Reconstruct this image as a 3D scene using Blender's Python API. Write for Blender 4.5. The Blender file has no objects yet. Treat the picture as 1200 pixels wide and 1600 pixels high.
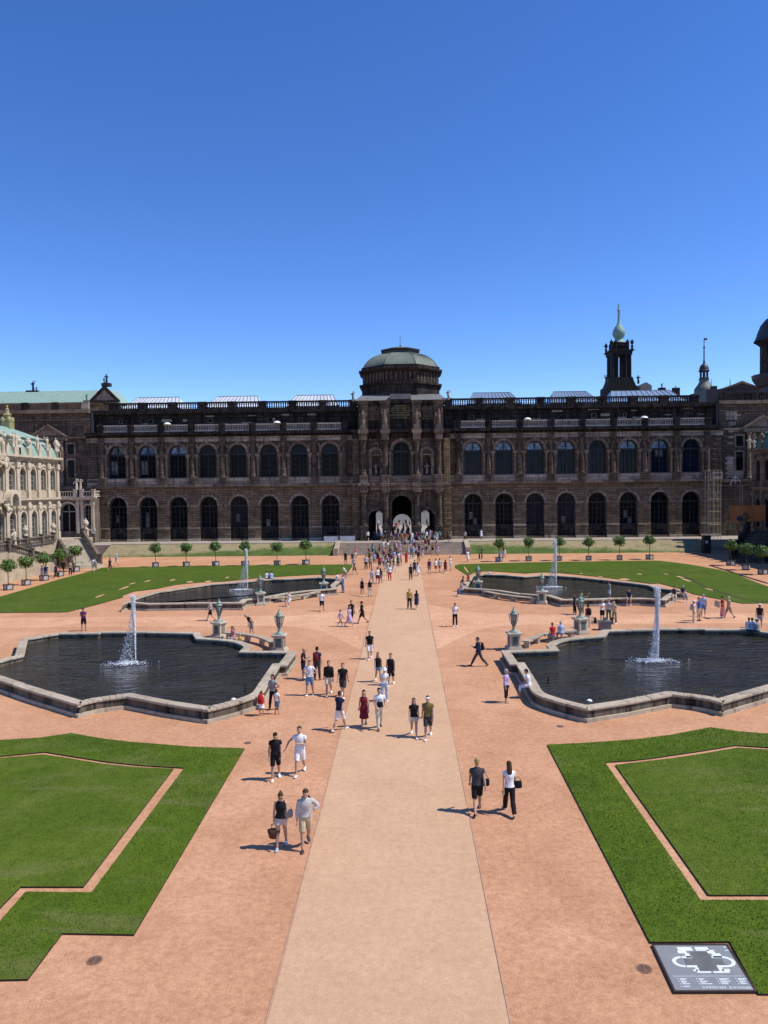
import bpy, bmesh, math, random
import numpy as np
from mathutils import Vector, Matrix
random.seed(7); RNG = np.random.default_rng(11)
PI = math.pi; R_ = math.radians
S = bpy.context.scene; COL = S.collection

# ---------------------------------------------------------------- camera, sky, sun, exposure
CAM_H, CAM_X, FPX = 10.3, 0.45, 1180.0           # eye height, offset from path axis, focal length in photo px (1200 wide)
YAW, PITCH, ROLL = math.atan(32/FPX), -math.atan(38/FPX), -0.011
cam_d = bpy.data.cameras.new('camera'); cam = bpy.data.objects.new('camera', cam_d); COL.objects.link(cam)
cam_d.sensor_fit = 'HORIZONTAL'; cam_d.sensor_width = 36.0; cam_d.lens = 36.0*FPX/1200
cam_d.clip_start = 0.1; cam_d.clip_end = 6000
CROT = Matrix.Rotation(YAW, 3, 'Z') @ Matrix.Rotation(PI/2+PITCH, 3, 'X') @ Matrix.Rotation(ROLL, 3, 'Z')
cam.matrix_world = Matrix.Translation((CAM_X, 0, CAM_H)) @ CROT.to_4x4()
S.camera = cam

SUN_EL, SUN_DIRXY = R_(54.5), Vector((0.993, -0.115)).normalized()      # towards the sun: right, slightly behind the viewer
world = bpy.data.worlds.new('World'); S.world = world; world.use_nodes = True
wn = world.node_tree.nodes; wl = world.node_tree.links; wn.clear()
sky = wn.new('ShaderNodeTexSky'); sky.sky_type = 'NISHITA'; sky.sun_disc = False
sky.sun_elevation = SUN_EL
sky.sun_rotation = math.atan2(SUN_DIRXY.x, SUN_DIRXY.y)
sky.altitude = 2600; sky.air_density = 1.0; sky.dust_density = 0.0; sky.ozone_density = 3.0
hs = wn.new('ShaderNodeHueSaturation'); hs.inputs['Saturation'].default_value = 1.25; hs.inputs['Hue'].default_value = 0.512
bg = wn.new('ShaderNodeBackground'); bg.inputs['Strength'].default_value = 0.15
wo = wn.new('ShaderNodeOutputWorld')
wl.new(sky.outputs[0], hs.inputs['Color']); wl.new(hs.outputs[0], bg.inputs['Color']); wl.new(bg.outputs[0], wo.inputs['Surface'])

sun_d = bpy.data.lights.new('sun', 'SUN'); sun = bpy.data.objects.new('sun', sun_d); COL.objects.link(sun)
sun_d.energy = 3.75; sun_d.angle = R_(0.5); sun_d.color = (1.0, 0.94, 0.85)
sv = Vector((SUN_DIRXY.x*math.cos(SUN_EL), SUN_DIRXY.y*math.cos(SUN_EL), math.sin(SUN_EL)))
sun.rotation_euler = sv.to_track_quat('Z', 'Y').to_euler(); sun.location = (60, -10, 90)
S.view_settings.view_transform = 'Standard'; S.view_settings.look = 'None'
S.view_settings.exposure = 0.47; S.view_settings.gamma = 1.0; S.view_settings.use_curve_mapping = False

# ---------------------------------------------------------------- helpers
def ray(px, py): return CROT @ Vector(((px-600)/FPX, (800-py)/FPX, -1))
def G(px, py, z=0.0):                            # photo pixel -> point on the level z
    d = ray(px, py); t = (z-CAM_H)/d.z; return (CAM_X+t*d.x, t*d.y)
def W(px, py, Y):                                # photo pixel -> (X, Z) on the upright plane at distance Y
    d = ray(px, py); t = Y/d.y; return (CAM_X+t*d.x, CAM_H+t*d.z)
TERR = 1.6
def ground_z(x, y):
    if y > 119.6: return TERR
    if y > 115.0 and abs(x) < 9.75:
        return (int((y-115.0)/(4.6/12))+1)*TERR/12
    return 0.0
def GP(px, py):                                  # pixel -> point on ground, steps or terrace
    d = ray(px, py); t = 5.0
    while t < 260:
        x, y, z = CAM_X+t*d.x, t*d.y, CAM_H+t*d.z
        if z <= ground_z(x, y): return (x, y, ground_z(x, y))
        t += 0.05
    return (x, y, 0)

def tag(o, label=None, cat=None, group=None, kind=None):
    if label: o['label'] = label
    if cat: o['category'] = cat
    if group: o['group'] = group
    if kind: o['kind'] = kind
    return o
def empty(name, loc=(0, 0, 0), rz=0, label=None, cat=None, group=None):
    o = bpy.data.objects.new(name, None); COL.objects.link(o); o.empty_display_size = .3
    o.location = loc; o.rotation_euler = (0, 0, rz)
    return tag(o, label, cat, group)
def copy_tree(o, parent=None):
    c = o.copy(); COL.objects.link(c)
    if parent: c.parent = parent
    for ch in list(o.children): copy_tree(ch, c)
    return c

class MB:                                        # collects shapes; build() links them as ONE mesh object
    def __init__(s, xf=None): s.v = []; s.f = []; s.xf = xf
    def add(s, vs, fs):
        b = len(s.v)
        s.v += [s.xf(p) if s.xf else p for p in vs]; s.f += [[i+b for i in f] for f in fs]; return s
    def box(s, x0, x1, y0, y1, z0, z1):
        return s.add([(x0,y0,z0),(x1,y0,z0),(x1,y1,z0),(x0,y1,z0),(x0,y0,z1),(x1,y0,z1),(x1,y1,z1),(x0,y1,z1)],
                     [(0,3,2,1),(4,5,6,7),(0,1,5,4),(1,2,6,5),(2,3,7,6),(3,0,4,7)])
    def cbox(s, c, sx, sy, sz): return s.box(c[0]-sx/2, c[0]+sx/2, c[1]-sy/2, c[1]+sy/2, c[2], c[2]+sz)
    def quad(s, a, b, c, d): return s.add([a,b,c,d], [(0,1,2,3)])
    def prism(s, poly, z0, z1, bottom=False):    # polygon in xy
        n = len(poly)
        vs = [(p[0],p[1],z0) for p in poly]+[(p[0],p[1],z1) for p in poly]
        fs = [[i,(i+1)%n,n+(i+1)%n,n+i] for i in range(n)]+[[n+i for i in range(n)]]
        if bottom: fs.append([n-1-i for i in range(n)])
        return s.add(vs, fs)
    def xprism(s, prof, x0, x1):                 # profile (y,z) pulled along x, closed
        n = len(prof)
        vs = [(x0,p[0],p[1]) for p in prof]+[(x1,p[0],p[1]) for p in prof]
        return s.add(vs, [[i,(i+1)%n,n+(i+1)%n,n+i] for i in range(n)]+[list(range(n))[::-1], [n+i for i in range(n)]])
    def yprism(s, prof, y0, y1):                 # profile (x,z) pulled along y
        n = len(prof)
        vs = [(p[0],y0,p[1]) for p in prof]+[(p[0],y1,p[1]) for p in prof]
        return s.add(vs, [[i,(i+1)%n,n+(i+1)%n,n+i] for i in range(n)]+[list(range(n)), [n+i for i in range(n)][::-1]])
    def lathe(s, prof, c=(0,0,0), n=12, a0=0.0, arc=2*PI, flat=1.0, cap=True):   # profile (r,z)
        full = abs(arc-2*PI) < 1e-6; m = n if full else n+1
        vs = []; fs = []
        for r, z in prof:
            for k in range(m):
                a = a0+arc*k/n; vs.append((c[0]+r*math.cos(a), c[1]+r*flat*math.sin(a), c[2]+z))
        for i in range(len(prof)-1):
            for k in range(n):
                k2 = (k+1) % m
                fs.append([i*m+k, i*m+k2, (i+1)*m+k2, (i+1)*m+k])
        if cap and full:
            fs.append([(len(prof)-1)*m+k for k in range(m)]); fs.append([m-1-k for k in range(m)])
        return s.add(vs, fs)
    def tube(s, pts, r, n=8):                    # r number or list
        pts = [Vector(p) for p in pts]; N = len(pts)
        rs = r if isinstance(r, (list, tuple)) else [r]*N
        vs = []; fs = []; u = None
        for i, p in enumerate(pts):
            t = (pts[min(i+1,N-1)]-pts[max(i-1,0)]).normalized()
            if u is None:
                u = t.orthogonal().normalized()
            else:
                u = (u-t*u.dot(t)); u = u.normalized() if u.length > 1e-6 else t.orthogonal().normalized()
            w = t.cross(u)
            for k in range(n):
                a = 2*PI*k/n; vs.append(tuple(p+(u*math.cos(a)+w*math.sin(a))*rs[i]))
        for i in range(N-1):
            for k in range(n): fs.append([i*n+k, i*n+(k+1)%n, (i+1)*n+(k+1)%n, (i+1)*n+k])
        fs.append([(N-1)*n+k for k in range(n)]); fs.append([n-1-k for k in range(n)])
        return s.add(vs, fs)
    def ell(s, c, rx, ry, rz, nu=10, nv=7):
        vs = [(c[0],c[1],c[2]-rz)]; fs = []
        for i in range(1, nv):
            t = -PI/2+PI*i/nv
            for k in range(nu):
                a = 2*PI*k/nu; vs.append((c[0]+rx*math.cos(t)*math.cos(a), c[1]+ry*math.cos(t)*math.sin(a), c[2]+rz*math.sin(t)))
        vs.append((c[0],c[1],c[2]+rz)); L = len(vs)-1
        for k in range(nu): fs.append([0, 1+(k+1)%nu, 1+k]); fs.append([L, L-nu+k, L-nu+(k+1)%nu])
        for i in range(nv-2):
            for k in range(nu):
                a = 1+i*nu; fs.append([a+k, a+(k+1)%nu, a+nu+(k+1)%nu, a+nu+k])
        return s.add(vs, fs)
    # ---- wall with arched openings: a = across, b = outwards, z = up; front face on b = b0, reveal depth d
    def arch_wall(s, a0, a1, z0, z1, ops, b0=0.0, d=0.8, n=10):
        ops = sorted(ops); x = a0
        for (c, hw, zb, zs) in ops:              # centre, half width, bottom, springing (semicircle above)
            s.quad((x,b0,z0),(c-hw,b0,z0),(c-hw,b0,z1),(x,b0,z1))
            if zb > z0+1e-4: s.quad((c-hw,b0,z0),(c+hw,b0,z0),(c+hw,b0,zb),(c-hw,b0,zb))
            arc = [(c-hw*math.cos(PI*k/n), zs+hw*math.sin(PI*k/n)) for k in range(n+1)]
            for k in range(n):
                (p,q),(r,t) = arc[k],arc[k+1]
                s.quad((p,b0,q),(r,b0,t),(r,b0,z1),(p,b0,z1))
                s.quad((p,b0,q),(p,b0-d,q),(r,b0-d,t),(r,b0,t))
            for e in (-1, 1): s.quad((c+e*hw,b0,zb),(c+e*hw,b0-d,zb),(c+e*hw,b0-d,zs),(c+e*hw,b0,zs))
            s.quad((c-hw,b0,zb),(c+hw,b0,zb),(c+hw,b0-d,zb),(c-hw,b0-d,zb))
            x = c+hw
        return s.quad((x,b0,z0),(a1,b0,z0),(a1,b0,z1),(x,b0,z1))
    def arch_ring(s, c, r0, r1, zs, b0, b1, zb=None, n=12):      # moulding round an arch, legs down to zb
        pts = [(-math.cos(PI*k/n), math.sin(PI*k/n)) for k in range(n+1)]
        ins = [(c+r0*p, zs+r0*q) for p,q in pts]; out = [(c+r1*p, zs+r1*q) for p,q in pts]
        if zb is not None:
            ins = [(c-r0,zb)]+ins+[(c+r0,zb)]; out = [(c-r1,zb)]+out+[(c+r1,zb)]
        for k in range(len(ins)-1):
            (p,q),(r,t) = ins[k],ins[k+1]; (P,Q),(U,T) = out[k],out[k+1]
            s.add([(p,b0,q),(r,b0,t),(U,b0,T),(P,b0,Q),(p,b1,q),(r,b1,t),(U,b1,T),(P,b1,Q)],
                  [(0,1,5,4),(1,2,6,5),(2,3,7,6),(3,0,4,7),(4,5,6,7)])
        return s
    def arch_panel(s, c, hw, zb, zs, b, n=12):   # flat arched sheet
        pts = [(c-hw,b,zb),(c+hw,b,zb)]+[(c+hw*math.cos(PI*k/n),b,zs+hw*math.sin(PI*k/n)) for k in range(n+1)]
        return s.add(pts, [list(range(len(pts)))])
    def mesh(s, name, smooth=False, recalc=True, angle=None):
        me = bpy.data.meshes.new(name); me.from_pydata([tuple(p) for p in s.v], [], s.f)
        if recalc:
            bm = bmesh.new(); bm.from_mesh(me); bmesh.ops.recalc_face_normals(bm, faces=bm.faces); bm.to_mesh(me); bm.free()
        if smooth:
            me.shade_smooth()
            if angle: 
                try: me.set_sharp_from_angle(angle=R_(angle))
                except Exception: pass
        return me
    def build(s, name, mat, parent=None, smooth=False, angle=40, recalc=True):
        me = s.mesh(name, smooth, recalc, angle); me.materials.append(mat)
        o = bpy.data.objects.new(name, me); COL.objects.link(o)
        if parent: o.parent = parent
        return o
def place(o, loc):                               # shape is in world axes already: move origin to loc
    o.location = loc; o.data.transform(Matrix.Translation(-Vector(loc))); return o

# ---------------------------------------------------------------- materials
def nodes(name):
    m = bpy.data.materials.new(name); m.use_nodes = True; nt = m.node_tree
    b = nt.nodes['Principled BSDF']; return m, nt, b
def N(nt, t, **kw):
    n = nt.nodes.new(t)
    for k, v in kw.items():
        if k in n.inputs.keys(): n.inputs[k].default_value = v
        else: setattr(n, k, v)
    return n
def rgba(c): return (c[0], c[1], c[2], 1.0)
def coords(nt, space):
    if space == 'world': return N(nt, 'ShaderNodeNewGeometry').outputs['Position']
    return N(nt, 'ShaderNodeTexCoord').outputs['Object']
def noise(nt, vec, scale, detail=4.0, rough=.55, dist=0.0, stretch=None):
    if stretch:
        mp = N(nt, 'ShaderNodeMapping'); mp.inputs['Scale'].default_value = stretch; nt.links.new(vec, mp.inputs['Vector']); vec = mp.outputs[0]
    n = N(nt, 'ShaderNodeTexNoise', Scale=scale, Detail=detail, Roughness=rough, Distortion=dist)
    nt.links.new(vec, n.inputs['Vector']); return n.outputs['Fac']
def ramp(nt, fac, stops):
    r = N(nt, 'ShaderNodeValToRGB'); cr = r.color_ramp
    while len(cr.elements) < len(stops): cr.elements.new(.5)
    for e, (p, c) in zip(cr.elements, stops): e.position = p; e.color = rgba(c) if hasattr(c, '__len__') else (c, c, c, 1)
    nt.links.new(fac, r.inputs['Fac']); return r.outputs['Color']
def mix(nt, a, b, fac, mode='MIX'):
    m = N(nt, 'ShaderNodeMix', data_type='RGBA', blend_type=mode, clamp_factor=True)
    ins = [i for i in m.inputs if i.type == 'RGBA']; fi = m.inputs[0]
    for sock, v in ((ins[0], a), (ins[1], b), (fi, fac)):
        if isinstance(v, bpy.types.NodeSocket): nt.links.new(v, sock)
        elif sock is fi: sock.default_value = v
        else: sock.default_value = rgba(v)
    return [o for o in m.outputs if o.type == 'RGBA'][0]
def bump(nt, b, h, strength=.3, dist=.05):
    n = N(nt, 'ShaderNodeBump', Strength=strength, Distance=dist); nt.links.new(h, n.inputs['Height']); nt.links.new(n.outputs[0], b.inputs['Normal'])
def simple(name, c, rough=.7, metal=0.0, var=.18, scale=3.0, space='obj', bmp=0.0, spec=.4, stretch=None):
    m, nt, b = nodes(name); v = coords(nt, space)
    f = noise(nt, v, scale, 5, .6, stretch=stretch)
    lo = tuple(x*(1-var) for x in c); hi = tuple(min(1, x*(1+var)) for x in c)
    nt.links.new(ramp(nt, f, [(.3, lo), (.7, hi)]), b.inputs['Base Color'])
    b.inputs['Roughness'].default_value = rough; b.inputs['Metallic'].default_value = metal; b.inputs['Specular IOR Level'].default_value = spec
    if bmp: bump(nt, b, noise(nt, v, scale*6, 4), bmp, .02)
    return m
M = {}
def ground_mat(name, lo, mid, hi, tracks=True):
    m, nt, b = nodes(name); v = coords(nt, 'world'); k = 1.0 if tracks else .5
    big = noise(nt, v, .16, 5, .62, .6); med = noise(nt, v, 5.0, 9, .82, .2); fine = noise(nt, v, 24, 5, .8); wear = noise(nt, v, .75, 6, .7, .4)
    c = ramp(nt, big, [(.32, lo), (.5, mid), (.68, hi)])
    sh = lambda q: tuple(1+(x-1)*k for x in q)
    c = mix(nt, c, ramp(nt, med, [(.38, sh((.80,.775,.755))), (.5, (1,1,1)), (.62, sh((1.17,1.2,1.22)))]), 1.0, 'MULTIPLY')
    c = mix(nt, c, ramp(nt, wear, [(.34, sh((.90,.885,.87))), (.5, (1,1,1)), (.66, sh((1.07,1.08,1.09)))]), 1.0, 'MULTIPLY')
    c = mix(nt, c, ramp(nt, fine, [(.3, (.62,.6,.58)), (.7, (1.3,1.32,1.34))]), .55*k+.05, 'MULTIPLY')
    vo = N(nt, 'ShaderNodeTexVoronoi', Scale=20.0); nt.links.new(v, vo.inputs['Vector'])
    c = mix(nt, c, tuple(x*.45 for x in lo), ramp(nt, vo.outputs['Distance'], [(.04, .6*k), (.16, 0.0)]))
    vl = N(nt, 'ShaderNodeTexVoronoi', Scale=7.0); nt.links.new(v, vl.inputs['Vector'])
    c = mix(nt, c, tuple(min(1, x*1.35) for x in hi), ramp(nt, vl.outputs['Distance'], [(.05, .7*k), (.12, 0.0)]))
    if tracks:
        sp = noise(nt, v, 1.7, 5, .7, .8, stretch=(.5, 1.5, 1)); c = mix(nt, c, tuple(min(1, x*1.2) for x in hi), ramp(nt, sp, [(.64, 0.0), (.76, .45)]))
    nt.links.new(c, b.inputs['Base Color']); b.inputs['Roughness'].default_value = .95; b.inputs['Specular IOR Level'].default_value = .15
    bump(nt, b, fine, .5, .025); return m
M['gravel'] = ground_mat('pink_gravel', (.450,.230,.122), (.505,.266,.146), (.555,.306,.178))
M['path'] = ground_mat('beige_fine_gravel', (.515,.318,.188), (.535,.335,.20), (.56,.354,.213), False)
M['crosspath'] = ground_mat('pale_pink_gravel', (.53,.285,.16), (.59,.33,.19), (.63,.37,.22))
M['plaza'] = simple('pale_paving', (.13,.12,.105), .9, var=.15, scale=1.5, space='world')
def grass_mat(name, a, b_, c_, dry):
    m, nt, b = nodes(name); v = coords(nt, 'world')
    big = noise(nt, v, .30, 6, .68, .8); fine = noise(nt, v, 11, 6, .8); med = noise(nt, v, 1.9, 6, .72, .4); mow = noise(nt, v, .55, 4, .6, .5, stretch=(.35, 1.4, 1))
    c = ramp(nt, big, [(.3, a), (.5, b_), (.7, c_)])
    c = mix(nt, c, ramp(nt, fine, [(.28, (.5,.55,.42)), (.72, (1.4,1.36,1.3))]), .75, 'MULTIPLY')
    c = mix(nt, c, ramp(nt, med, [(.32, (.72,.78,.7)), (.68, (1.22,1.18,1.25))]), .8, 'MULTIPLY')
    c = mix(nt, c, dry, ramp(nt, mow, [(.54, 0.0), (.74, .5)]))
    bd = noise(nt, v, .24, 5, .65, .6); c = mix(nt, c, dry, ramp(nt, bd, [(.56, 0.0), (.74, .5)]))
    nt.links.new(c, b.inputs['Base Color']); b.inputs['Roughness'].default_value = .9; b.inputs['Specular IOR Level'].default_value = .1
    bump(nt, b, fine, .8, .04); return m
M['grass'] = grass_mat('lawn_grass', (.062,.104,.009), (.080,.13,.011), (.104,.148,.016), (.19,.175,.07))
M['grass_panel'] = grass_mat('lawn_grass_panel', (.066,.106,.010), (.086,.132,.013), (.110,.150,.019), (.20,.18,.075))
M['grass_far'] = grass_mat('lawn_grass_far', (.050,.088,.009), (.066,.108,.011), (.085,.122,.014), (.13,.12,.04))
def bank_mat():
    m, nt, b = nodes('bank_grass'); v = coords(nt, 'world'); f = noise(nt, v, .5, 6, .7, .5); fine = noise(nt, v, 9, 6, .8); sp = N(nt, 'ShaderNodeSeparateXYZ'); nt.links.new(v, sp.inputs[0])
    gr = ramp(nt, noise(nt, v, .8, 5), [(.35, (.045,.085,.010)), (.65, (.085,.125,.018))]); dry = ramp(nt, f, [(.3, (.20,.165,.085)), (.5, (.29,.235,.13)), (.7, (.15,.15,.06))])
    ma = N(nt, 'ShaderNodeMath', operation='MULTIPLY_ADD'); nt.links.new(f, ma.inputs[0]); ma.inputs[1].default_value = 1.6; nt.links.new(sp.outputs[2], ma.inputs[2])
    ab = N(nt, 'ShaderNodeMath', operation='ABSOLUTE'); nt.links.new(sp.outputs[0], ab.inputs[0]); mx = N(nt, 'ShaderNodeMath', operation='MULTIPLY_ADD'); nt.links.new(ab.outputs[0], mx.inputs[0]); mx.inputs[1].default_value = .035; nt.links.new(ma.outputs[0], mx.inputs[2])
    sc = N(nt, 'ShaderNodeMath', operation='MULTIPLY'); nt.links.new(mx.outputs[0], sc.inputs[0]); sc.inputs[1].default_value = .25
    c = mix(nt, gr, dry, ramp(nt, sc.outputs[0], [(.56, 0.0), (.66, 1.0)])); c = mix(nt, c, ramp(nt, fine, [(.28, (.55,.55,.5)), (.72, (1.4,1.4,1.35))]), .8, 'MULTIPLY')
    nt.links.new(c, b.inputs['Base Color']); b.inputs['Roughness'].default_value = .95; bump(nt, b, fine, .8, .05); return m
M['bank'] = bank_mat()
M['soil'] = simple('lawn_edge_soil', (.035,.022,.016), .95, scale=8)
def blade_mat(gain=(1,1,1)):
    m, nt, b = nodes('grass_blades'); v = coords(nt, 'world'); f = noise(nt, v, 1.6, 6, .72, .4); g = noise(nt, v, 40, 2); big = noise(nt, v, .30, 6, .68, .8); mow = noise(nt, v, .55, 4, .6, .5, stretch=(.35, 1.4, 1))
    c = ramp(nt, f, [(.3, (.070,.116,.008)), (.52, (.098,.154,.010)), (.72, (.138,.176,.022))])
    c = mix(nt, c, ramp(nt, big, [(.32, (.78,.85,.7)), (.68, (1.2,1.08,1.3))]), .9, 'MULTIPLY')
    c = mix(nt, c, (.20,.185,.085), ramp(nt, mow, [(.52, 0.0), (.74, .6)]))
    c = mix(nt, c, (.19,.19,.07), ramp(nt, g, [(.55, 0.0), (.75, .45)])); c = mix(nt, c, gain, 1.0, 'MULTIPLY')
    nt.links.new(c, b.inputs['Base Color']); b.inputs['Roughness'].default_value = .8; b.inputs['Specular IOR Level'].default_value = .2; return m
M['blade'] = blade_mat(); M['blade_panel'] = blade_mat((1.12, 1.05, 1.2))
def sand_mat(name, lo, hi, block, soot, blocks=True, space='world', dark_top=None):
    m, nt, b = nodes(name); v = coords(nt, space)
    sp = N(nt, 'ShaderNodeSeparateXYZ'); nt.links.new(v, sp.inputs[0]); ad = N(nt, 'ShaderNodeMath', operation='ADD'); nt.links.new(sp.outputs[0], ad.inputs[0]); nt.links.new(sp.outputs[1], ad.inputs[1])
    mp = N(nt, 'ShaderNodeCombineXYZ'); nt.links.new(ad.outputs[0], mp.inputs[0]); nt.links.new(sp.outputs[2], mp.inputs[1])
    med = noise(nt, v, .55, 6, .68, .4); fine = noise(nt, v, 5, 5, .7); drip = noise(nt, v, 1.0, 5, .7, .2, stretch=(1.6, 1.6, .18))
    c = ramp(nt, med, [(.28, lo), (.72, hi)])
    if blocks:
        br = N(nt, 'ShaderNodeTexBrick'); br.offset = .5
        br.inputs['Color1'].default_value = rgba((.66,.66,.66)); br.inputs['Color2'].default_value = rgba((1.38,1.32,1.25)); br.inputs['Mortar'].default_value = rgba((.26,.25,.24))
        br.inputs['Scale'].default_value = 1.0; br.inputs['Mortar Size'].default_value = .035; br.inputs['Brick Width'].default_value = block[0]; br.inputs['Row Height'].default_value = block[1]; br.inputs['Bias'].default_value = 0.0
        nt.links.new(mp.outputs[0], br.inputs['Vector'])
        c = mix(nt, c, br.outputs['Color'], .85, 'MULTIPLY')
        b2 = N(nt, 'ShaderNodeTexBrick'); b2.offset = .5                      # some newer, paler blocks
        b2.inputs['Color1'].default_value = rgba((0,0,0)); b2.inputs['Color2'].default_value = rgba((1,1,1)); b2.inputs['Mortar'].default_value = rgba((0,0,0))
        b2.inputs['Scale'].default_value = 1.0; b2.inputs['Mortar Size'].default_value = .03; b2.inputs['Brick Width'].default_value = block[0]; b2.inputs['Row Height'].default_value = block[1]; b2.inputs['Bias'].default_value = -.35
        nt.links.new(mp.outputs[0], b2.inputs['Vector'])
        pale = N(nt, 'ShaderNodeMath', operation='MULTIPLY'); nt.links.new(ramp(nt, b2.outputs['Color'], [(.80, 0.0), (.9, 1.0)]), pale.inputs[0]); nt.links.new(ramp(nt, noise(nt, v, .25, 2), [(.5, 0.0), (.62, .7)]), pale.inputs[1])
        c = mix(nt, c, tuple(x*1.9 for x in hi), pale.outputs[0])
    c = mix(nt, c, ramp(nt, fine, [(.25, (.7,.7,.7)), (.75, (1.25,1.25,1.25))]), .6, 'MULTIPLY')
    c = mix(nt, c, tuple(x*.22 for x in lo), ramp(nt, drip, [(.25+.25*soot, .95 if soot > .5 else .75), (.38+.3*soot, 0.0)]))
    nt.links.new(c, b.inputs['Base Color']); b.inputs['Roughness'].default_value = .92; b.inputs['Specular IOR Level'].default_value = .2
    bump(nt, b, fine, .4, .04); return m
M['stone_low'] = sand_mat('sooty_sandstone_courses', (.115,.082,.055), (.225,.162,.108), (1.5,.42), .22)
M['stone_up'] = sand_mat('sooty_sandstone', (.070,.055,.041), (.155,.12,.088), (1.2,.42), .38)
M['stone_trim'] = sand_mat('sandstone_trim', (.14,.108,.08), (.26,.205,.155), (2.6,.9), .3)
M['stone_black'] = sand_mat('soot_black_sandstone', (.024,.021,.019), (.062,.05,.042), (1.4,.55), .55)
M['stone_frieze'] = sand_mat('frieze_sandstone', (.225,.188,.148), (.40,.34,.275), (3.4,.9), .30)
M['stone_arch'] = sand_mat('arch_sandstone', (.19,.155,.12), (.33,.275,.215), (1.0,.5), .3)
M['stone_sunlit'] = sand_mat('painted_sunlit_sandstone', (.16,.115,.06), (.30,.215,.11), (.9,.45), .25)  # sunlight on the portal's right flank put into the stone colour
M['stone_balu'] = sand_mat('pale_baluster_stone', (.26,.235,.20), (.42,.38,.33), (3.0,.9), .2, blocks=False)
M['cream'] = sand_mat('cream_sandstone', (.33,.265,.18), (.52,.435,.31), (1.1,.5), .12, blocks=False)
M['cream_trim'] = sand_mat('pale_carved_sandstone', (.42,.355,.25), (.63,.545,.41), (1.1,.5), .16, blocks=False)
M['cream_dark'] = sand_mat('weathered_sandstone', (.10,.082,.066), (.22,.18,.14), (1.1,.5), .45, blocks=False)
M['coping'] = sand_mat('basin_coping', (.30,.245,.175), (.50,.42,.315), (1.6,.6), .24, blocks=False)
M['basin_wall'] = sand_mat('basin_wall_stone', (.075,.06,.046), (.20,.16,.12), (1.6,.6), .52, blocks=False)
M['pedestal'] = sand_mat('pedestal_stone', (.40,.35,.27), (.56,.50,.40), (1.1,.5), .12, blocks=False)
M['steps'] = sand_mat('step_stone', (.30,.225,.16), (.46,.37,.28), (2.2,.5), .2, blocks=False)
M['stair_pale'] = sand_mat('pale_step_stone', (.36,.30,.22), (.50,.44,.34), (2.2,.5), .2, blocks=False)
M['paving'] = simple('terrace_paving', (.34,.29,.235), .9, var=.2, scale=2, space='world')
def copper(name, a, b_, c_, seams=True, sc=1.6):
    m, nt, b = nodes(name); v = coords(nt, 'obj'); f = noise(nt, v, 1.2, 6, .7, .5, stretch=(1, 1, .35))
    c = ramp(nt, f, [(.3, a), (.5, b_), (.7, c_)])
    nt.links.new(c, b.inputs['Base Color']); b.inputs['Roughness'].default_value = .65; return m
M['copper_green'] = copper('verdigris_copper', (.17,.26,.205), (.235,.34,.27), (.30,.41,.33))
M['copper_dull'] = copper('dull_verdigris', (.10,.125,.10), (.15,.18,.14), (.20,.22,.17))
M['copper_mid'] = copper('aged_copper', (.10,.20,.16), (.17,.30,.24), (.24,.38,.31))
M['copper_mid2'] = copper('grey_green_copper', (.06,.08,.06), (.10,.12,.095), (.15,.16,.13))
M['copper_dark'] = copper('dark_verdigris', (.03,.10,.085), (.06,.17,.135), (.10,.24,.19))
M['bronze'] = copper('bronze_patina', (.035,.05,.042), (.07,.11,.09), (.16,.28,.23))
M['patina'] = copper('green_patina', (.10,.16,.125), (.19,.28,.22), (.33,.42,.35))
def glass_mat(name, c, rough=.06, spec=.5):
    m, nt, b = nodes(name); v = coords(nt, 'world'); f = noise(nt, v, .8, 4)
    nt.links.new(ramp(nt, f, [(.35, tuple(x*.5 for x in c)), (.65, tuple(x*1.5 for x in c))]), b.inputs['Base Color'])
    b.inputs['Roughness'].default_value = rough; b.inputs['Specular IOR Level'].default_value = spec
    g = noise(nt, v, 1.7, 2); bump(nt, b, g, .06, .1); return m
M['glass'] = glass_mat('dark_window_glass', (.006,.007,.009), .06, .05)
M['glass_blue'] = glass_mat('blue_window_glass', (.008,.013,.028), .06, .09)
M['glass_sky_paint'] = glass_mat('painted_sky_reflection_glass', (.12,.20,.34), .06, .4)  # sky reflection painted into the fanlight glass as bright blue
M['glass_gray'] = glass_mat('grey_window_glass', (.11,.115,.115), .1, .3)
M['frame_dark'] = simple('dark_window_frame', (.018,.018,.02), .6)
M['frame_pale'] = simple('pale_window_frame', (.30,.29,.26), .6)
M['painted_reflection'] = simple('pale_painted_reflection', (.22,.23,.25), .8)
M['skylight'] = simple('frosted_skylight_glass', (.62,.66,.70), .25, var=.1, scale=.4, spec=.6)
M['skylight_blue'] = simple('blue_skylight_glass', (.20,.28,.38), .2, var=.1, scale=.4, spec=.6)
M['metal_gray'] = simple('grey_roof_metal', (.16,.16,.155), .55, var=.2, scale=.6)
M['roof_dark'] = simple('dark_roof', (.035,.035,.038), .6)
M['soot'] = simple('soot_black_stone', (.013,.012,.012), .9, var=.4)
M['slate'] = simple('slate_dome', (.03,.03,.036), .55, var=.3)
M['iron'] = simple('dark_iron', (.02,.02,.022), .5, .3)
M['gold'] = simple('gilded_metal', (.55,.40,.10), .4, .6)
M['gold_dull'] = simple('dull_gilding', (.30,.27,.12), .6, .1)
M['steel'] = simple('galvanised_steel', (.34,.34,.33), .45, .4)
M['deck'] = simple('scaffold_planks', (.26,.19,.11), .85)
M['white'] = simple('white_enamel', (.8,.8,.78), .5, var=.04)
M['white_dim'] = simple('pale_sheet', (.5,.5,.5), .6)
M['orange'] = simple('orange_tarpaulin', (.42,.15,.04), .7, var=.2, scale=1)
M['bluecloth'] = simple('blue_print', (.03,.05,.10), .8)
M['bark'] = simple('tree_bark', (.09,.065,.045), .9)
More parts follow.
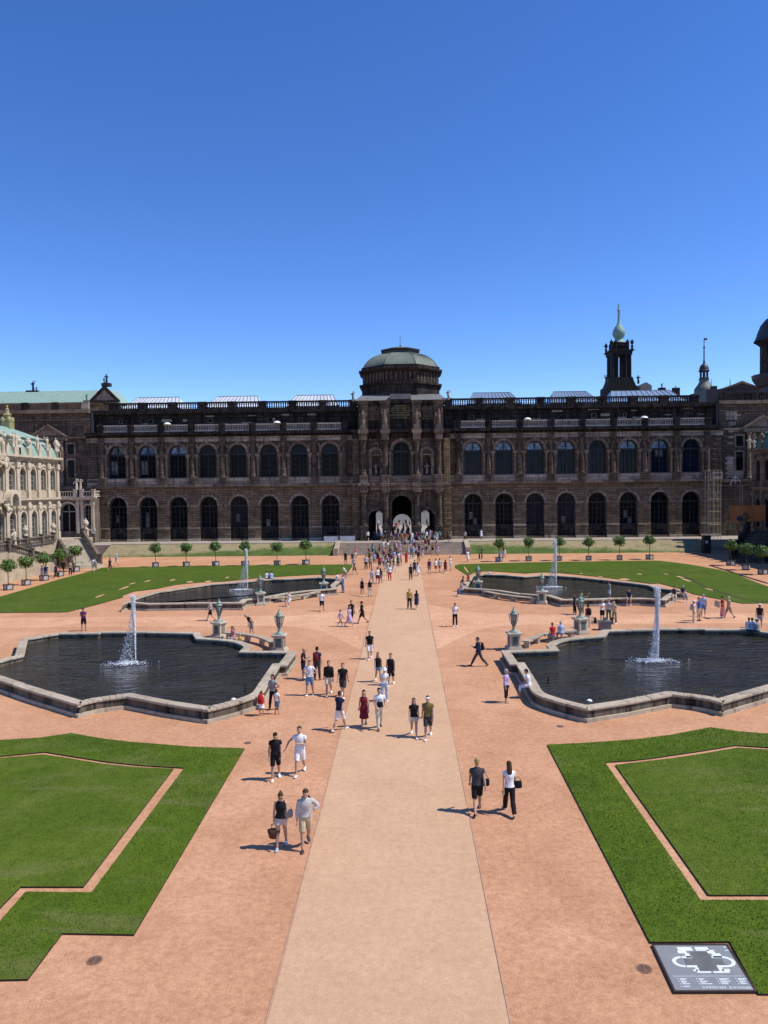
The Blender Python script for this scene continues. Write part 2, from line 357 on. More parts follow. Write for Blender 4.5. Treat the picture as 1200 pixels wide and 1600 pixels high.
M['leaf'] = simple('clipped_leaves', (.095,.165,.030), .6, var=.5, scale=2.6)
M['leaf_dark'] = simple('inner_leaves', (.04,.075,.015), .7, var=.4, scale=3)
M['tub'] = simple('tub_panels', (.40,.38,.35), .7); M['tub_dark'] = simple('tub_straps', (.06,.06,.06), .6)
M['plaque'] = simple('grey_plaque_metal', (.25,.255,.25), .5, .2, var=.08, scale=6); M['plaque_rim'] = simple('rusty_steel_rim', (.035,.02,.016), .8)
M['plaque_white'] = simple('plaque_inlay', (.66,.70,.68), .55, var=.05); M['plaque_mid'] = simple('plaque_relief', (.125,.125,.115), .6)
M['rust'] = simple('rusty_cast_iron', (.25,.14,.09), .8, .2, scale=9)
def water_mat(name, c, sc):
    m, nt, b = nodes(name); v = coords(nt, 'world')
    big = noise(nt, v, .3, 4, .6); nt.links.new(ramp(nt, big, [(.3, tuple(x*.75 for x in c)), (.7, tuple(x*1.3 for x in c))]), b.inputs['Base Color'])
    b.inputs['Roughness'].default_value = .06; b.inputs['Specular IOR Level'].default_value = .5; b.inputs['IOR'].default_value = 1.34; b.inputs['Specular Tint'].default_value = (1.0,.84,.62,1)
    w1 = noise(nt, v, sc, 2, .5, .9, stretch=(.6, 1.25, 1)); w2 = noise(nt, v, sc*2.3, 3, .6, .5, stretch=(.8, 1.2, 1)); pt = noise(nt, v, .22, 3, .5)
    mm = N(nt, 'ShaderNodeMath', operation='MULTIPLY_ADD'); nt.links.new(w2, mm.inputs[0]); mm.inputs[1].default_value = .45; nt.links.new(w1, mm.inputs[2])
    m2 = N(nt, 'ShaderNodeMath', operation='MULTIPLY'); nt.links.new(mm.outputs[0], m2.inputs[0]); nt.links.new(ramp(nt, pt, [(.3, .55), (.65, 1.0)]), m2.inputs[1])
    bump(nt, b, m2.outputs[0], 1.0, .42); return m
M['water'] = water_mat('dark_basin_water', (.034,.029,.017), 1.15)
M['water_olive'] = water_mat('olive_basin_water', (.055,.044,.020), 1.15)
def spray_mat():
    m, nt, b = nodes('white_spray'); b.inputs['Base Color'].default_value = (.88,.9,.92,1); b.inputs['Roughness'].default_value = .25
    b.inputs['Subsurface Weight'].default_value = .0; b.inputs['Transmission Weight'].default_value = .25; b.inputs['IOR'].default_value = 1.2; return m
M['spray'] = spray_mat()
_flat = {}
def cloth(c):
    k = tuple(c)
    if k not in _flat: _flat[k] = simple('cloth_%d' % len(_flat), c, .85, var=.24, scale=7, spec=.15, bmp=.5)
    return _flat[k]
# ---------------------------------------------------------------- ground, paths, lawns
def struct(name, mb, mat, **kw): return tag(mb.build(name, mat, **kw), kind='structure')
g = MB(); g.add([(300*math.cos(2*PI*k/64)*10, 100+300*math.sin(2*PI*k/64)*10, 0) for k in range(64)], [list(range(64))]); struct('ground', g, M['gravel'])
p = MB(); xs = [(-2.3, y) for y in np.linspace(-30, 114.6, 60)]; xr = [(2.36, y) for y in np.linspace(114.6, -30, 60)]
p.add([(x+RNG.normal(0, .012), y, .006) for x, y in xs+xr], [list(range(120))]); struct('path', p, M['path'])
e = MB()
for x in (-2.325, 2.385):
    for k in range(58): e.box(x-.015, x+.015, -30+k*2.5, -30+k*2.5+2.49, 0, .014)
struct('path_edging', e, simple('edging_strip', (.40,.25,.17), .9))
def roundpoly(pts, rad):                         # rounded corners for flat sheets
    out = []; n = len(pts)
    for i in range(n):
        a, b, c = Vector(pts[i-1]), Vector(pts[i]), Vector(pts[(i+1) % n]); r = rad[i] if hasattr(rad, '__len__') else rad
        if r <= 0: out.append(tuple(b)); continue
        p0 = b+(a-b).normalized()*r; p2 = b+(c-b).normalized()*r
        for k in range(7):
            t = k/6; out.append(tuple(p0*(1-t)**2+b*2*t*(1-t)+p2*t*t))
    return out
cp = MB()
for s in (1, -1):
    poly = roundpoly([(2.42, 48), (2.42, 66), (2.6, 66), (6.5, 60.6), (60, 60.6), (60, 56.2), (6.5, 56.2), (2.6, 48)], [0,0,0,4,0,0,4,0])
    cp.add([(x*s, y, .003) for x, y in poly], [list(range(len(poly)))])
struct('path', cp, M['crosspath'])

def lawn(name, pts, mat, h=.05):
    m = MB().prism(pts, 0, h); n = len(pts)
    me = m.mesh(name); me.materials.append(mat); me.materials.append(M['soil'])
    for f in me.polygons:
        if abs(f.normal.z) < .5: f.material_index = 1
    o = bpy.data.objects.new(name, me); COL.objects.link(o); return tag(o, kind='structure')
LAWNS = []
gp = lambda L: [G(x, y) for x, y in L]
lf = gp([(0,1158),(60,1154.5),(112,1147),(155,1155),(200,1160.5),(300,1168.5),(382,1171),(209,1463),(97,1461),(43,1533),(0,1534)])
lf_in = gp([(0,1183),(70,1176.5),(110,1183),(167,1192),(220,1197.5),(288,1201.5),(143,1397),(40,1396),(0,1442)])
lf_out = lf+[(-9.2, 15.3), (-9.2, 12.4)]+[(-24, 12.4), (-24, 28.5)]
# outer band = outer outline walked one way, inner outline back
band_l = [(-24, 28.6)]+lf+[(-9.3, 15.3), (-9.3, 13.0), (-24, 13.0), (-24, 15.3)]+[(-11.0, 15.3)]+[lf_in[-1]]+lf_in[-2::-1]+[(-17.5, 27.2), (-24, 26.4)]
LAWNS.append(band_l); lawn('lawn', band_l, M['grass'])
panel_l = gp([(0,1186),(68,1180.5),(110,1187),(160,1195),(215,1200.5),(271,1203),(130,1388),(32,1388),(0,1421)])
panel_l = panel_l+[(-10.6, 15.9), (-24, 15.9), (-24, 25.9), (-17.4, 26.8)]
LAWNS.append(panel_l); lawn('lawn', panel_l, M['grass_panel'])
rf = gp([(855,1165),(905,1163),(950,1160),(1000,1156),(1050,1149.5),(1110,1138),(1155,1144.5),(1200,1148)])
rf_b = gp([(1185,1556),(1140,1474),(1016,1475)])
rf_in = gp([(945,1192.5),(985,1190),(1020,1186),(1095,1175),(1149,1166),(1200,1169.5)])
rf_in2 = gp([(1200,1409),(1095,1409)])
band_r = rf+[(17.0, 30.6), (24, 29.3), (24, 27.2), (17.4, 28.3)]+rf_in[::-1]+rf_in2[::-1]+[(24, rf_in2[0][1]), (24, 12.9), (9.3, 12.9), (9.3, 15.05)]+rf_b
LAWNS.append(band_r); lawn('lawn', band_r, M['grass'])
panel_r = gp([(961.5,1197),(1000,1192.5),(1050,1186.5),(1100,1179),(1152,1170),(1200,1173)])+[(17.2, 28.0), (24, 26.9)]+[(24, 18.75)]+gp([(1200,1401),(1107,1401)])
LAWNS.append(panel_r); lawn('lawn', panel_r, M['grass_panel'])
# far lawns behind and beside the back basins
lb = gp([(0,958),(105,957),(150,945.5),(192,934),(192,931),(210,924.5),(245,920.5),(275,914),(310,910.5),(350,909),(400,904),(450,900.5),(500,898),(520,899),(543,896),(551,884)])+[(-6.8, 101.2), (-18, 101.0)]+gp([(300,884.5),(240,886),(160,887.5),(130,896),(95,905),(45,920),(0,933)])+[(-41.2, 70), (-41, 62.5)]
lawn('lawn', lb, M['grass_far'])
rb = gp([(718,882),(711,884),(711,887),(731,900),(745,893),(770,893),(820,896.5),(850,894.5),(873,895.5),(900,898),(940,902),(1016,912.5),(1030,912),(1065,921),(1082,928.5),(1160,943.5),(1200,943)])+[(41, 65.8), (41.5, 80)]+gp([(1200,917),(1170,906),(1150,897),(1120,890),(1075,882),(1030,876.5),(960,877),(830,879)])
lawn('lawn', rb, M['grass_far'])
# sandy ornament beds let into the far lawns
def blob(cx, cy, rx, ry, seed, n=11):
    r = random.Random(seed); return [(cx+rx*math.cos(2*PI*k/n)*(.65+.6*r.random()), cy+ry*math.sin(2*PI*k/n)*(.65+.6*r.random())) for k in range(n)]
for i, (px, py, w, h) in enumerate([(195,919,6,6),(207,912.5,5,3),(231,908.5,6,3),(270,907,7,2.6),(297,910,13,2),(325,909.5,8,2.4),(156,932,5,5),(355,903,6,2),(908,896.5,5,1.6),(938,902,6,2),(975,906,16,2.6),(999,897.5,7,1.8),(1041,898,6,2),(1062,902,6,4),(1072,907,7,5),(1108,921.5,5,4),(728,890,3,9)]):
    x, y = G(px, py); k = y/FPX; a = G(px, py-h/2)[1]-G(px, py+h/2)[1]
    pts = blob(x, y, w*k*.5*1.0, a*.5, i)
    b = MB(); b.add([(q[0], q[1], .056) for q in pts], [list(range(len(pts)))]); struct('sand_bed', b, M['crosspath'])
# winding inlaid border lines on the far lawns
def ribbon(name, pts, w, z, mat):
    b = MB()
    pts = [Vector(p) for p in pts]
    L = []; Rr = []
    for i, q in enumerate(pts):
        t = (pts[min(i+1, len(pts)-1)]-pts[max(i-1, 0)]).normalized(); nn = Vector((-t.y, t.x))
        L.append(tuple(q+nn*w/2)+(z,)); Rr.append(tuple(q-nn*w/2)+(z,))
    for i in range(len(pts)-1): b.quad(L[i], L[i+1], Rr[i+1], Rr[i])
    return struct(name, b, mat)
ribbon('lawn_border_line', gp([(850,893.5),(900,894),(960,893),(1010,896),(1055,899),(1078,904),(1085,909),(1100,917),(1125,926),(1160,936.5),(1183,940),(1200,940)]), .22, .057, M['soil'])
ribbon('lawn_border_line', gp([(1110,884),(1140,893),(1170,903),(1200,912)]), .25, .058, M['soil'])
ribbon('lawn_border_line', gp([(0,945),(60,942),(120,930),(170,920),(215,912),(270,905),(340,902)]), .16, .058, M['bank'])

# grass blades on the near lawns
def in_poly(P, x, y):
    ins = np.zeros(len(x), bool); n = len(P)
    for i in range(n):
        (x0, y0), (x1, y1) = P[i], P[(i+1) % n]
        c = ((y0 > y) != (y1 > y)) & (x < (x1-x0)*(y-y0)/(y1-y0+1e-12)+x0); ins ^= c
    return ins
def blades(count, polys, mat, lab, h0, h1):
    X = RNG.uniform(-16.5, 16.5, count); Y = RNG.uniform(13, 32, count)
    ok = np.zeros(count, bool)
    for P in polys: ok |= in_poly(P, X, Y)
    ok &= np.abs(X) < .56*Y+1.5
    X, Y = X[ok], Y[ok]; n = len(X); a = RNG.uniform(0, 2*PI, n); h = RNG.uniform(h0, h1, n); w = RNG.uniform(.006, .013, n); l = RNG.uniform(.0, .05, n); b = RNG.uniform(0, 2*PI, n)
    V = np.zeros((n, 3, 3)); 
    V[:, 0] = np.stack([X-w*np.cos(a), Y-w*np.sin(a), np.full(n, .047)], 1); V[:, 1] = np.stack([X+w*np.cos(a), Y+w*np.sin(a), np.full(n, .047)], 1)
    V[:, 2] = np.stack([X+l*np.cos(b), Y+l*np.sin(b), .05+h], 1)
    me = bpy.data.meshes.new('grass'); me.vertices.add(n*3); me.loops.add(n*3); me.polygons.add(n)
    me.vertices.foreach_set('co', V.reshape(-1)); me.loops.foreach_set('vertex_index', np.arange(n*3, dtype=np.int32))
    me.polygons.foreach_set('loop_start', np.arange(0, n*3, 3, dtype=np.int32)); me.polygons.foreach_set('loop_total', np.full(n, 3, dtype=np.int32))
    me.update(calc_edges=True); me.materials.append(mat)
    o = bpy.data.objects.new('grass', me); COL.objects.link(o); tag(o, lab, 'grass', kind='stuff')
blades(330000, [LAWNS[0], LAWNS[2]], M['blade'], 'mown green grass of the border strips of the front lawns', .02, .052)
blades(300000, [LAWNS[1], LAWNS[3]], M['blade_panel'], 'paler short grass of the inner panels of the front lawns', .015, .038)

# terrace, banks, steps
t = MB(); t.prism([(-75, 119.55), (75, 119.55), (75, 175), (-75, 175)], 0.05, TERR-.004); struct('terrace', t, M['paving'])
pz = MB(); pz.quad((-300,175.05,TERR-.01),(300,175.05,TERR-.01),(300,900,TERR-.01),(-300,900,TERR-.01)); struct('square', pz, M['plaza'])
for s in (-1, 1):
    b = MB(); X0, X1 = 10.5, 46.6; n = 36
    prof = [(115.4, .0), (116.0, .32), (117.3, .85), (118.6, 1.33), (119.3, 1.56), (119.56, 1.62)]
    for k in range(n):
        xa, xb = X0+(X1-X0)*k/n, X0+(X1-X0)*(k+1)/n
        for (ya, za), (yb, zb) in zip(prof[:-1], prof[1:]):
            b.quad((s*xa, ya, za), (s*xb, ya, za), (s*xb, yb, zb), (s*xa, yb, zb))
    b.quad((s*X1,115.4,0),(s*X1,119.56,0),(s*X1,119.56,1.62),(s*X1,118.6,1.33)); struct('grass_bank', b, M['bank'])
    kb = MB(); kb.box(min(s*10.5, s*46.6), max(s*10.5, s*46.6), 119.6, 120.0, 1.5, TERR+.12); struct('kerb', kb, M['paving'])
st = empty('stairway', (0, 117, 0), label='broad flight of stone steps leading up to the central arches', cat='steps')
b = MB()
for k in range(12):
    y = 115.0+k*4.6/12; b.box(-9.7, 9.7, y, 119.54, k*TERR/12+.001 if k else 0, (k+1)*TERR/12)
o = b.build('step_flight', M['steps']); o.parent = st; o.matrix_parent_inverse = Matrix.Translation((0, -117, 0))
b = MB(); b.box(-9.68, 9.68, 117.28, 117.75, .9, .955); b.box(-9.68, 9.68, 119.2, 119.6, 1.5, TERR+.02)
o = b.build('tread_edge', M['coping']); o.parent = st; o.matrix_parent_inverse = Matrix.Translation((0, -117, 0))
for s in (-1, 1):
    b = MB(); b.xprism([(114.7, 0), (119.9, 0), (119.9, 1.95), (118.9, 1.95), (114.7, .75)], min(s*9.75, s*10.45), max(s*9.75, s*10.45))
    b.box(min(s*9.7, s*10.5), max(s*9.7, s*10.5), 114.5, 115.3, 0, 1.15)
    o = b.build('cheek_wall', M['coping']); o.parent = st; o.matrix_parent_inverse = Matrix.Translation((0, -117, 0))

# ---------------------------------------------------------------- basins, water, jets
def area(P): return sum(P[i-1][0]*P[i][1]-P[i][0]*P[i-1][1] for i in range(len(P)))/2
def offset(P, d):                                # d > 0 grows outwards (P counter-clockwise)
    out = []; n = len(P)
    for i in range(n):
        a, b, c = Vector(P[i-1]), Vector(P[i]), Vector(P[(i+1) % n])
        t0, t1 = (b-a).normalized(), (c-b).normalized(); n0, n1 = Vector((t0.y, -t0.x)), Vector((t1.y, -t1.x))
        m = n0+n1; m = m.normalized() if m.length > 1e-6 else n0; k = max(.45, m.dot(n0))
        out.append(tuple(b+m*d/k))
    return out
def ring(mb, A, B, za0, za1):                    # solid ring between outlines A (outer) and B (inner)
    n = len(A)
    for i in range(n):
        j = (i+1) % n
        mb.add([(*A[i],za0),(*A[j],za0),(*B[j],za0),(*B[i],za0),(*A[i],za1),(*A[j],za1),(*B[j],za1),(*B[i],za1)], [(4,5,6,7),(0,1,5,4),(2,3,7,6),(0,3,2,1)])
def basin(P, label, water, wlabel=None):
    if area(P) < 0: P = P[::-1]
    cx = sum(q[0] for q in P)/len(P); cy = sum(q[1] for q in P)/len(P)
    r = empty('fountain_basin', (cx, cy, 0), label=label, cat='basin', group='stone fountain basins in the courtyard')
    inv = Matrix.Translation((-cx, -cy, 0))
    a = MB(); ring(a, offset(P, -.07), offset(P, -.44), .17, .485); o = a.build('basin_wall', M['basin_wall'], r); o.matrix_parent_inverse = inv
    a = MB(); ring(a, offset(P, .05), offset(P, -.46), 0, .168); o = a.build('plinth', M['coping'], r); o.matrix_parent_inverse = inv
    A0, B0 = P, offset(P, -.52); A, B = [], []; a = MB()
    for i in range(len(P)):                      # coping stones with open joints
        p0, p1, q0, q1 = Vector(A0[i]), Vector(A0[(i+1) % len(P)]), Vector(B0[i]), Vector(B0[(i+1) % len(P)]); L = (p1-p0).length; n = max(1, round(L/1.7))
        for k in range(n):
            t0, t1 = k/n+(.014/L if k else 0), (k+1)/n-(.014/L if k < n-1 else 0); dz = random.uniform(-.006, .006)
            c4 = [p0.lerp(p1, t0), p0.lerp(p1, t1), q0.lerp(q1, t1), q0.lerp(q1, t0)]
            a.add([(*c, .49) for c in c4]+[(*c, .615+dz) for c in c4], [(0,3,2,1),(4,5,6,7),(0,1,5,4),(1,2,6,5),(2,3,7,6),(3,0,4,7)])
    me = a.mesh('coping'); me.materials.append(M['coping']); o = bpy.data.objects.new('coping', me); COL.objects.link(o); o.parent = r; o.matrix_parent_inverse = inv
    bv = o.modifiers.new('bevel', 'BEVEL'); bv.width = .03; bv.segments = 2; bv.limit_method = 'ANGLE'
    w = MB(); Q = offset(P, -.45); w.add([(*q, .27) for q in Q], [list(range(len(Q)))]); struct('water', w, water)
    return r
UF = [(8.3,32.7),(7.3,33.75),(6.45,35.2),(6.4,36.9),(6.45,41.0),(6.1,41.05),(6.05,44.55),(9.0,44.95),(9.0,46.1),(9.75,47.35),(10.9,48.3),(12.85,49.0),(13.6,50.8),(16.8,51.2),(16.85,51.35),(20.8,51.35),(20.85,51.05),(23.4,51.0),(25.0,48.8),(22.7,43.8),(23.25,42.4),(23.3,41.0),(22.6,39.8),(20.8,38.3),(18.1,36.2),(16.2,34.85),(14.45,33.6),(13.85,34.35),(12.75,34.95),(10.4,33.65)]
def spline(P, spans, n=5):                       # rounds the lobes: Catmull-Rom inside the given index spans
    out = []
    for i in range(len(P)):
        out.append(P[i])
        for a, b in spans:
            if a <= i < b:
                p0 = Vector(P[i-1]) if i > a else Vector(P[i]); p1 = Vector(P[i]); p2 = Vector(P[(i+1) % len(P)]); p3 = Vector(P[(i+2) % len(P)]) if i+1 < b else p2
                for k in range(1, n):
                    t = k/n; out.append(tuple(.5*((2*p1)+(p2-p0)*t+(2*p0-5*p1+4*p2-p3)*t*t+(3*p1-p0-3*p2+p3)*t**3)))
    return out
UF = spline(UF, [(0, 3), (8, 11), (19, 25), (26, 28)])
basin([(-u, y) for u, y in UF], 'near left stone basin with dark rippled water', M['water'])
basin(UF, 'near right stone basin with dark rippled water', M['water'])
gz = lambda L: [G(x, y, .62) for x, y in L]
basin(gz([(190,945),(200,941),(230,943.5),(313,942),(379,942),(387,936.5),(421,932.5),(449,927),(481,923),(497,922),(527,919.5),(524,914),(531,908),(537,904),(497,901),(443,904),(425,904),(370,909),(326,912),(307,915),(253,923),(243,924),(212,933)]), 'far left stone basin with dark water behind the lamps', M['water'])
basin(gz([(720.6,918.5),(741,920),(753,920.6),(779,923),(808,927.6),(841,930),(855,930.5),(876.6,937),(936,936),(960,935),(1003,935),(1040,937.5),(1049,931),(1057,926.5),(1074,926),(1070,922.5),(1029,917.5),(1019,913.5),(985,909.5),(940,904.5),(900,900.5),(873,898.5),(843,898),(819,900),(790,897.5),(754,896.5),(733,899),(727,908)]), 'far right stone basin with olive water', M['water_olive'])

def ico(mb, c, r): mb.ell(c, r, r, r*1.15, 6, 4)
def jet(px, py, ytop, label, drift, seed, spread=1.0, splash=1.0):
    x, y = G(px, py, .27); H = W(px, ytop, y)[1]-.27
    r = random.Random(seed)
    root = empty('water_jet', (x, y, .27), label=label, cat='fountain jet', group='upright white water jets of the four basins')
    m = MB(); nseg = 46
    pts = []; rad = []
    for i in range(nseg+1):
        t = i/nseg; pts.append((.05*math.sin(9*t+seed)*t+drift*.10*t*t, .04*math.sin(7*t+1)*t, H*t)); rad.append((.025+.045*t**.8)*(0.8+.5*r.random())*spread)
    rad[-1] = .03; m.tube(pts, rad, 8)
    for k in range(int(1500*spread)):             # foam carried up and round the column
        t = r.random()**.6; a = r.uniform(0, 2*PI); q = (.02+.125*t)*math.sqrt(r.random())*spread
        ico(m, (drift*.10*t*t+q*math.cos(a), q*math.sin(a), H*(.06+.95*t)), r.uniform(.007, .024))
    m.build('water_column', M['spray'], root, smooth=True, angle=180)
    d = MB()
    for k in range(int(1500*spread)):            # falling drops blown to one side
        t = r.random()**.75; h = H*(1-t)+.03; q = abs(r.gauss(0, .5))*(.25+t); a = r.uniform(0, 2*PI)
        ico(d, (drift*(t**1.1)*(.15+.85*r.random())+.14*q*math.cos(a)*spread, .35*q*math.sin(a), h), r.choice((.006, .008, .010, .014, .02)))
    d.build('falling_drops', M['spray'], root, smooth=True, angle=180)
    f = MB()
    for k in range(int(700*splash)):             # churned foam where the drops land
        a = r.uniform(0, 2*PI); q = abs(r.gauss(0, .42))
        fx, fy = drift*.62+q*1.35*math.cos(a)*splash, q*.75*math.sin(a); f.ell((fx, fy, .004+.05*max(0, 1-q)*r.random()), r.uniform(.012, .05), r.uniform(.012, .045), r.uniform(.006, .025), 6, 4)
    f.build('foam', M['spray'], root, smooth=True, angle=180)
jet(212, 1036, 931, 'tall narrow white water jet in the near left basin', -.95, 3)
jet(1028, 1032, 917, 'thick white water jet in the near right basin', -.45, 8, 1.35, 1.1)
jet(387, 921, 858, 'white water jet in the far left basin', -1.1, 5, 1.05)
jet(869, 917, 843, 'white water jet in the far right basin', -.9, 9, 1.3, 1.2)
for i, (px, py, lab) in enumerate([(383, 1081, 'small dark nozzle post standing in the near left water'), (857, 1068, 'small dark nozzle post standing in the near right water')]):
    x, y = G(px, py, .27); o = MB().lathe([(.05,-.2),(.05,.1),(.03,.12),(.03,.30),(.05,.31),(.05,.36),(.0,.37)], (x, y, .27), 8).tube([(x-.12, y, .42), (x+.12, y, .46)], .018, 6).build('water_nozzle', M['iron'])
    place(o, (x, y, .27)); tag(o, lab, 'nozzle')
for px, py, lab in [(365, 1094, 'small white floating light by the near left basin edge'), (921, 1096, 'small white floating light by the near right basin edge')]:
    x, y = G(px, py, .27); o = MB().lathe([(.10,-.02),(.13,.02),(.12,.06),(.06,.10),(.0,.11)], (x, y, .27), 12).build('floating_light', M['white'], smooth=True); place(o, (x, y, .27)); tag(o, lab, 'light')

# ---------------------------------------------------------------- lamps on pedestals
def make_lamp():
    r = empty('pedestal_lamp'); 
    a = MB().cbox((0,0,0), .94, .94, .16).cbox((0,0,.16), .82, .82, .08).cbox((0,0,.24), .66, .66, .72).cbox((0,0,.96), .78, .78, .06).cbox((0,0,1.02), .90, .90, .09)
    p = a.build('pedestal', M['pedestal'], r)
    bv = p.modifiers.new('bevel', 'BEVEL'); bv.width = .012; bv.segments = 2
    for s in (0, 1):
        b = MB()
        if s == 0: b.box(-.19, .19, -.342, -.328, .32, .88)
        else: b.box(-.342, -.328, -.19, .19, .32, .88); MB().box(.328, .342, -.19, .19, .32, .88).build('panel', M['stone_trim'], p)
        b.build('panel', M['bronze'] if s == 0 else M['stone_trim'], p)
    b = MB().lathe([(.30,1.11),(.30,1.15),(.20,1.20),(.11,1.28),(.07,1.36),(.12,1.40),(.075,1.44),(.12,1.50)], n=14)
    b.build('foot', M['patina'], r, smooth=True)
    g_ = MB().lathe([(.075,1.50),(.165,1.90),(.205,2.22),(.20,2.24)], n=6); g_.build('glass_pane', M['lampglass'], r)
    c = MB()
    for k in range(6):
        a_ = PI/3*k; c.tube([(.085*math.cos(a_),.085*math.sin(a_),1.48),(.172*math.cos(a_),.172*math.sin(a_),1.88),(.215*math.cos(a_),.215*math.sin(a_),2.20),(.23*math.cos(a_),.23*math.sin(a_),2.26)], [.020,.022,.024,.02], 5)
    for s in (-1, 1):
        c.tube([(s*.10,0,1.55),(s*.25,0,1.84),(s*.28,0,2.10),(s*.35,0,2.22),(s*.30,0,2.27),(s*.24,0,2.20)], .02, 5)
    c.lathe([(.14,1.78),(.165,1.79),(.17,1.82),(.15,1.83)], n=6); c.lathe([(.205,2.20),(.245,2.22),(.245,2.26),(.20,2.27)], n=6)
    c.build('lantern_frame', M['bronze'], r)
    l = MB().lathe([(.235,2.26),(.205,2.32),(.15,2.37),(.145,2.41),(.165,2.43),(.13,2.48),(.075,2.53),(.045,2.56),(.07,2.59),(.03,2.63),(.045,2.68),(.015,2.73),(.0,2.76)], n=12)
    l.build('lantern_roof', M['patina'], r, smooth=True, angle=50); return r
mg, nt, bb = nodes('lamp_glass'); bb.inputs['Base Color'].default_value = (.62,.62,.58,1); bb.inputs['Roughness'].default_value = .15; bb.inputs['Transmission Weight'].default_value = .6; M['lampglass'] = mg
proto = None
for px, py, rz, lab in [(343,996,-.75,'lantern on stone pedestal at the far corner of the near left basin'),(437,1018,-.15,'lantern on stone pedestal at the court end of the near left basin'),(803,1015,.25,'lantern on stone pedestal at the court end of the near right basin'),(907,990,.75,'lantern on stone pedestal at the far corner of the near right basin'),
                        (407,945,.6,'lantern on stone pedestal in front of the far left basin, left end of its bench'),(506,928,.3,'lantern on stone pedestal at the far left basin, right end of its bench'),(747,926,-.3,'lantern on stone pedestal at the far right basin, left end of its bench'),(847,943,-.6,'lantern on stone pedestal in front of the far right basin, right end of its bench')]:
    if proto is None: proto = o = make_lamp()
    else: o = copy_tree(proto)
    x, y = G(px, py); o.location = (x, y, 0); o.rotation_euler = (0, 0, rz*.6); tag(o, lab, 'lamp', 'urn lanterns on pedestals round the basins')
# curved stone benches between the lamps
def circ3(a, b, c):
    ax, ay = a; bx, by = b; cx, cy = c; d = 2*(ax*(by-cy)+bx*(cy-ay)+cx*(ay-by))
    ux = ((ax*ax+ay*ay)*(by-cy)+(bx*bx+by*by)*(cy-ay)+(cx*cx+cy*cy)*(ay-by))/d
    uy = ((ax*ax+ay*ay)*(cx-bx)+(bx*bx+by*by)*(ax-cx)+(cx*cx+cy*cy)*(bx-ax))/d
    return ux, uy, math.hypot(ax-ux, ay-uy)
def bench(A, Mid, B, label):
    cx, cy, rad = circ3(A, Mid, B); a0 = math.atan2(A[1]-cy, A[0]-cx); a1 = math.atan2(B[1]-cy, B[0]-cx); am = math.atan2(Mid[1]-cy, Mid[0]-cx)
    while a1-a0 > PI: a1 -= 2*PI
    while a1-a0 < -PI: a1 += 2*PI
    r = empty('stone_bench', (Mid[0], Mid[1], 0), label=label, cat='bench', group='curved stone benches by the basins'); inv = Matrix.Translation((-Mid[0], -Mid[1], 0))
    def arc(t0, t1, w, z0, z1, n):
        m = MB(); n = max(n, 1); A_ = []; B_ = []
        for k in range(n+1):
            a = a0+(a1-a0)*(t0+(t1-t0)*k/n); A_.append((cx+(rad+w)*math.cos(a), cy+(rad+w)*math.sin(a))); B_.append((cx+(rad-w)*math.cos(a), cy+(rad-w)*math.sin(a)))
        m.prism(A_+B_[::-1], z0, z1, True); return m
    o = arc(0, 1, .23, .40, .50, 18).build('seat', M['coping'], r); o.matrix_parent_inverse = inv
    for t in (.06, .35, .65, .94):
        o = arc(t-.025, t+.025, .17, 0, .399, 2).build('support', M['coping'], r); o.matrix_parent_inverse = inv
for s, sd in ((-1, "left"), (1, "right")):
    bench((s*8.05, 47.8), (s*9.7, 50.15), (s*12.0, 51.4), "curved stone bench between the two lamps of the near %s basin" % sd)

bench(G(414,943), G(452,939.5), G(498,932), 'curved stone bench between the two lamps of the far left basin')
bench(G(754,930), G(797,938.5), G(840,943), 'curved stone bench between the two lamps of the far right basin')

# ---------------------------------------------------------------- plaque with the plan, drains
def in_quad(Q): return lambda u, v: Vector(Q[0])*(1-u)*(1-v)+Vector(Q[1])*u*(1-v)+Vector(Q[2])*u*v+Vector(Q[3])*(1-u)*v
Q = [G(1055,1552), G(1180,1551.5), G(1135,1480), G(1021,1480)]     # near left, near right, far right, far left
cx = sum(q[0] for q in Q)/4; cy = sum(q[1] for q in Q)/4
pl = empty('map_plaque', (cx, cy, 0), label='flat grey ground plaque with a white relief plan of the palace', cat='plaque'); inv = Matrix.Translation((-cx, -cy, 0))
def kid(mb, name, mat, root=pl, iv=inv, parent=None):
    o = mb.build(name, mat, root); o.matrix_parent_inverse = iv; return o
if area(Q) < 0: Q = Q[::-1]
P0 = [tuple(q) for q in Q]
rim = MB(); ring(rim, offset(P0, .035), offset(P0, -.01), 0, .058); kid(rim, 'rim', M['plaque_rim'])
kid(MB().prism(offset(P0, -.012), 0, .05), 'plate', M['plaque'])
at = in_quad([G(1055,1552), G(1180,1551.5), G(1135,1480), G(1021,1480)])
def uvpoly(mb, pts, z0=.0505, z1=.054): mb.prism([tuple(at(u, v)) for u, v in pts], z0, z1)
w = MB()
def bar(u0, u1, v0, v1): uvpoly(w, [(u0,v0),(u1,v0),(u1,v1),(u0,v1)])
bar(.30,.50,.86,.95); bar(.54,.72,.86,.95); bar(.68,.78,.80,.88); bar(.72,.84,.70,.80); bar(.28,.40,.80,.86); bar(.36,.42,.70,.80)
for cxu, sg in ((.30, -1), (.82, 1)):
    for k in range(10):
        a0, a1 = -PI/2+PI*k/10, -PI/2+PI*(k+1)/10; r0, r1 = .085, .125; cu = cxu
        f = lambda r, a: (cu+sg*r*1.25*math.cos(a), .61+r*1.0*math.sin(a))
        uvpoly(w, [f(r0,a0), f(r1,a0), f(r1,a1), f(r0,a1)])
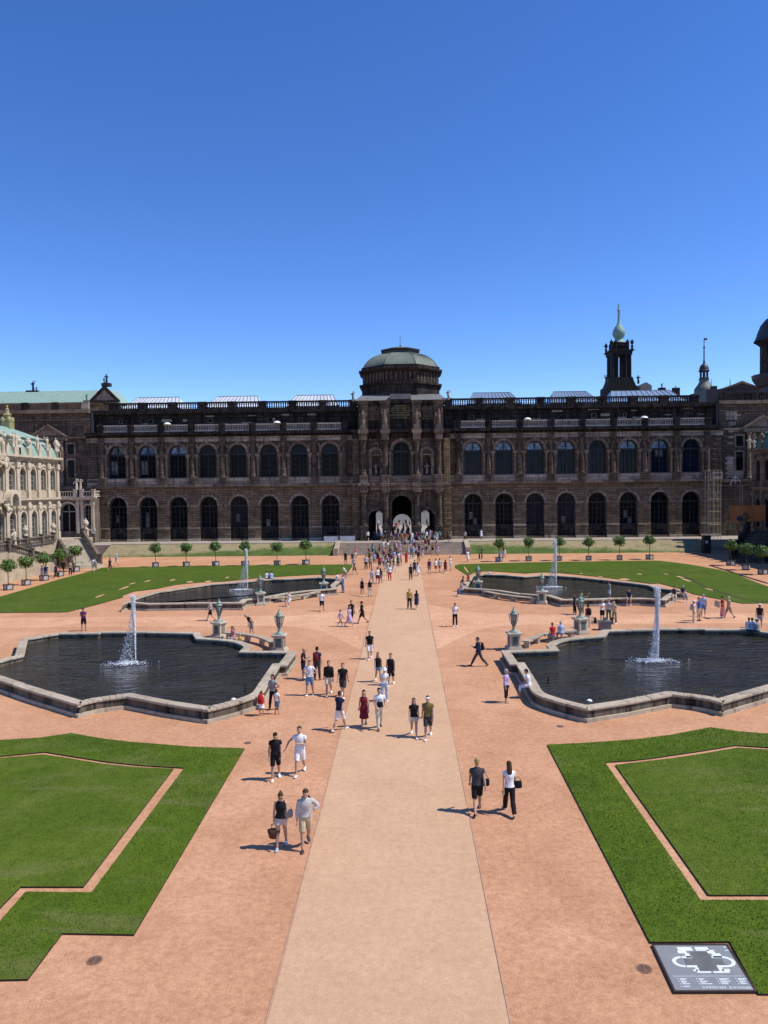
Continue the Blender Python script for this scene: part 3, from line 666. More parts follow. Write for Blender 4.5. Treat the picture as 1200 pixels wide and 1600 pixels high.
bar(.29,.42,.69,.735); bar(.70,.82,.69,.735); bar(.29,.44,.485,.53); bar(.70,.82,.485,.53); bar(.40,.44,.40,.485); bar(.70,.76,.40,.485); bar(.36,.42,.40,.44); bar(.74,.84,.40,.45); bar(.40,.58,.365,.40); bar(.61,.82,.365,.40)
bar(.935,.985,.955,.962); bar(.945,.96,.92,.96); bar(.93,.98,.86,.875)
kid(w, 'plan_relief', M['plaque_white'])
c = MB(); uvpoly(c, [(.45,.41),(.69,.41),(.69,.84),(.45,.84)], .0505, .0525); uvpoly(c, [(.31,.535),(.445,.535),(.445,.685),(.31,.685)], .0505, .0525); uvpoly(c, [(.695,.535),(.82,.535),(.82,.685),(.695,.685)], .0505, .0525); kid(c, 'court_relief', M['plaque_mid'])
c = MB(); rr = random.Random(4)
for col, n in ((.10, 4), (.34, 3), (.60, 3), (.84, 3)):
    for k in range(n):
        v = .235-.052*k; L = rr.uniform(.07, .15)
        uvpoly(c, [(col,v),(col+.012,v),(col+.012,v+.018),(col,v+.018)]); uvpoly(c, [(col+.03,v),(col+.03+L,v),(col+.03+L,v+.014),(col+.03,v+.014)])
        if k < 2: uvpoly(c, [(col+.03,v-.022),(col+.03+L*.7,v-.022),(col+.03+L*.7,v-.010),(col+.03,v-.010)])
for v in (.30, .29): uvpoly(c, [(.05,v),(.95,v),(.95,v+.003),(.05,v+.003)])
kid(c, 'legend_lines', M['plaque_white'])
tc = bpy.data.curves.new('lettering', 'FONT'); tc.body = 'DRESDNER ZWINGER'; tc.size = .085; tc.extrude = .002; tc.space_character = 1.25; tc.align_x = 'RIGHT'; tc.offset = .0012
to = bpy.data.objects.new('lettering', tc); COL.objects.link(to); bpy.context.view_layer.update()
me = bpy.data.meshes.new_from_object(to.evaluated_get(bpy.context.evaluated_depsgraph_get())); bpy.data.objects.remove(to)
me.materials.append(M['plaque_white']); lo = bpy.data.objects.new('lettering', me); COL.objects.link(lo); lo.parent = pl
q = at(.975, .035); lo.location = (q.x-cx, q.y-cy, .053)
def drain(px, py, r_, lab):
    x, y = G(px, py); d = empty('manhole_cover', (x, y, 0), label=lab, cat='drain cover', group='round rusty drain covers in the gravel')
    MB().lathe([(r_*.8,.0),(r_*.8,.012),(r_,.012),(r_,.0)], n=28, cap=False).build('rim', M['rust'], d)
    b = MB()
    for k in range(-3, 4):
        h = math.sqrt(max(0, (.78*r_)**2-(k*.22*r_)**2)); b.box(-h, h, k*.22*r_-.055*r_, k*.22*r_+.055*r_, .004, .014); 
    b.box(-.05*r_, .05*r_, -.76*r_, .76*r_, .005, .0155); b.build('grate', M['rust'], d)
    MB().lathe([(.79*r_, .0035), (0.001, .0036)], n=24, cap=False).build('pit', M['soil'], d)
drain(148, 1501, .17, 'round rusty drain cover in the notch beside the left lawn'); drain(1007, 1514, .165, 'round rusty drain cover left of the grey plaque'); drain(387, 1161, .15, 'round rusty drain cover beside the corner of the left lawn'); drain(875, 1135, .15, 'round rusty drain cover below the near right basin')
# ---------------------------------------------------------------- the long sandstone gallery
FY = 127.0; F = lambda p: (p[0], FY-p[1], p[2])                     # facade frame: across, outwards, up
BAYS = [12.0+5.17*k for k in range(8)]; EDGE = [9.42+5.17*k for k in range(9)]
gal = empty('gallery_building', (0, FY, 0), label='long soot-dark sandstone gallery with two rows of arched windows and a central dome', cat='palace')
GINV = Matrix.Translation((0, -FY, 0))
def gpart(mb, name, mat, parent=None, **kw):
    o = mb.build(name, mat, **kw); o.parent = parent or gal
    if parent is None: o.matrix_parent_inverse = GINV
    return o
def sx(a, b, s): return (a, b) if s > 0 else (-b, -a)
Z0 = TERR
for s in (-1, 1):
    # walls with real openings
    m = MB(F); ops = [(s*c, 1.5, 1.95, 7.65) for c in BAYS]; a, b = sx(8.0, 53.1, s)
    m.arch_wall(a, b, Z0, 10.6, ops, 0, 1.0); gpart(m, 'ground_storey_wall', M['stone_low'])
    m = MB(F); ops = [(s*c, 1.42, 12.3, 16.45) for c in BAYS]; m.arch_wall(a, b, 11.2, 18.4, ops, 0, 1.0)
    if s < 0: m.quad((a,0,11.2),(a,-9,11.2),(a,-9,18.4),(a,0,18.4))
    gpart(m, 'upper_storey_wall', M['stone_up'])
    # rough ashlar bands standing out of the ground storey piers
    m = MB(F)
    for k in range(9):
        l, r = EDGE[k]-1.02, EDGE[k]+1.02
        if k == 0: l = 8.3
        if k == 8: r = 53.0
        for j in range(15):
            z = 4.05+j*.42
            if z > 7.2 and 0 < k < 9: 
                break
            q = random.uniform(.03, .075); a_, b_ = sx(l+random.uniform(0,.05), r-random.uniform(0,.05), s); m.box(a_, b_, .0, q, z, z+.36)
    for j in range(6):
        z = 8.05+j*.42; 
        for k in range(9):
            l, r = EDGE[k]-.62+j*-.0, EDGE[k]+.62
            if k == 0: l = 8.3
            if k == 8: r = 53.0
            if z > 9.3:
                l, r = EDGE[k]-2.57, EDGE[k]+2.57
                if k == 0: l = 8.3
                if k == 8: r = 53.0
                if z < 9.9: l, r = max(l, EDGE[k]-1.15) if k else 8.3, min(r, EDGE[k]+1.15) if k < 8 else 53.0
            a_, b_ = sx(l, r-.03, s); m.box(a_, b_, .0, random.uniform(.03,.075), z, z+.36)
    gpart(m, 'rusticated_blocks', M['stone_low'])
    for k in range(9):
        l, r = EDGE[k]-1.06, EDGE[k]+1.06
        if k == 0: l = 8.2
        if k == 8: r = 53.05
        a_, b_ = sx(l, r, s); gpart(MB(F).box(a_, b_, 0, .16, 3.72, 3.95), 'string_course', M['stone_frieze']); gpart(MB(F).box(a_, b_, 0, .13, 7.42, 7.72), 'impost_course', M['stone_trim'])
        gpart(MB(F).box(a_, b_, .0, .32, Z0, Z0+.42), 'plinth', M['coping'])
    # cornices
    a, b = sx(8.0, 53.3, s)
    m = MB(F); m.box(a, b, -.2, .22, 10.6, 10.78); m.box(a, b, -.2, .55, 10.78, 10.98); m.box(a, b, -.2, .42, 10.98, 11.2)
    for k in range(int((b-a)/.62)): m.box(a+.1+k*.62, a+.38+k*.62, .22, .42, 10.62, 10.775)
    gpart(m, 'storey_cornice', M['stone_trim'])
    m = MB(F); m.box(a, b, .0, .12, 11.2, 12.28)
    gpart(m, 'parapet_band', M['stone_frieze'])
    m = MB(F); m.box(a, b, -.2, .16, 18.4, 18.75); m.box(a, b, -.2, .12, 18.75, 19.2); gpart(m, 'frieze', M['stone_frieze'])
    m = MB(F); m.box(a, b, -.2, .35, 19.2, 19.42); m.box(a, b, -1.5, .95, 19.6, 19.85); m.box(a, b, -1.5, .75, 19.85, 20.1)
    for k in range(int((b-a)/.7)): m.box(a+.1+k*.7, a+.42+k*.7, .1, .62, 19.42, 19.6)
    gpart(m, 'main_cornice', M['stone_black'])
    # columns, pedestals
    for k in range(9):
        x = s*EDGE[k]
        if k == 8: x = s*(EDGE[k]-.1)
        if k == 0: x = s*(EDGE[k]+.15)
        m = MB(F); m.box(x-.62, x+.62, .12, .62, 11.205, 12.2); m.box(x-.70, x+.70, .12, .70, 12.2, 12.42)
        m.lathe([(.52,12.42),(.52,12.6),(.42,12.68)], (x, .22, 0), 14); m.lathe([(.41,12.68),(.42,14.5),(.35,17.5),(.36,17.55),(.48,18.0),(.50,18.02)], (x, .22, 0), 14)
        m.box(x-.55, x+.55, 0, .68, 18.02, 18.42); m.box(x-.5, x+.5, .1, .5, 18.42, 19.19)
        gpart(m, 'column', M['stone_up'])
    for c in BAYS:
        for e in (-1, 1):
            x = s*c+e*1.86; m = MB(F); m.lathe([(.26,12.3),(.26,12.45),(.2,12.5),(.19,15.6),(.28,15.85)], (x, .12, 0), 10)
            m.box(x-.36, x+.36, .0, .42, 15.86, 16.05); m.box(x-.36, x+.36, .0, .5, 16.05, 16.32)
            gpart(m, 'colonnette', M['stone_trim'])
    # windows
    for k, c in enumerate(BAYS):
        x = s*c; rr = random.Random(k*7+s)
        # ground storey
        m = MB(F); m.arch_ring(x, 1.32, 1.5, 7.65, -.95, -.60, 3.9); m.box(x-1.49, x+1.49, -.94, -.5, 3.72, 3.9)
        m.box(x-.06, x+.06, -.9, -.62, 3.9, 9.05); m.box(x-1.33, x+1.33, -.9, -.6, 7.4, 7.62)
        for z in (4.8, 5.7, 6.55): m.box(x-1.33, x+1.33, -.88, -.7, z-.03, z+.03)
        for e in (-.68, .68): m.box(x+e-.03, x+e+.03, -.88, -.7, 3.9, 7.4)
        for an in (PI/4, PI*3/4): m.tube([(x, -.8, 7.65), (x+1.33*math.cos(an), -.8, 7.65+1.33*math.sin(an))], .035, 4)
        wdw = gpart(m, 'window', M['frame_dark'])
        gl = M['glass'] if rr.random() < .8 else M['glass_blue']
        q = MB(F); q.arch_panel(x, 1.36, 3.88, 7.65, -.86); gpart(q, 'pane', gl, wdw)
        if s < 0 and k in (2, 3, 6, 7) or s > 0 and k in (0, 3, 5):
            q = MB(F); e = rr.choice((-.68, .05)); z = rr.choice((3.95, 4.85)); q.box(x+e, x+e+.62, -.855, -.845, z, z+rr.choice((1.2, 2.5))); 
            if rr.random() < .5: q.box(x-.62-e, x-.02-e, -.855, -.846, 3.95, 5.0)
            gpart(q, 'painted_window_reflection', M['glass_gray'], wdw).name = 'painted_reflection'  # pale reflection painted as a thin grey sheet over the pane
        q = MB(F); q.arch_ring(x, 1.5, 1.86, 7.65, -.05, .14); q.box(x-.2, x+.2, .0, .26, 9.12, 9.72); gpart(q, 'arch_moulding', M['stone_arch'], wdw)
        q = MB(F); q.box(x-1.49, x+1.49, -.95, -.42, 1.96, 3.71); q.box(x-1.3, x+1.3, -.46, -.38, 3.45, 3.715); q.box(x-.85, x+.85, -.5, -.40, 2.0, 3.05); gpart(q, 'sill_panel', M['stone_black'], wdw)
        q = MB(F)
        q.box(x-.68, x+.68, -.42, -.395, 2.1, 2.92)
        gpart(q, 'basement_pane', M['glass'], wdw)
        q = MB(F)
        for j in range(7): q.box(x-.66+j*.2, x-.62+j*.2, -.395, -.36, 2.1, 2.92)
        q.box(x-.7, x+.7, -.393, -.365, 2.45, 2.5); gpart(q, 'basement_grille', M['iron'], wdw)
        # upper storey
        m = MB(F); m.arch_ring(x, 1.26, 1.42, 16.45, -.75, -.42, 12.45); m.box(x-1.41, x+1.41, -.7, -.3, 12.3, 12.46)
        m.box(x-.07, x+.07, -.7, -.42, 12.45, 17.8); m.box(x-1.28, x+1.28, -.7, -.4, 16.1, 16.42)
        for z in (13.4, 14.3, 15.2): m.box(x-1.28, x+1.28, -.68, -.5, z-.03, z+.03)
        for e in (-.66, .66): m.box(x+e-.03, x+e+.03, -.68, -.5, 12.45, 16.1)
        for an in (PI/5, PI*2/5, PI*3/5, PI*4/5): m.tube([(x+.5*math.cos(an), -.6, 16.45+.5*math.sin(an)), (x+1.28*math.cos(an), -.6, 16.45+1.28*math.sin(an))], .03, 4)
        m.arch_ring(x, .46, .52, 16.45, -.64, -.56)
        wdw = gpart(m, 'window', M['frame_dark'])
        q = MB(F); q.box(x-1.30, x+1.30, -.67, -.66, 12.45, 16.12); gpart(q, 'pane', M['glass_blue'] if s > 0 else M['glass'], wdw)
        q = MB(F); q.arch_panel(x, 1.28, 16.4, 16.45, -.655)
        gpart(q, 'fanlight', M['glass_sky_paint'] if (s > 0 and k in (0, 1, 2, 3, 5, 6) or s < 0 and k in (5, 6)) else (M['glass_gray'] if s < 0 and k == 7 else M['glass_blue']), wdw)
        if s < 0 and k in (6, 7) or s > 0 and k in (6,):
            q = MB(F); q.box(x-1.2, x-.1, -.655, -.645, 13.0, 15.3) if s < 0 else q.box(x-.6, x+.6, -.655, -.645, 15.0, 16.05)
            gpart(q, 'painted_reflection', M['glass_gray'], wdw)  # painted reflection patch on the upper pane
        q = MB(F); q.arch_ring(x, 1.42, 1.86, 16.45, -.05, .2); q.box(x-.22, x+.22, .0, .42, 17.8, 18.39); gpart(q, 'arch_moulding', M['stone_trim'], wdw)
        q = MB(F)
        for e in (-1, 1):                        # carved figures in the spandrels
            for j in range(4): q.ell((x+e*(1.55+.12*j), .05, 17.15+.25*j), .22, .14, .16, 7, 5)
            q.tube([(x+e*1.5,.08,17.0),(x+e*2.0,.1,17.7),(x+e*1.75,.08,18.1)], .1, 5)
        gpart(q, 'spandrel_relief', M['stone_trim'], wdw, smooth=True)
        q = MB(F); q.box(x-1.5, x+1.5, .12, .20, 11.35, 12.15); gpart(q, 'sill_panel', M['stone_frieze'], wdw)
    # lower balustrade in front of the attic
    for k in range(8):
        c = BAYS[k]; a, b = sx(c-2.05, c+2.05, s); m = MB(F); m.box(a, b, .05, .45, 20.1, 20.3); m.box(a, b, .02, .48, 21.08, 21.3)
        for j in range(15):
            x = a+.14+j*(b-a-.28)/14; m.lathe([(.07,20.3),(.10,20.45),(.06,20.66),(.10,20.87),(.06,21.08)], (x, .25, 0), 6, cap=False)
        gpart(m, 'balustrade', M['stone_balu'])
    for k in range(9):
        x = s*EDGE[k]; m = MB(F); m.box(x-.52, x+.52, 0, .52, 20.1, 21.1); m.box(x-.58, x+.58, -.05, .58, 21.1, 21.36); gpart(m, 'balustrade_pedestal', M['stone_black'])
    # attic
    a, b = sx(7.2, 53.1, s); AY = -2.2
    m = MB(F); m.box(a, b, AY-.6, AY, 20.08, 23.2); nwall = len(m.f); aw = m
    m = MB(F); m.box(a, b, AY-.8, AY+.25, 22.6, 22.78); m.box(a, b, AY-.8, AY+.18, 23.2, 23.4); m.box(a, b, AY-.8, AY+.75, 23.4, 23.62); m.box(a, b, AY-.8, AY+.5, 23.62, 24.05)
    for k in range(int((b-a)/.8)): m.box(a+.1+k*.8, a+.5+k*.8, AY+.1, AY+.5, 23.22, 23.395)
    gpart(m, 'attic_cornice', M['stone_black'])
    for k in range(8):
        x = s*BAYS[k]
        if k in ((1, 2, 4, 6, 7) if s < 0 else (0, 4, 5, 7)):
            m = MB(F); w_ = .45 if (k+s) % 2 else .28; m.box(x-w_, x+w_, AY+.0, AY+.07, 21.75, 22.5); wd = gpart(m, 'attic_window', M['stone_trim']); q = MB(F); q.box(x-w_+.1, x+w_-.1, AY+.07, AY+.085, 21.82, 22.43); gpart(q, 'pane', M['glass'], wd)
    m = aw; rr = random.Random(5+s)
    for j in range(16):                          # replaced, paler blocks
        x = s*rr.uniform(12, 52); z = rr.choice((20.9, 21.5, 22.0, 22.8, 23.05)); w_ = rr.uniform(.3, 1.0); m.box(x-w_, x+w_, AY+.0, AY+.03+.004*j, z, z+rr.choice((.16, .3, .45)))
    o = gpart(m, 'attic_wall', M['stone_black'], recalc=False); o.data.materials.append(M['stone_frieze'])
    for f in o.data.polygons: f.material_index = 1 if f.index >= nwall else 0
    # upper balustrade, open to the sky
    nb = 8
    for k in range(nb):
        c = 10.4+5.17*k+.3; a, b = sx(c-1.95, c+1.95, s); m = MB(F); m.box(a, b, AY-.05, AY+.35, 24.05, 24.2); m.box(a, b, AY-.08, AY+.38, 25.02, 25.3)
        for j in range(10):
            x = a+.2+j*(b-a-.4)/9; m.lathe([(.09,24.2),(.15,24.36),(.07,24.62),(.15,24.84),(.08,25.02)], (x, AY+.15, 0), 7, cap=False)
        gpart(m, 'balustrade', M['stone_black'])
    for k in range(nb+1):
        x = s*(10.4+5.17*(k-.5)+.3); m = MB(F); m.box(x-.66, x+.66, AY-.1, AY+.42, 24.04, 25.06); m.box(x-.72, x+.72, AY-.15, AY+.48, 25.06, 25.34); gpart(m, 'balustrade_pedestal', M['stone_black'])
    # wing body and roof
    m = MB(); a, b = sx(8.2, 53.0, s); m.box(a, b, 128.05, 144.9, Z0, 19.55) if False else None
    m.box(a, b, 142, 142.4, Z0, 23.7); m.box(a, b, 127.9, 142, 19.3, 20.06); m.box(min(a,b) if s<0 else a, (a+.3) if s>0 else a+.3, 128.1, 142, Z0, 19.3)
    m.box(a, b, 129.9, 142.4, 23.7, 24.0); x0_, x1_ = (sx(52.7, 53.0, s)); m.box(x0_, x1_, 128.1, 142, Z0, 23.7)
    gpart(m, 'roof', M['roof_dark'])
    spans = [(10.9, 20.3), (24.6, 34.6), (38.9, 49.2)] if s < 0 else [(11.6, 21.0), (26.0, 34.6), (36.3, 49.4)]
    for (l, r) in spans:
        a, b = sx(l, r, s); m = MB(); h = .95 if s < 0 else 1.25
        zr = 27.15; m.add([(a,132.2,24.7),(b,132.2,24.7),(b,141.8,24.7),(a,141.8,24.7),(a+1.4,137,zr),(b-1.4,137,zr)], [(0,1,5,4),(1,2,5),(2,3,4,5),(3,0,4)])
        sk = gpart(m, 'skylight', M['skylight'] if s < 0 else M['skylight_blue']); m = MB()
        for j in range(13):
            t = j/12; m.tube([(a+(b-a)*t, 132.18, 24.73), (a+1.4+(b-a-2.8)*t, 136.98, zr+.03)], .05, 4)
        m.tube([(a+1.4,137,zr+.03),(b-1.4,137,zr+.03)], .08, 4); m.box(a, b, 132.3, 132.5, 24.0, 24.66); gpart(m, 'glazing_bars', M['metal_gray'], sk)
    # end quoins
    m = MB(F)
    for j in range(17):
        z = 11.3+j*.42; q = .10 if j % 2 else .05; a, b = sx(51.6 if j % 2 else 52.1, 53.15, s); m.box(a, b, 0, q+.04, z, z+.36)
    gpart(m, 'quoins', M['stone_up'])
    # corner block with pedimented window bay
    CF = lambda p, o=1.1: (p[0], FY+o-p[1], p[2])
    a, b = sx(53.1, 78, s); m = MB(CF); ops = [(s*56.4, .55, 13.0, 15.2), (s*56.4, .55, 16.9, 18.2)]
    m.quad((a,0,Z0),(b,0,Z0),(b,0,23.6),(a,0,23.6)); m.quad((s*53.1,0,Z0),(s*53.1,-12,Z0),(s*53.1,-12,23.6),(s*53.1,0,23.6)); m.quad((a,0,23.6),(b,0,23.6),(b,-14,23.6),(a,-14,23.6))
    nwall = len(m.f)
    if s > 0:
        for (l, r, zb, zt) in ((54.3, 56.1, 21.0, 22.4), (56.1, 56.7, 21.6, 21.9), (54.6, 55.9, 20.1, 20.7), (54.7, 56.2, 18.9, 19.25), (54.6, 56.1, 17.9, 18.3), (54.5, 55.6, 16.9, 17.25), (54.2, 57.2, 11.3, 14.8)): m.box(l, r, 0, .06, zb, zt)
    o = gpart(m, 'corner_block_wall', M['stone_up'], recalc=False); o.data.materials.append(M['stone_frieze'])
    for f in o.data.polygons: f.material_index = 1 if f.index >= nwall else 0
    m = MB(CF); m.box(a, b, 0, .6, 23.6, 23.85); m.box(a, b, 0, .4, 23.85, 24.2); m.box(a, b, 0, .25, 22.4, 22.6); m.box(a, b, 0, .3, 19.3, 19.6); m.box(a, b, 0, .35, 10.6, 11.1); gpart(m, 'corner_block_cornice', M['stone_trim'])
    for k in range(4):
        c = 56.2+5.2*k+.2; l, r = sx(c-2.0, c+2.0, s); m = MB(CF); m.box(l, r, -.2, .25, 24.2, 24.35); m.box(l, r, -.22, .28, 25.15, 25.45)
        for j in range(10):
            x = l+.2+j*(r-l-.4)/9; m.lathe([(.09,24.35),(.16,24.5),(.07,24.76),(.16,24.98),(.08,25.15)], (x, .02, 0), 7, cap=False)
        gpart(m, 'balustrade', M['stone_trim'] if s < 0 else M['stone_black'])
        x = s*(c-2.6); m = MB(CF); m.box(x-.6, x+.6, -.25, .3, 24.2, 25.5); gpart(m, 'balustrade_pedestal', M['stone_frieze'] if (k == 0 and s < 0) else M['stone_black'])
    m = MB(CF)
    for j in range(30):
        z = 6.0+j*.42; q = .10 if j % 2 else .05; l, r = sx(53.12, 54.5 if j % 2 else 54.1, s); m.box(l, r, 0, q+.04, z, z+.36)
    gpart(m, 'quoins', M['stone_up'])
    xc = s*60.2; m = MB(CF); m.yprism([(xc-3.1,19.7),(xc+3.1,19.7),(xc,21.6)], 0, .5); m.yprism([(xc-3.4,19.6),(xc-2.8,19.6),(xc,21.35),(xc+2.8,19.6),(xc+3.4,19.6),(xc,21.75)], -.0, .75); m.box(xc-3.2, xc+3.2, 0, .6, 18.9, 19.58)
    gpart(m, 'pediment', M['stone_trim'])
    for e in (-2.2, 2.2):
        m = MB(CF); m.lathe([(.4,11.2),(.4,11.5),(.32,11.6),(.28,18.3),(.42,18.85)], (xc+e, .35, 0), 12); gpart(m, 'column', M['stone_trim'])
    for zb, zt in ((16.6, 18.3), (12.6, 15.6)):
        x = s*56.5; m = MB(CF); m.box(x-.85, x+.85, .0, .16, zb-.2, zt+.3); wd = gpart(m, 'window', M['stone_trim']); q = MB(CF); q.box(x-.55, x+.55, .16, .175, zb, zt); gpart(q, 'pane', M['glass'], wd)
    x = xc; m = MB(CF); m.box(x-1.0, x+1.0, .0, .16, 12.5, 17.2); wd = gpart(m, 'window', M['stone_trim']); q = MB(CF); q.box(x-.75, x+.75, .16, .18, 12.7, 17.0); gpart(q, 'pane', M['glass'], wd)

# ---- central pavilion
CY = 125.3; P = lambda p: (p[0], CY-p[1], p[2])
m = MB(P); m.arch_wall(-8.0, 8.0, Z0, 10.6, [(-4.22, 1.28, Z0, 5.25), (0, 1.66, Z0, 7.3), (4.22, 1.28, Z0, 5.25)], 0, 1.4, 14)
for s in (-1, 1): m.quad((s*8,0,Z0),(s*8,-2.5,Z0),(s*8,-2.5,10.6),(s*8,0,10.6))
gpart(m, 'portal_wall', M['stone_up'])
m = MB(P); m.arch_wall(-8.0, 8.0, 11.1, 18.5, [(-4.22, .62, 12.5, 14.9), (0, 1.42, 12.3, 16.45), (4.22, .62, 12.5, 14.9)], 0, .9, 12)
for s in (-1, 1):
    m.quad((s*8,0,11.1),(s*8,-2.5,11.1),(s*8,-2.5,18.5),(s*8,0,18.5)); m.arch_panel(s*4.22, .64, 12.45, 14.9, -.88)
gpart(m, 'portal_upper_wall', M['stone_up'])
# passages through the building
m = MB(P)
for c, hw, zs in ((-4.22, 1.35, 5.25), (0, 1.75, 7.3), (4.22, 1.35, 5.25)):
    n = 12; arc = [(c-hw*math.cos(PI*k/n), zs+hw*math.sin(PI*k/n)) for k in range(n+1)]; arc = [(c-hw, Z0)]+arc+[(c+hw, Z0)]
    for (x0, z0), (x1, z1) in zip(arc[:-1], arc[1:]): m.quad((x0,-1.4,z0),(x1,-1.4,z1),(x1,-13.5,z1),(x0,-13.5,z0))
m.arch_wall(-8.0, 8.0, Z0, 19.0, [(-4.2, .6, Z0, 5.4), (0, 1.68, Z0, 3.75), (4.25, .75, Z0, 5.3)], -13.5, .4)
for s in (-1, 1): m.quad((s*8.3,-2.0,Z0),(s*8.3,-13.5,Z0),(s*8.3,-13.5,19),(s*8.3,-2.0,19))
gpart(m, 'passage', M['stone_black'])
for c, hw, zs, zb in ((-4.22, 1.28, 5.25, 4.6), (0, 1.66, 7.3, 7.0), (4.22, 1.28, 5.25, 4.6)):
    m = MB(P); m.arch_ring(c, hw, hw+.34, zs, -.05, .16, Z0); m.box(c-.24, c+.24, 0, .34, zs+hw-.05, zs+hw+.6); gpart(m, 'arch_moulding', M['stone_up'])
for c in (-4.22, 4.22):
    m = MB(P); m.lathe([(.62,-.06),(.62,.06),(.46,.1),(.42,.03)], (0,0,0), 16, cap=False)
    m.v = [(c+(v[0]-0), CY-(.06+(v[2])), 8.9+(CY-v[1]-0)*1.0-CY+CY) if False else (c+v[0], CY-.06-v[2], 8.9+(CY-v[1])) for v in m.v]
    gpart(m, 'roundel', M['stone_trim'])
    m = MB(P); m.lathe([(.6,-.06),(.6,.06),(.44,.1),(.4,.03)], (0,0,0), 16, cap=False); m.v = [(c+v[0], CY-.06-v[2], 17.2+(CY-v[1])) for v in m.v]; gpart(m, 'roundel', M['stone_trim'])
    m = MB(P); m.box(c-1.15, c-.66, 0, .22, 12.3, 15.6); m.box(c+.66, c+1.15, 0, .22, 12.3, 15.6); m.box(c-1.3, c+1.3, 0, .3, 15.62, 15.85)
    m.arch_ring(c, .75, 1.2, 15.85, 0, .28); gpart(m, 'niche_frame', M['stone_trim'])
# central upper window
m = MB(P); m.arch_ring(0, 1.26, 1.42, 16.45, -.75, -.42, 12.45); m.box(-.07, .07, -.7, -.42, 12.4, 17.8); m.box(-1.28, 1.28, -.7, -.4, 16.1, 16.42); m.box(-1.41, 1.41, -.7, -.3, 12.3, 12.46)
for z in (13.4, 14.3, 15.2): m.box(-1.28, 1.28, -.68, -.5, z-.03, z+.03)
for e in (-.66, .66): m.box(e-.03, e+.03, -.68, -.5, 12.45, 16.1)
wd = gpart(m, 'window', M['frame_dark']); q = MB(P); q.arch_panel(0, 1.3, 12.4, 16.45, -.655); gpart(q, 'pane', M['glass'], wd)
q = MB(P); q.arch_ring(0, 1.42, 1.9, 16.45, -.05, .2); q.box(-.24, .24, 0, .42, 17.8, 18.45); gpart(q, 'arch_moulding', M['stone_trim'], wd)
for e in (-1, 1):
    x = e*1.9; m = MB(P); m.lathe([(.26,12.3),(.26,12.45),(.2,12.5),(.19,15.6),(.28,15.85)], (x, .12, 0), 10); m.box(x-.36, x+.36, 0, .42, 15.86, 16.3); gpart(m, 'colonnette', M['stone_trim'])
# two orders of free-standing columns with projecting entablatures
for x in (-6.2, -2.6, 2.6, 6.2):
    m = MB(P); m.box(x-.72, x+.72, 0, 1.5, Z0, Z0+.5); m.box(x-.6, x+.6, 0, 1.35, Z0+.5, 3.7); m.box(x-.72, x+.72, 0, 1.45, 3.7, 4.0); gpart(m, 'column_pedestal', M['stone_up'])
    m = MB(P); m.lathe([(.58,4.0),(.58,4.15),(.5,4.25),(.55,4.35),(.43,4.45),(.44,6.5),(.37,8.7),(.38,8.75),(.42,9.0),(.6,9.55),(.62,9.6)], (x, .8, 0), 16); gpart(m, 'column', M['stone_up'], smooth=True, angle=40)
    m = MB(P); m.box(x-.68, x+.68, 0, 1.45, 9.6, 10.2); m.box(x-.62, x+.62, 0, 1.3, 10.2, 10.6); m.box(x-.85, x+.85, 0, 1.75, 10.6, 11.1); gpart(m, 'entablature_block', M['stone_trim'])
    m = MB(P); m.box(x-.62, x+.62, 0, 1.3, 11.1, 12.15); m.box(x-.7, x+.7, 0, 1.4, 12.15, 12.4); gpart(m, 'column_pedestal', M['stone_trim'])
    m = MB(P); m.lathe([(.52,12.4),(.52,12.55),(.44,12.65),(.39,12.75),(.40,14.5),(.33,17.2),(.34,17.25),(.38,17.5),(.55,18.1),(.56,18.15)], (x, .72, 0), 16); gpart(m, 'column', M['stone_up'], smooth=True, angle=40)
    m = MB(P); m.box(x-.62, x+.62, 0, 1.35, 18.15, 19.2); m.box(x-.8, x+.8, 0, 1.75, 19.2, 19.9); gpart(m, 'entablature_block', M['stone_trim'])
    m = MB(P); m.box(x-.5, x+.5, 0, 1.2, 19.9, 20.7); gpart(m, 'statue_base', M['stone_trim'])
    m = MB(P); m.box(x-.75, x+.75, -.6, .3, 20.0, 24.2); m.box(x-.9, x+.9, -.6, .5, 24.2, 24.7); gpart(m, 'attic_pier', M['stone_up'])
for s in (-1, 1):
    m = MB(P); x = s*7.55; m.box(x-.5, x+.5, -1, .35, 11.1, 18.4); gpart(m, 'end_pilaster', M['stone_sunlit'] if s > 0 else M['stone_up'])
    m = MB(P)
    for j in range(20): 
        z = 1.9+j*.43; q = .22 if j % 2 else .12; a, b = sx(7.0, 8.05+q, s); m.box(a, b, -1.6, q, z, z+.37)
    gpart(m, 'quoins', M['stone_sunlit'] if s > 0 else M['stone_low'])
m = MB(P); m.box(-8.1, 8.1, -.2, .35, 9.9, 10.3); m.box(-8.1, 8.1, -.2, .2, 10.3, 10.62); m.box(-8.2, 8.2, -.2, .75, 10.62, 11.1); gpart(m, 'storey_cornice', M['stone_trim'])
m = MB(P); m.box(-8.0, 8.0, 0, .25, 11.1, 12.28)
for c in (-4.4, 0, 4.4): m.box(c-1.15, c+1.15, .25, .42, 11.3, 12.15)
gpart(m, 'parapet_band', M['stone_trim'])
m = MB(P); m.box(-8.1, 8.1, -.2, .3, 18.5, 19.2); m.box(-8.3, 8.3, -.2, .9, 19.45, 19.9); m.box(-8.2, 8.2, -.2, .5, 19.2, 19.45); gpart(m, 'main_cornice', M['stone_black'])
m = MB(P); m.box(-7.2, 7.2, -3, -.3, 19.9, 24.2); m.box(-7.6, 7.6, -3, .1, 24.2, 24.72); gpart(m, 'attic_wall', M['stone_black'])
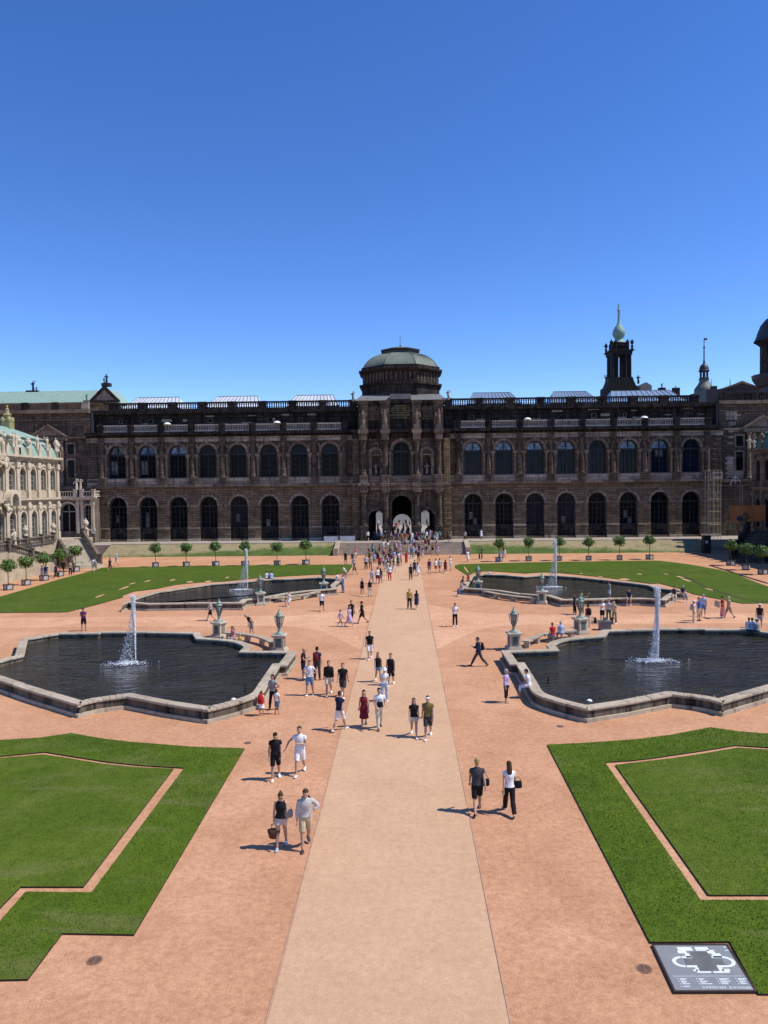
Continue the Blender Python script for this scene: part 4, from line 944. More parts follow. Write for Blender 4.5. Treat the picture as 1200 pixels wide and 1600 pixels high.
for c in (-4.4, 4.4):
    m = MB(P); m.box(c-.95, c+.95, -.3, -.2, 21.5, 23.7); 
    for j in range(9): m.ell((c+random.uniform(-.7,.7), -.2, random.uniform(21.8,23.4)), .22, .16, .35, 7, 5)
    gpart(m, 'relief_panel', M['stone_up'])
m = MB(P); m.box(-1.78, 1.78, -.3, -.16, 21.45, 24.05); ip = gpart(m, 'inscription_panel', M['stone_black'])
m = MB(P); rr = random.Random(12)
for row in range(6):
    z = 23.66-row*.38; half = (1.0, 1.55, 1.6, 1.35, 1.6, 1.2)[row]; x = -half
    while x < half:
        wd_ = rr.uniform(.07, .14); k = rr.randrange(4)
        m.box(x, x+.035, -.16, -.12, z, z+.24)
        if k != 1: m.box(x+.035, x+wd_, -.16, -.125, z+.20, z+.24)
        if k in (0, 2): m.box(x+.035, x+wd_*.9, -.16, -.125, z+.1, z+.14)
        if k in (1, 2): m.box(x+.035, x+wd_, -.16, -.125, z, z+.04)
        x += wd_+(.05 if rr.random() < .85 else .16)
gpart(m, 'gilt_inscription', M['gold_dull'], ip)
# roof over the attic, drum and dome
m = MB(P); m.add([(-7.6,-.1,24.73),(7.6,-.1,24.73),(6.6,-2.2,25.9),(-6.6,-2.2,25.9),(-7.6,-8,24.73),(7.6,-8,24.73)], [(0,1,2,3),(1,5,2),(0,3,4)]); m.box(-1.75, 1.75, -1.2, .1, 24.9, 25.75); gpart(m, 'roof', M['metal_gray'])
DC = (0, 134.0, 0); a8 = PI/8
def octo(mb, prof): return mb.lathe([(r/math.cos(a8), z) for r, z in prof], DC, 8, a8, cap=True)
gpart(octo(MB(), [(6.7,23.9),(6.7,27.6)]), 'drum', M['stone_black'])
gpart(octo(MB(), [(6.7,27.6),(7.12,27.75),(7.12,28.05),(6.6,28.15)]), 'drum_cornice', M['stone_black'])
gpart(octo(MB(), [(6.5,28.1),(6.5,29.9)]), 'drum_upper', M['stone_black'])
m = MB()
for k in range(8):
    a = k*PI/4; u = Vector((math.cos(a), math.sin(a))); v = Vector((-u.y, u.x))
    for e in (-2.35, -1.55, -.75, .05, .85, 1.65, 2.35):
        c0 = Vector((0,134))+u*6.51+v*e; r = .16
        q = [c0-v*r, c0+v*r, c0+v*r+u*.07, c0-v*r+u*.07]; m.prism([tuple(t) for t in q], 28.2, 29.85)
gpart(m, 'drum_pilasters', M['stone_up'])
gpart(octo(MB(), [(6.7,29.85),(6.85,29.95),(7.2,30.2),(7.2,30.5),(6.75,30.6),(6.75,31.0),(6.5,31.05)]), 'dome_cornice', M['stone_black'])
gpart(octo(MB(), [(6.45,31.0),(6.2,31.5),(5.7,32.15),(5.0,32.75),(4.2,33.2),(3.4,33.5),(3.2,33.55)]), 'dome', M['copper_dull'])
m = MB()
for k in range(8):                               # standing seams and hips
    a = k*PI/4; u = Vector((math.cos(a), math.sin(a))); v = Vector((-u.y, u.x)); pr = [(6.45,31.0),(6.2,31.5),(5.7,32.15),(5.0,32.75),(4.2,33.2),(3.4,33.5)]
    for j in range(-6, 7):
        t = j/6.0; pts = []
        for r, z in pr: q = Vector((0,134))+u*r+v*(t*math.tan(a8)*r); pts.append((q.x, q.y, z+.03))
        m.tube(pts, .035 if abs(j) < 6 else .07, 4)
gpart(m, 'dome_seams', M['copper_dull'])
gpart(octo(MB(), [(3.1,33.3),(3.1,34.05),(3.35,34.1),(3.4,34.35),(3.0,34.4)]), 'lantern_ring', M['slate'])
gpart(octo(MB(), [(3.05,34.38),(2.0,34.75),(.5,35.0),(.1,35.05)]), 'lantern_cap', M['copper_dull'])
gpart(MB().tube([(0,134,35),(0,134,36.9)], .04, 5).ell((0,134,35.2), .16, .16, .2), 'finial', M['iron'])
# ---------------------------------------------------------------- statue figures (ornament of the buildings)
def figure(mb, c, h=2.0, seed=0, rz=0.0):
    """a draped standing figure: feet at c"""
    r = random.Random(seed); k = h/2.0; cs, sn = math.cos(rz), math.sin(rz)
    def q(x, y, z): return (c[0]+k*(x*cs-y*sn), c[1]+k*(x*sn+y*cs), c[2]+k*z)
    lean = r.uniform(-.08, .08)
    mb.tube([q(0,0,0), q(.02,0,.4), q(lean*.5,0,.8), q(lean,0,1.15), q(lean,0,1.45), q(lean,0,1.58), q(lean,0,1.64)], [.24*k,.23*k,.19*k,.21*k,.24*k,.16*k,.07*k], 8)
    mb.tube([q(.12,-.08,0), q(.16,-.06,.5), q(.1,0,.9)], [.12*k,.13*k,.1*k], 6)
    mb.ell(q(lean,-.02,1.80), .11*k, .12*k, .15*k, 8, 6)
    for s in (-1, 1):
        up = r.random() < .35
        e = q(lean+s*.42, -.05, 1.25 if not up else 1.55); w = q(lean+s*r.uniform(.2,.5), -.25, r.uniform(.9,1.3) if not up else 1.95)
        mb.tube([q(lean+s*.22,0,1.5), e, w], [.085*k,.07*k,.05*k], 6)
    return mb
def vase(mb, c, h=1.2):
    return mb.lathe([(.22*h,0),(.22*h,.08*h),(.09*h,.16*h),(.11*h,.24*h),(.26*h,.45*h),(.29*h,.62*h),(.2*h,.75*h),(.22*h,.80*h),(.12*h,.88*h),(.06*h,.95*h),(.08*h,1.0*h),(.01*h,1.06*h)], c, 10)
for i, x in enumerate((-6.2, -2.6, 2.6, 6.2)):
    gpart(figure(MB(), (x, CY-.75, 20.7), 2.5, i+3), 'statue', M['stone_trim'], smooth=True)
for i, x in enumerate((-4.22, 4.22)):
    gpart(figure(MB(), (x, CY+.35, 12.55), 1.9, i+9), 'statue', M['stone_frieze'], smooth=True)
for i, x in enumerate((-7.9, 7.9)):
    gpart(figure(MB(), (x, CY+.4, 24.7), 1.7, i+13), 'statue', M['stone_trim'], smooth=True)

# ---------------------------------------------------------------- baroque pavilions at both sides
def pavilion(s, Xf, Y0, Y1, label, zc, zroof, cols, wins, full):
    XF = lambda p: (s*(Xf-p[1]), p[0], p[2])     # across = Y, outwards = towards the court
    wall, trim, cu = cols
    r = empty('pavilion', (s*Xf, (Y0+Y1)/2, 0), label=label, cat='pavilion'); inv = Matrix.Translation((-s*Xf, -(Y0+Y1)/2, 0))
    def pt(mb, name, mat, parent=None, **kw):
        o = mb.build(name, mat, **kw); o.parent = parent or r
        if parent is None: o.matrix_parent_inverse = inv
        return o
    sp = 2.7; zf = 3.5; zm = zf+.52*(zc-zf)-.3
    lo = [(y, .72, zf+.3, zm-2.1) for y in wins]; up = [(y, .72, zm+1.35, zc-2.35) for y in wins]
    m = MB(XF); m.arch_wall(Y0, Y1, 0, zm, lo, 0, .5, 10); m.arch_wall(Y0, Y1, zm, zc-.5, up, 0, .5, 10)
    m.quad((Y1,0,0),(Y1,-13,0),(Y1,-13,zc-.5),(Y1,0,zc-.5)); m.quad((Y0,0,0),(Y0,-13,0),(Y0,-13,zc-.5),(Y0,0,zc-.5)); pt(m, 'wall', wall)
    m = MB(XF); m.box(Y0-.1, Y1+.1, -.1, .28, zm-.15, zm+.1); m.box(Y0-.15, Y1+.15, -.1, .5, zm+.1, zm+.3); m.box(Y0-.1, Y1+.1, -.1, .2, zc-.75, zc-.5)
    m.box(Y0-.3, Y1+.3, -.5, .55, zc-.5, zc-.28); m.box(Y0-.4, Y1+.4, -.5, .75, zc-.28, zc); pt(m, 'cornice', trim)
    edges = [(a+b)/2 for a, b in zip(wins[:-1], wins[1:])]+[wins[-1]+1.35, wins[0]-1.35]
    for y in edges:
        m = MB(XF); m.box(y-.32, y+.32, 0, .30, zf, zm-.16); m.box(y-.40, y+.40, 0, .38, zm-1.0, zm-.45)
        m.box(y-.30, y+.30, 0, .28, zm+.31, zc-.76); m.box(y-.40, y+.40, 0, .40, zc-1.6, zc-.95); m.box(y-.36, y+.36, 0, .36, zm+.31, zm+1.1); pt(m, 'pilaster', trim)
        m = MB(XF)
        for j in range(6): m.ell((y+random.uniform(-.35,.35), .3, zm-.8+random.uniform(-.35,.3)), .17, .14, .2, 6, 5)
        for j in range(5): m.ell((y+random.uniform(-.35,.35), .3, zc-1.3+random.uniform(-.3,.3)), .16, .14, .2, 6, 5)
        pt(m, 'carved_capital', trim, smooth=True)
    for (y, hw, zb, zs), nm in [(w, 'lower') for w in lo]+[(w, 'upper') for w in up]:
        m = MB(XF); m.arch_ring(y, .62, .72, zs, -.42, -.2, zb); m.box(y-.035, y+.035, -.38, -.24, zb, zs+.7)
        z = zb
        while z < zs+.1: m.box(y-.63, y+.63, -.38, -.25, z-.03, z+.03); z += .62
        for e in (-.32, .32): m.box(y+e-.02, y+e+.02, -.37, -.26, zb, zs)
        wd = pt(m, 'window', M['frame_pale'] if full else M['frame_dark']); q = MB(XF); q.arch_panel(y, .64, zb, zs, -.33); pt(q, 'pane', M['glass'], wd)
        q = MB(XF); q.arch_ring(y, .72, .95, zs, -.03, .16, zb)
        for j in range(5): q.ell((y+random.uniform(-.4,.4), .15, zs+1.0+random.uniform(-.15,.3)), .22, .16, .2, 6, 5)
        pt(q, 'window_moulding', trim, wd)
    for y in wins:
        m = MB(XF); m.box(y-.85, y+.85, 0, .12, zm+.35, zm+1.2); pt(m, 'apron_panel', wall)
    # mansard roof with a hipped upper part and a gilded finial
    m = MB(XF); y0, y1 = Y0+.2, Y1+.0
    pr = [(.3, zc), (.0, zc+.9), (-.55, zc+1.7), (-1.4, zc+2.25)]
    for (d0, za), (d1, zb) in zip(pr[:-1], pr[1:]):
        e0, e1 = -d0, -d1
        m.quad((y0+e0,d0,za),(y1-e0,d0,za),(y1-e1,d1,zb),(y0+e1,d1,zb)); m.quad((y1-e0,d0,za),(y1-e0,-13-d0,za),(y1-e1,-13-d1,zb),(y1-e1,d1,zb)); m.quad((y0+e0,d0,za),(y0+e0,-13-d0,za),(y0+e1,-13-d1,zb),(y0+e1,d1,zb))
    pt(m, 'mansard_roof', cu)
    m = MB(XF); zt = zc+2.3; m.box(y0+1.2, y1-1.2, -11.8, -1.2, zt-.12, zt+.12); rz = zroof
    m.add([(y0+1.0,-1.0,zt+.13),(y1-1.0,-1.0,zt+.13),(y1-1.0,-12,zt+.13),(y0+1.0,-12,zt+.13),(y0+6,-4.4,rz),(y1-4.4,-4.4,rz)], [(0,1,5,4),(1,2,5),(2,3,4,5),(3,0,4)]); pt(m, 'upper_roof', cu)
    m = MB(XF); c = (y1-4.4, -4.4); m.cbox((c[0], c[1], rz-.3), 1.2, 1.2, .9)
    for e in ((-.42,-.42),(.42,-.42),(-.42,.42),(.42,.42)): m.ell((c[0]+e[0], c[1]+e[1], rz+.9), .3, .3, .45, 7, 5)
    m.lathe([(.5,.6),(.58,.8),(.38,1.1),(.5,1.5),(.58,1.6),(.3,1.8),(.22,2.2),(.28,2.3),(.1,2.5),(.16,2.7),(.02,2.9)], (c[0], c[1], rz), 10); pt(m, 'roof_crown', M['gold_dull'] if full else M['stone_trim'])
    # balustrade figures and vases on the cornice
    k = 0
    for y in edges+[Y1-.3]+([Y1-10.7, Y1-11.7] if full else []):
        k += 1; m = MB(XF); m.box(y-.35, y+.35, -.1, .5, zc, zc+.9)
        if k % 3 == 2: vase(m, (y, .2, zc+.9), 1.5)
        else: figure(m, (y-.1, .15, zc+.9), 1.9, k); figure(m, (y+.3, .3, zc+.7), 1.2, k+20)
        pt(m, 'roof_statue', trim, smooth=True, angle=50)
    return r, pt, XF
zf = 3.5
WL = [88.6+2.7*k for k in range(6)]
pv, pt, XF = pavilion(-1, 47.7, 74.0, 103.6, 'cream sandstone baroque pavilion with green copper roof at the left', 14.9, 18.9, (M['cream'], M['cream_trim'], M['copper_green']), [88.6-2.7*4, 88.6-2.7*3]+WL, True)
# projecting carved frontispiece (its right part is in view)
m = MB(XF); m.box(82.2, 86.3, .1, 1.1, 3.5, 9.0); m.box(82.4, 86.2, .1, 1.0, 9.3, 14.0); m.box(82.0, 86.6, .1, 1.6, 9.0, 9.3); m.box(82.0, 86.8, .1, 1.9, 14.0, 14.5); pt(m, 'frontispiece', M['cream'])
m = MB(XF); rr = random.Random(2)
for k in range(46): m.ell((rr.uniform(83.3, 89.6), rr.uniform(.3,1.1), rr.choice((rr.uniform(8.1,10.1), rr.uniform(13.2,14.2), rr.uniform(15,17.4)))), rr.uniform(.15,.42), rr.uniform(.15,.4), rr.uniform(.2,.5), 7, 5)
for k in range(5): figure(m, (84.0+1.1*k, .7, 14.5), 2.6-.2*abs(k-2), 40+k); 
figure(m, (89.3, 1.3, 3.6), 2.3, 51); pt(m, 'carved_ornament', M['cream_trim'], smooth=True)
m = MB(XF); m.lathe([(.9,0),(1.15,.05),(1.2,.3),(1.0,.5)], (0,0,0), 18, cap=False); m.v = [tuple((-(47.7-1.35-(v[2])) , 90.6+(v[0]+47.7 if False else 0)+0, 9.9)) for v in m.v] if False else m.v
m2 = MB(XF); m2.arch_ring(90.3, .75, 1.25, 9.3, .2, 1.1, 8.6); pt(m2, 'cartouche', M['cream_trim'])
# one-storey link with terrace between pavilion and gallery
LK = 106.6
m = MB(); m.arch_wall if False else None
Lf = lambda p: (-p[0]-1.35, 124.6-p[1], p[2])
m = MB(Lf); m.arch_wall(49.9, 62, 0, 9.2, [(51.0, .6, 4.6, 7.4), (54.3, 1.3, 3.6, 7.0)], 0, .7, 12)
m.quad((49.9,0,0),(49.9,-2.3,0),(49.9,-2.3,9.2),(49.9,0,9.2)); m.quad((49.9,0,9.2),(62,0,9.2),(62,-2.3,9.2),(49.9,-2.3,9.2)); pt(m, 'link_wall', M['cream_dark'])
m = MB(Lf); m.box(49.6, 62, 0, .35, 8.8, 9.05); m.box(49.4, 62, 0, .6, 9.05, 9.3)
for x in (50.15, 51.9, 52.6): m.box(x-.22, x+.22, 0, .3, 3.2, 8.78); m.box(x-.3, x+.3, 0, .4, 7.9, 8.5)
m.box(49.7, 52.3, 0, .35, 0, 1.6); m.box(49.8, 52.2, 0, .25, 3.6, 4.0); pt(m, 'link_pilasters', M['cream_trim'])
m = MB(Lf); m.arch_ring(51.0, .6, .78, 7.4, 0, .16, 4.6); m.arch_ring(54.3, 1.3, 1.55, 7.0, 0, .16, 3.6); pt(m, 'arch_moulding', M['cream_trim'])
m = MB(Lf); m.arch_ring(51.0, .5, .6, 7.4, -.5, -.3, 4.6); m.box(50.97, 51.03, -.45, -.3, 4.6, 7.9)
for z in (5.2, 5.8, 6.4, 7.0): m.box(50.4, 51.6, -.45, -.3, z-.03, z+.03)
wd = pt(m, 'window', M['frame_pale']); q = MB(Lf); q.arch_panel(51.0, .53, 4.6, 7.4, -.42); pt(q, 'pane', M['glass'], wd)
m = MB(Lf); m.arch_ring(54.3, 1.15, 1.3, 7.0, -.5, -.3, 3.6); m.box(54.25, 54.35, -.45, -.3, 3.6, 8.2); m.box(53.0, 55.6, -.45, -.3, 6.8, 6.95)
wd = pt(m, 'door', M['frame_pale']); q = MB(Lf); q.arch_panel(54.3, 1.2, 3.6, 7.0, -.42); pt(q, 'pane', M['glass'], wd)
def balustrade(mb, pts, h=1.0, sp=.42, rail=.16):       # pts along the foot line (x,y,z)
    for a, b in zip(pts[:-1], pts[1:]):
        a, b = Vector(a), Vector(b); d = b-a; L = d.length; n = max(1, int(L/sp)); u = Vector((d.x, d.y, 0)).normalized(); w = Vector((-u.y, u.x, 0))*rail
        for z0, z1, ww in ((0, .14, 1.0), (h-.14, h, 1.15)):
            w2 = w*ww; mb.add([tuple(a-w2+Vector((0,0,z0))), tuple(a+w2+Vector((0,0,z0))), tuple(b+w2+Vector((0,0,z0))), tuple(b-w2+Vector((0,0,z0))), tuple(a-w2+Vector((0,0,z1))), tuple(a+w2+Vector((0,0,z1))), tuple(b+w2+Vector((0,0,z1))), tuple(b-w2+Vector((0,0,z1)))],
                [(0,3,2,1),(4,5,6,7),(0,1,5,4),(1,2,6,5),(2,3,7,6),(3,0,4,7)])
        for k in range(n):
            p = a+d*((k+.5)/n); mb.lathe([(.07,.13),(.11,.30),(.05,.52),(.10,.72),(.06,h-.13)], tuple(p), 7, cap=False)
    return mb
def post(mb, p, h=1.15, w=.5): return mb.cbox(p, w, w, h).cbox((p[0], p[1], p[2]+h), w+.14, w+.14, .14)
m = balustrade(MB(), [(-62, 124.2, 9.3), (-54.4, 124.2, 9.3)]); balustrade(m, [(-53.0, 124.2, 9.3), (-51.2, 124.2, 9.3), (-51.2, 126.6, 9.3)])
for x in (-54.2, -53.2, -51.2): post(m, (x, 124.2, 9.3))
pt(m, 'terrace_balustrade', M['cream_trim'])
pt(figure(figure(MB(), (-54.0, 124.2, 10.5), 1.9, 61), (-53.4, 124.3, 10.5), 1.8, 62), 'terrace_statue', M['cream_trim'], smooth=True)

# outside stair with balustrades before the left pavilion
def stairs(sgn, X, label, mats):
    stone, dark, pale = mats
    r = empty('terrace_stairs', (sgn*X, 98, 0), label=label, cat='staircase'); inv = Matrix.Translation((-sgn*X, -98, 0))
    T = lambda p: (sgn*p[0], p[1], p[2])
    def k_(mb, name, mat):
        mb.v = [T(p) for p in mb.v]; o = mb.build(name, mat); o.parent = r; o.matrix_parent_inverse = inv; return o
    D = X-47.7
    m = MB(); m.prism([(46.4+D,78),(46.4+D,99.4),(48.6+D,102.2),(48.9+D,104.8),(46.1+D,108.2),(46.1+D,111.3),(60+D,111.3),(60+D,78)], 0, 3.4); k_(m, 'terrace_block', stone)
    k_(MB().prism([(46.3+D,78),(46.3+D,99.5),(47.6+D,101.2),(47.6+D,78)], 3.4, 3.55), 'terrace_floor', pale)
    # outer flight falling away from the viewer along the terrace wall
    m = MB(); m.xprism([(80, 0), (96, 0), (96, 1.0), (84.5, 3.5), (80, 3.5)], 44.5+D, 44.85+D); k_(m, 'flight_wall', stone)
    m = MB()
    for k in range(16): m.box(44.86+D, 46.38+D, 84.5+k*.72, 84.5+(k+1)*.72, .9, 3.4-k*.155)
    m.box(44.86+D, 46.38+D, 80, 84.5, 0, 3.5); k_(m, 'steps', pale)
    m = balustrade(MB(), [(44.68+D,80,3.5),(44.68+D,84.5,3.5),(44.68+D,95.6,1.0)]); 
    for y, z in ((84.5, 3.45), (90, 2.2), (95.6, .95)): post(m, (44.68+D, y, z))
    k_(m, 'flight_balustrade', dark)
    m = balustrade(MB(), [(46.35+D,85,3.55),(46.35+D,99.2,3.55)])
    for y in (88, 92, 96, 99.3): post(m, (46.35+D, y, 3.5), 1.2)
    k_(m, 'upper_balustrade', dark)
    # flight descending towards the court
    a = Vector((47.4+D, 106.4)); u = Vector((-.62, -.785)); w = Vector((.785, -.62)); n = 22
    m = MB()
    for k in range(n):
        p0 = a+u*(k*.36); p1 = a+u*((k+1)*.36); q = [p0-w*1.7, p1-w*1.7, p1+w*1.7, p0+w*1.7]; m.prism([tuple(t) for t in q], 0, 3.5*(1-(k+.5)/n))
    e = a+u*(n*.36)
    for k in range(3):
        rad = 2.0+.38*(2-k); m.prism([tuple(e+w*(rad*math.cos(t))*.95+u*(rad*.55*math.sin(t))) for t in np.linspace(0, PI, 13)], 0, .15*(k+1)+.002*k)
    k_(m, 'court_steps', pale)
    for sd in (-1, 1):
        m = MB(); p0 = a+w*sd*1.9; p1 = e+w*sd*1.9; v = w*.2
        m.add([(*(p0-v),0),(*(p0+v),0),(*(p1+v),0),(*(p1-v),0),(*(p0-v),3.7),(*(p0+v),3.7),(*(p1+v),.35),(*(p1-v),.35)], [(0,1,2,3),(4,5,6,7),(0,1,5,4),(1,2,6,5),(2,3,7,6),(3,0,4,7)]); k_(m, 'stair_cheek', stone)
        m = balustrade(MB(), [(*p0,3.7),(*p1,.4)]); post(m, (*p0, 3.5), 1.3); post(m, (*p1, 0), 1.6); k_(m, 'stair_balustrade', dark)
    m = MB(); post(m, (45.9+D, 108.5, 3.4), 1.2, .6); vase(m, (45.9+D, 108.5, 4.75), 1.5); k_(m, 'stone_vase', M['cream_trim'] if sgn < 0 else stone)
    m = MB(); post(m, (46.4+D, 99.4, 3.5), 1.2, .5); vase(m, (46.4+D, 99.4, 4.85), 1.3); k_(m, 'stone_vase', M['cream_trim'] if sgn < 0 else stone); k_(vase(MB(), (46.4+D, 92, 4.85), 1.3), 'stone_vase', M['cream_trim'] if sgn < 0 else stone)
    return r
stairs(-1, 47.7, 'balustraded stone stairs rising to the cream pavilion at the left', (M['cream'], M['cream_dark'], M['stair_pale']))
stairs(1, 50.6, 'shaded stone terrace and stairs at the right under the scaffolding', (M['stone_up'], M['stone_black'], M['stone_up']))  # dark stone colours put the shade of this side into the terrace
pv2, pt2, XF2 = pavilion(1, 54.6, 80.0, 118.6, 'pavilion in shade-darkened stone colour with green roof at the right edge', 15.6, 20.0, (M['stone_up'], M['stone_trim'], M['copper_dark']), [117.0-2.7*k for k in range(9)][::-1], False)  # shade on this front carried by its dark stone and copper colours
m = figure(MB(), (53.6, 118.0, 15.7), 1.9, 71); figure(m, (54.0, 117.2, 15.7), 1.5, 72); pt2(m, 'roof_statue', M['cream_trim'], smooth=True)
for i, (y, lab) in enumerate(((99.6, 'small black street lamp on the left stair balustrade'),)):
    b = MB().lathe([(.12,0),(.12,.1),(.04,.2),(.035,1.4),(.1,1.45),(.15,1.85),(.17,1.9),(.05,2.05),(.03,2.2),(.0,2.25)], (-46.35, 101.4, 4.9), 8).build('street_lamp', M['iron']); place(b, (-46.35, 101.4, 4.9)); tag(b, lab, 'street lamp')

# ---------------------------------------------------------------- roofs and towers beyond
def thing(name, loc, label, cat, group=None):
    r = empty(name, loc, label=label, cat=cat, group=group); inv = Matrix.Translation(-Vector(loc))
    def pt(mb, nm, mat, parent=None, **kw):
        o = mb.build(nm, mat, **kw); o.parent = parent or r
        if parent is None: o.matrix_parent_inverse = inv
        return o
    return r, pt
YO = 200
r, pt = thing('opera_house', (-95, YO, 0), 'opera house with a long green copper roof behind the left of the gallery', 'opera house')
pt(MB().box(-150, -78, YO, YO+50, 0, 33.6), 'wall', M['stone_trim'])
m = MB(); m.xprism([(YO-1.2, 33.6), (YO+51, 33.6), (YO+25, 41.0)], -150, -88); m.box(-150, -86, YO-1.5, YO+51, 33.2, 33.62)
m = MB(); m.add([(-150,YO-1.2,33.7),(-81,YO-1.2,33.7),(-82.5,YO+9,38.3),(-150,YO+9,38.3),(-150,YO+40,38.3),(-96,YO+40,38.3),(-150,YO+51,33.7),(-96,YO+51,33.7)], [(0,1,2,3),(3,2,5,4),(4,5,7,6)]); pt(m, 'roof', M['copper_green'])
pt(MB().box(-150, -79, YO-1.6, YO-.9, 33.0, 33.68), 'eaves', M['stone_trim'])
ax, az = W(170, 604, YO); bx0 = W(147, 622, YO)[0]; bx1 = W(188, 620, YO)[0]
mx = (bx0+bx1)/2
pt(MB().yprism([(bx0, 34.0), (bx1, 34.0), (mx, az-.7)], YO-1.9, YO-1.0), 'gable', M['stone_frieze'])
m = MB(); m.yprism([(bx0-.3,33.7),(bx1+.3,33.7),(bx1+.3,34.1),(bx0-.3,34.1)], YO-2.3, YO-1.0); m.yprism([(bx0-.4,34.1),(bx0+.5,34.1),(mx,az-1.0),(bx1-.5,34.1),(bx1+.4,34.1),(mx,az)], YO-2.3, YO-.9); pt(m, 'gable_cornice', M['stone_black'])
pt(MB().yprism([(bx0+.2, 33.7), (bx1-.2, 33.7), (mx, az-.5)], YO-.89, YO+9), 'gable_roof', M['copper_green'])
x, z = W(170, 603, YO); pt(figure(figure(MB().cbox((x,YO-1.5,z-.4), 2.2, 1.6, .9), (x,YO-1.5,z+.5), 2.6, 81), (x-.7,YO-1.3,z+.4), 1.6, 82), 'roof_statue', M['iron'], smooth=True, angle=50)
x, z = W(26, 606, YO); pt(figure(figure(MB().cbox((x,YO+9,z-.6), 3.4, 1.6, 1.0), (x,YO+9,z+.3), 2.9, 83), (x+.9,YO+9,z+.2), 1.4, 84), 'roof_statue', M['iron'], smooth=True, angle=50)
x, z = W(139, 622, YO); pt(figure(MB().cbox((x,YO-1.5,33.6), 1.5, 1.2, .6), (x,YO-1.5,34.2), 1.7, 85), 'roof_statue', M['bronze'], smooth=True, angle=50)
x, z = W(4, 645, 150)
# church tower
YT = 310
def tz(y, x=967): return W(x, y, YT)[1]
tx = W(967, 550, YT)[0]; r, pt = thing('church_tower', (tx, YT, 0), 'dark openwork church tower with green onion dome and gold cross', 'church tower'); hw = 3.9
m = MB().yprism([(tx-6.4,0),(tx+6.4,0),(tx+6.4,tz(607)),(tx+5.4,tz(604)),(tx+4.5,tz(596)),(tx+4.2,tz(591.5)),(tx-4.2,tz(591.5)),(tx-4.5,tz(596)),(tx-5.4,tz(604)),(tx-6.4,tz(607))], YT-4.6, YT+4.6); pt(m, 'base', M['soot'])
m = MB(); z0, z1 = tz(592), tz(556)
TF = lambda p: (tx+p[0], YT-p[1], p[2])
for a, b in ((-hw, -1.15), (1.15, hw)):
    m.box(tx+a, tx+b, YT-3.6, YT-1.3, z0, z1); m.box(tx+a, tx+b, YT+1.3, YT+3.6, z0, z1)
m.v = m.v; pt(m, 'pillars', M['soot'])
m = MB()
for e in (-3.5, -1.7, 1.7, 3.5): m.lathe([(.5,z0),(.42,z0+.5),(.38,z1-.8),(.55,z1)], (tx+e, YT-3.9, 0), 8)
pt(m, 'columns', M['soot'])
m = MB(); m.box(tx-hw-.3, tx+hw+.3, YT-4.2, YT+4.2, z1, tz(551)); m.box(tx-hw-.9, tx+hw+.9, YT-4.8, YT+4.8, tz(551), tz(549)); m.box(tx-3.2, tx+3.2, YT-3.2, YT+3.2, tz(549), tz(537)); m.lathe([(1.6,0),(1.6,.4)], (tx, YT-3.25, tz(543)), 10); pt(m, 'belfry_top', M['soot'])
m = MB()
for e in (-hw-.2, -hw+1.6, hw-1.6, hw+.2):
    for f in (-4, 4): pt(vase(MB().cbox((tx+e, YT+f, tz(549)), .7, .7, 1.4), (tx+e, YT+f, tz(549)+1.4), 2.6), 'stone_vase', M['soot'])
k = .262; b0 = tz(536)
pt(MB().lathe([(2.6,0),(2.2,.6),(1.7,1.0),(1.5,1.5),(1.9,2.3),(2.5,3.2),(2.55,4.2),(2.2,5.4),(1.4,6.6),(.75,7.6),(.5,9.0),(.42,12.5),(.7,13.0),(.4,13.4),(.25,15.6)], (tx, YT, b0), 14), 'onion_dome', M['copper_mid'], smooth=True)
m = MB().ell((tx, YT, tz(484)), .55, .55, .65).box(tx-.07, tx+.07, YT-.07, YT+.07, tz(484), tz(476)).box(tx-.4, tx+.4, YT-.06, YT+.06, tz(479.5), tz(478.8)); pt(m, 'cross', M['gold'])
m = MB(); figure(m, (W(941.5, 600, YT)[0], YT-6, tz(604)), 4.0, 91); figure(m, (W(990, 600, YT)[0], YT-6, tz(603)), 3.6, 92); pt(m, 'parapet_statues', M['soot'])
m = MB(); x0, x1 = W(998, 605, YT)[0], W(1016, 605, YT)[0]; m.yprism([(x0,40),(x1,40),(x1,tz(604)),((x0+x1)/2,tz(598.5)),(x0,tz(604))], YT-2, YT+20); pt(m, 'nave_gable', M['metal_gray'])
for px, h, lab in ((1034, 9, 'dark statue with raised arms on the roofline right of the church tower'), (1056, 5, 'small dark statue on the roofline left of the little spire')):
    x, z = W(px, 607, 250); b = MB().cbox((x,250,20), 2.2, 1.4, z-20+.2); figure(b, (x,250,z), h*.26*.8, px); o = b.build('roof_statue', M['soot']); place(o, (x,250,20)); tag(o, lab, 'statue')
# small palace spire with lantern and weather vane
YS = 320; sx_ = W(1100, 590, YS)[0]; zz = lambda y: W(1100, y, YS)[1]
r, pt = thing('palace_spire', (sx_, YS, 0), 'slim lantern spire with weather vane behind the right of the gallery', 'spire')
pt(MB().lathe([(3.9,20),(3.9,zz(608)),(3.4,zz(605)),(2.6,zz(601)),(1.95,zz(597)),(1.9,zz(594)),(2.2,zz(593))], (sx_, YS, 0), 12), 'curved_base', M['copper_mid2'], smooth=True, angle=50)
m = MB()
for k in range(6):
    a = PI/3*k+.3; m.lathe([(.36,zz(593)),(.36,zz(581))], (sx_+1.45*math.cos(a), YS+1.45*math.sin(a), 0), 6)
m.lathe([(2.05,zz(581)),(2.3,zz(579.5)),(2.0,zz(578.5))], (sx_, YS, 0), 12); m.lathe([(1.95,zz(593)),(1.95,zz(590.5))], (sx_, YS, 0), 12); pt(m, 'lantern', M['slate'])
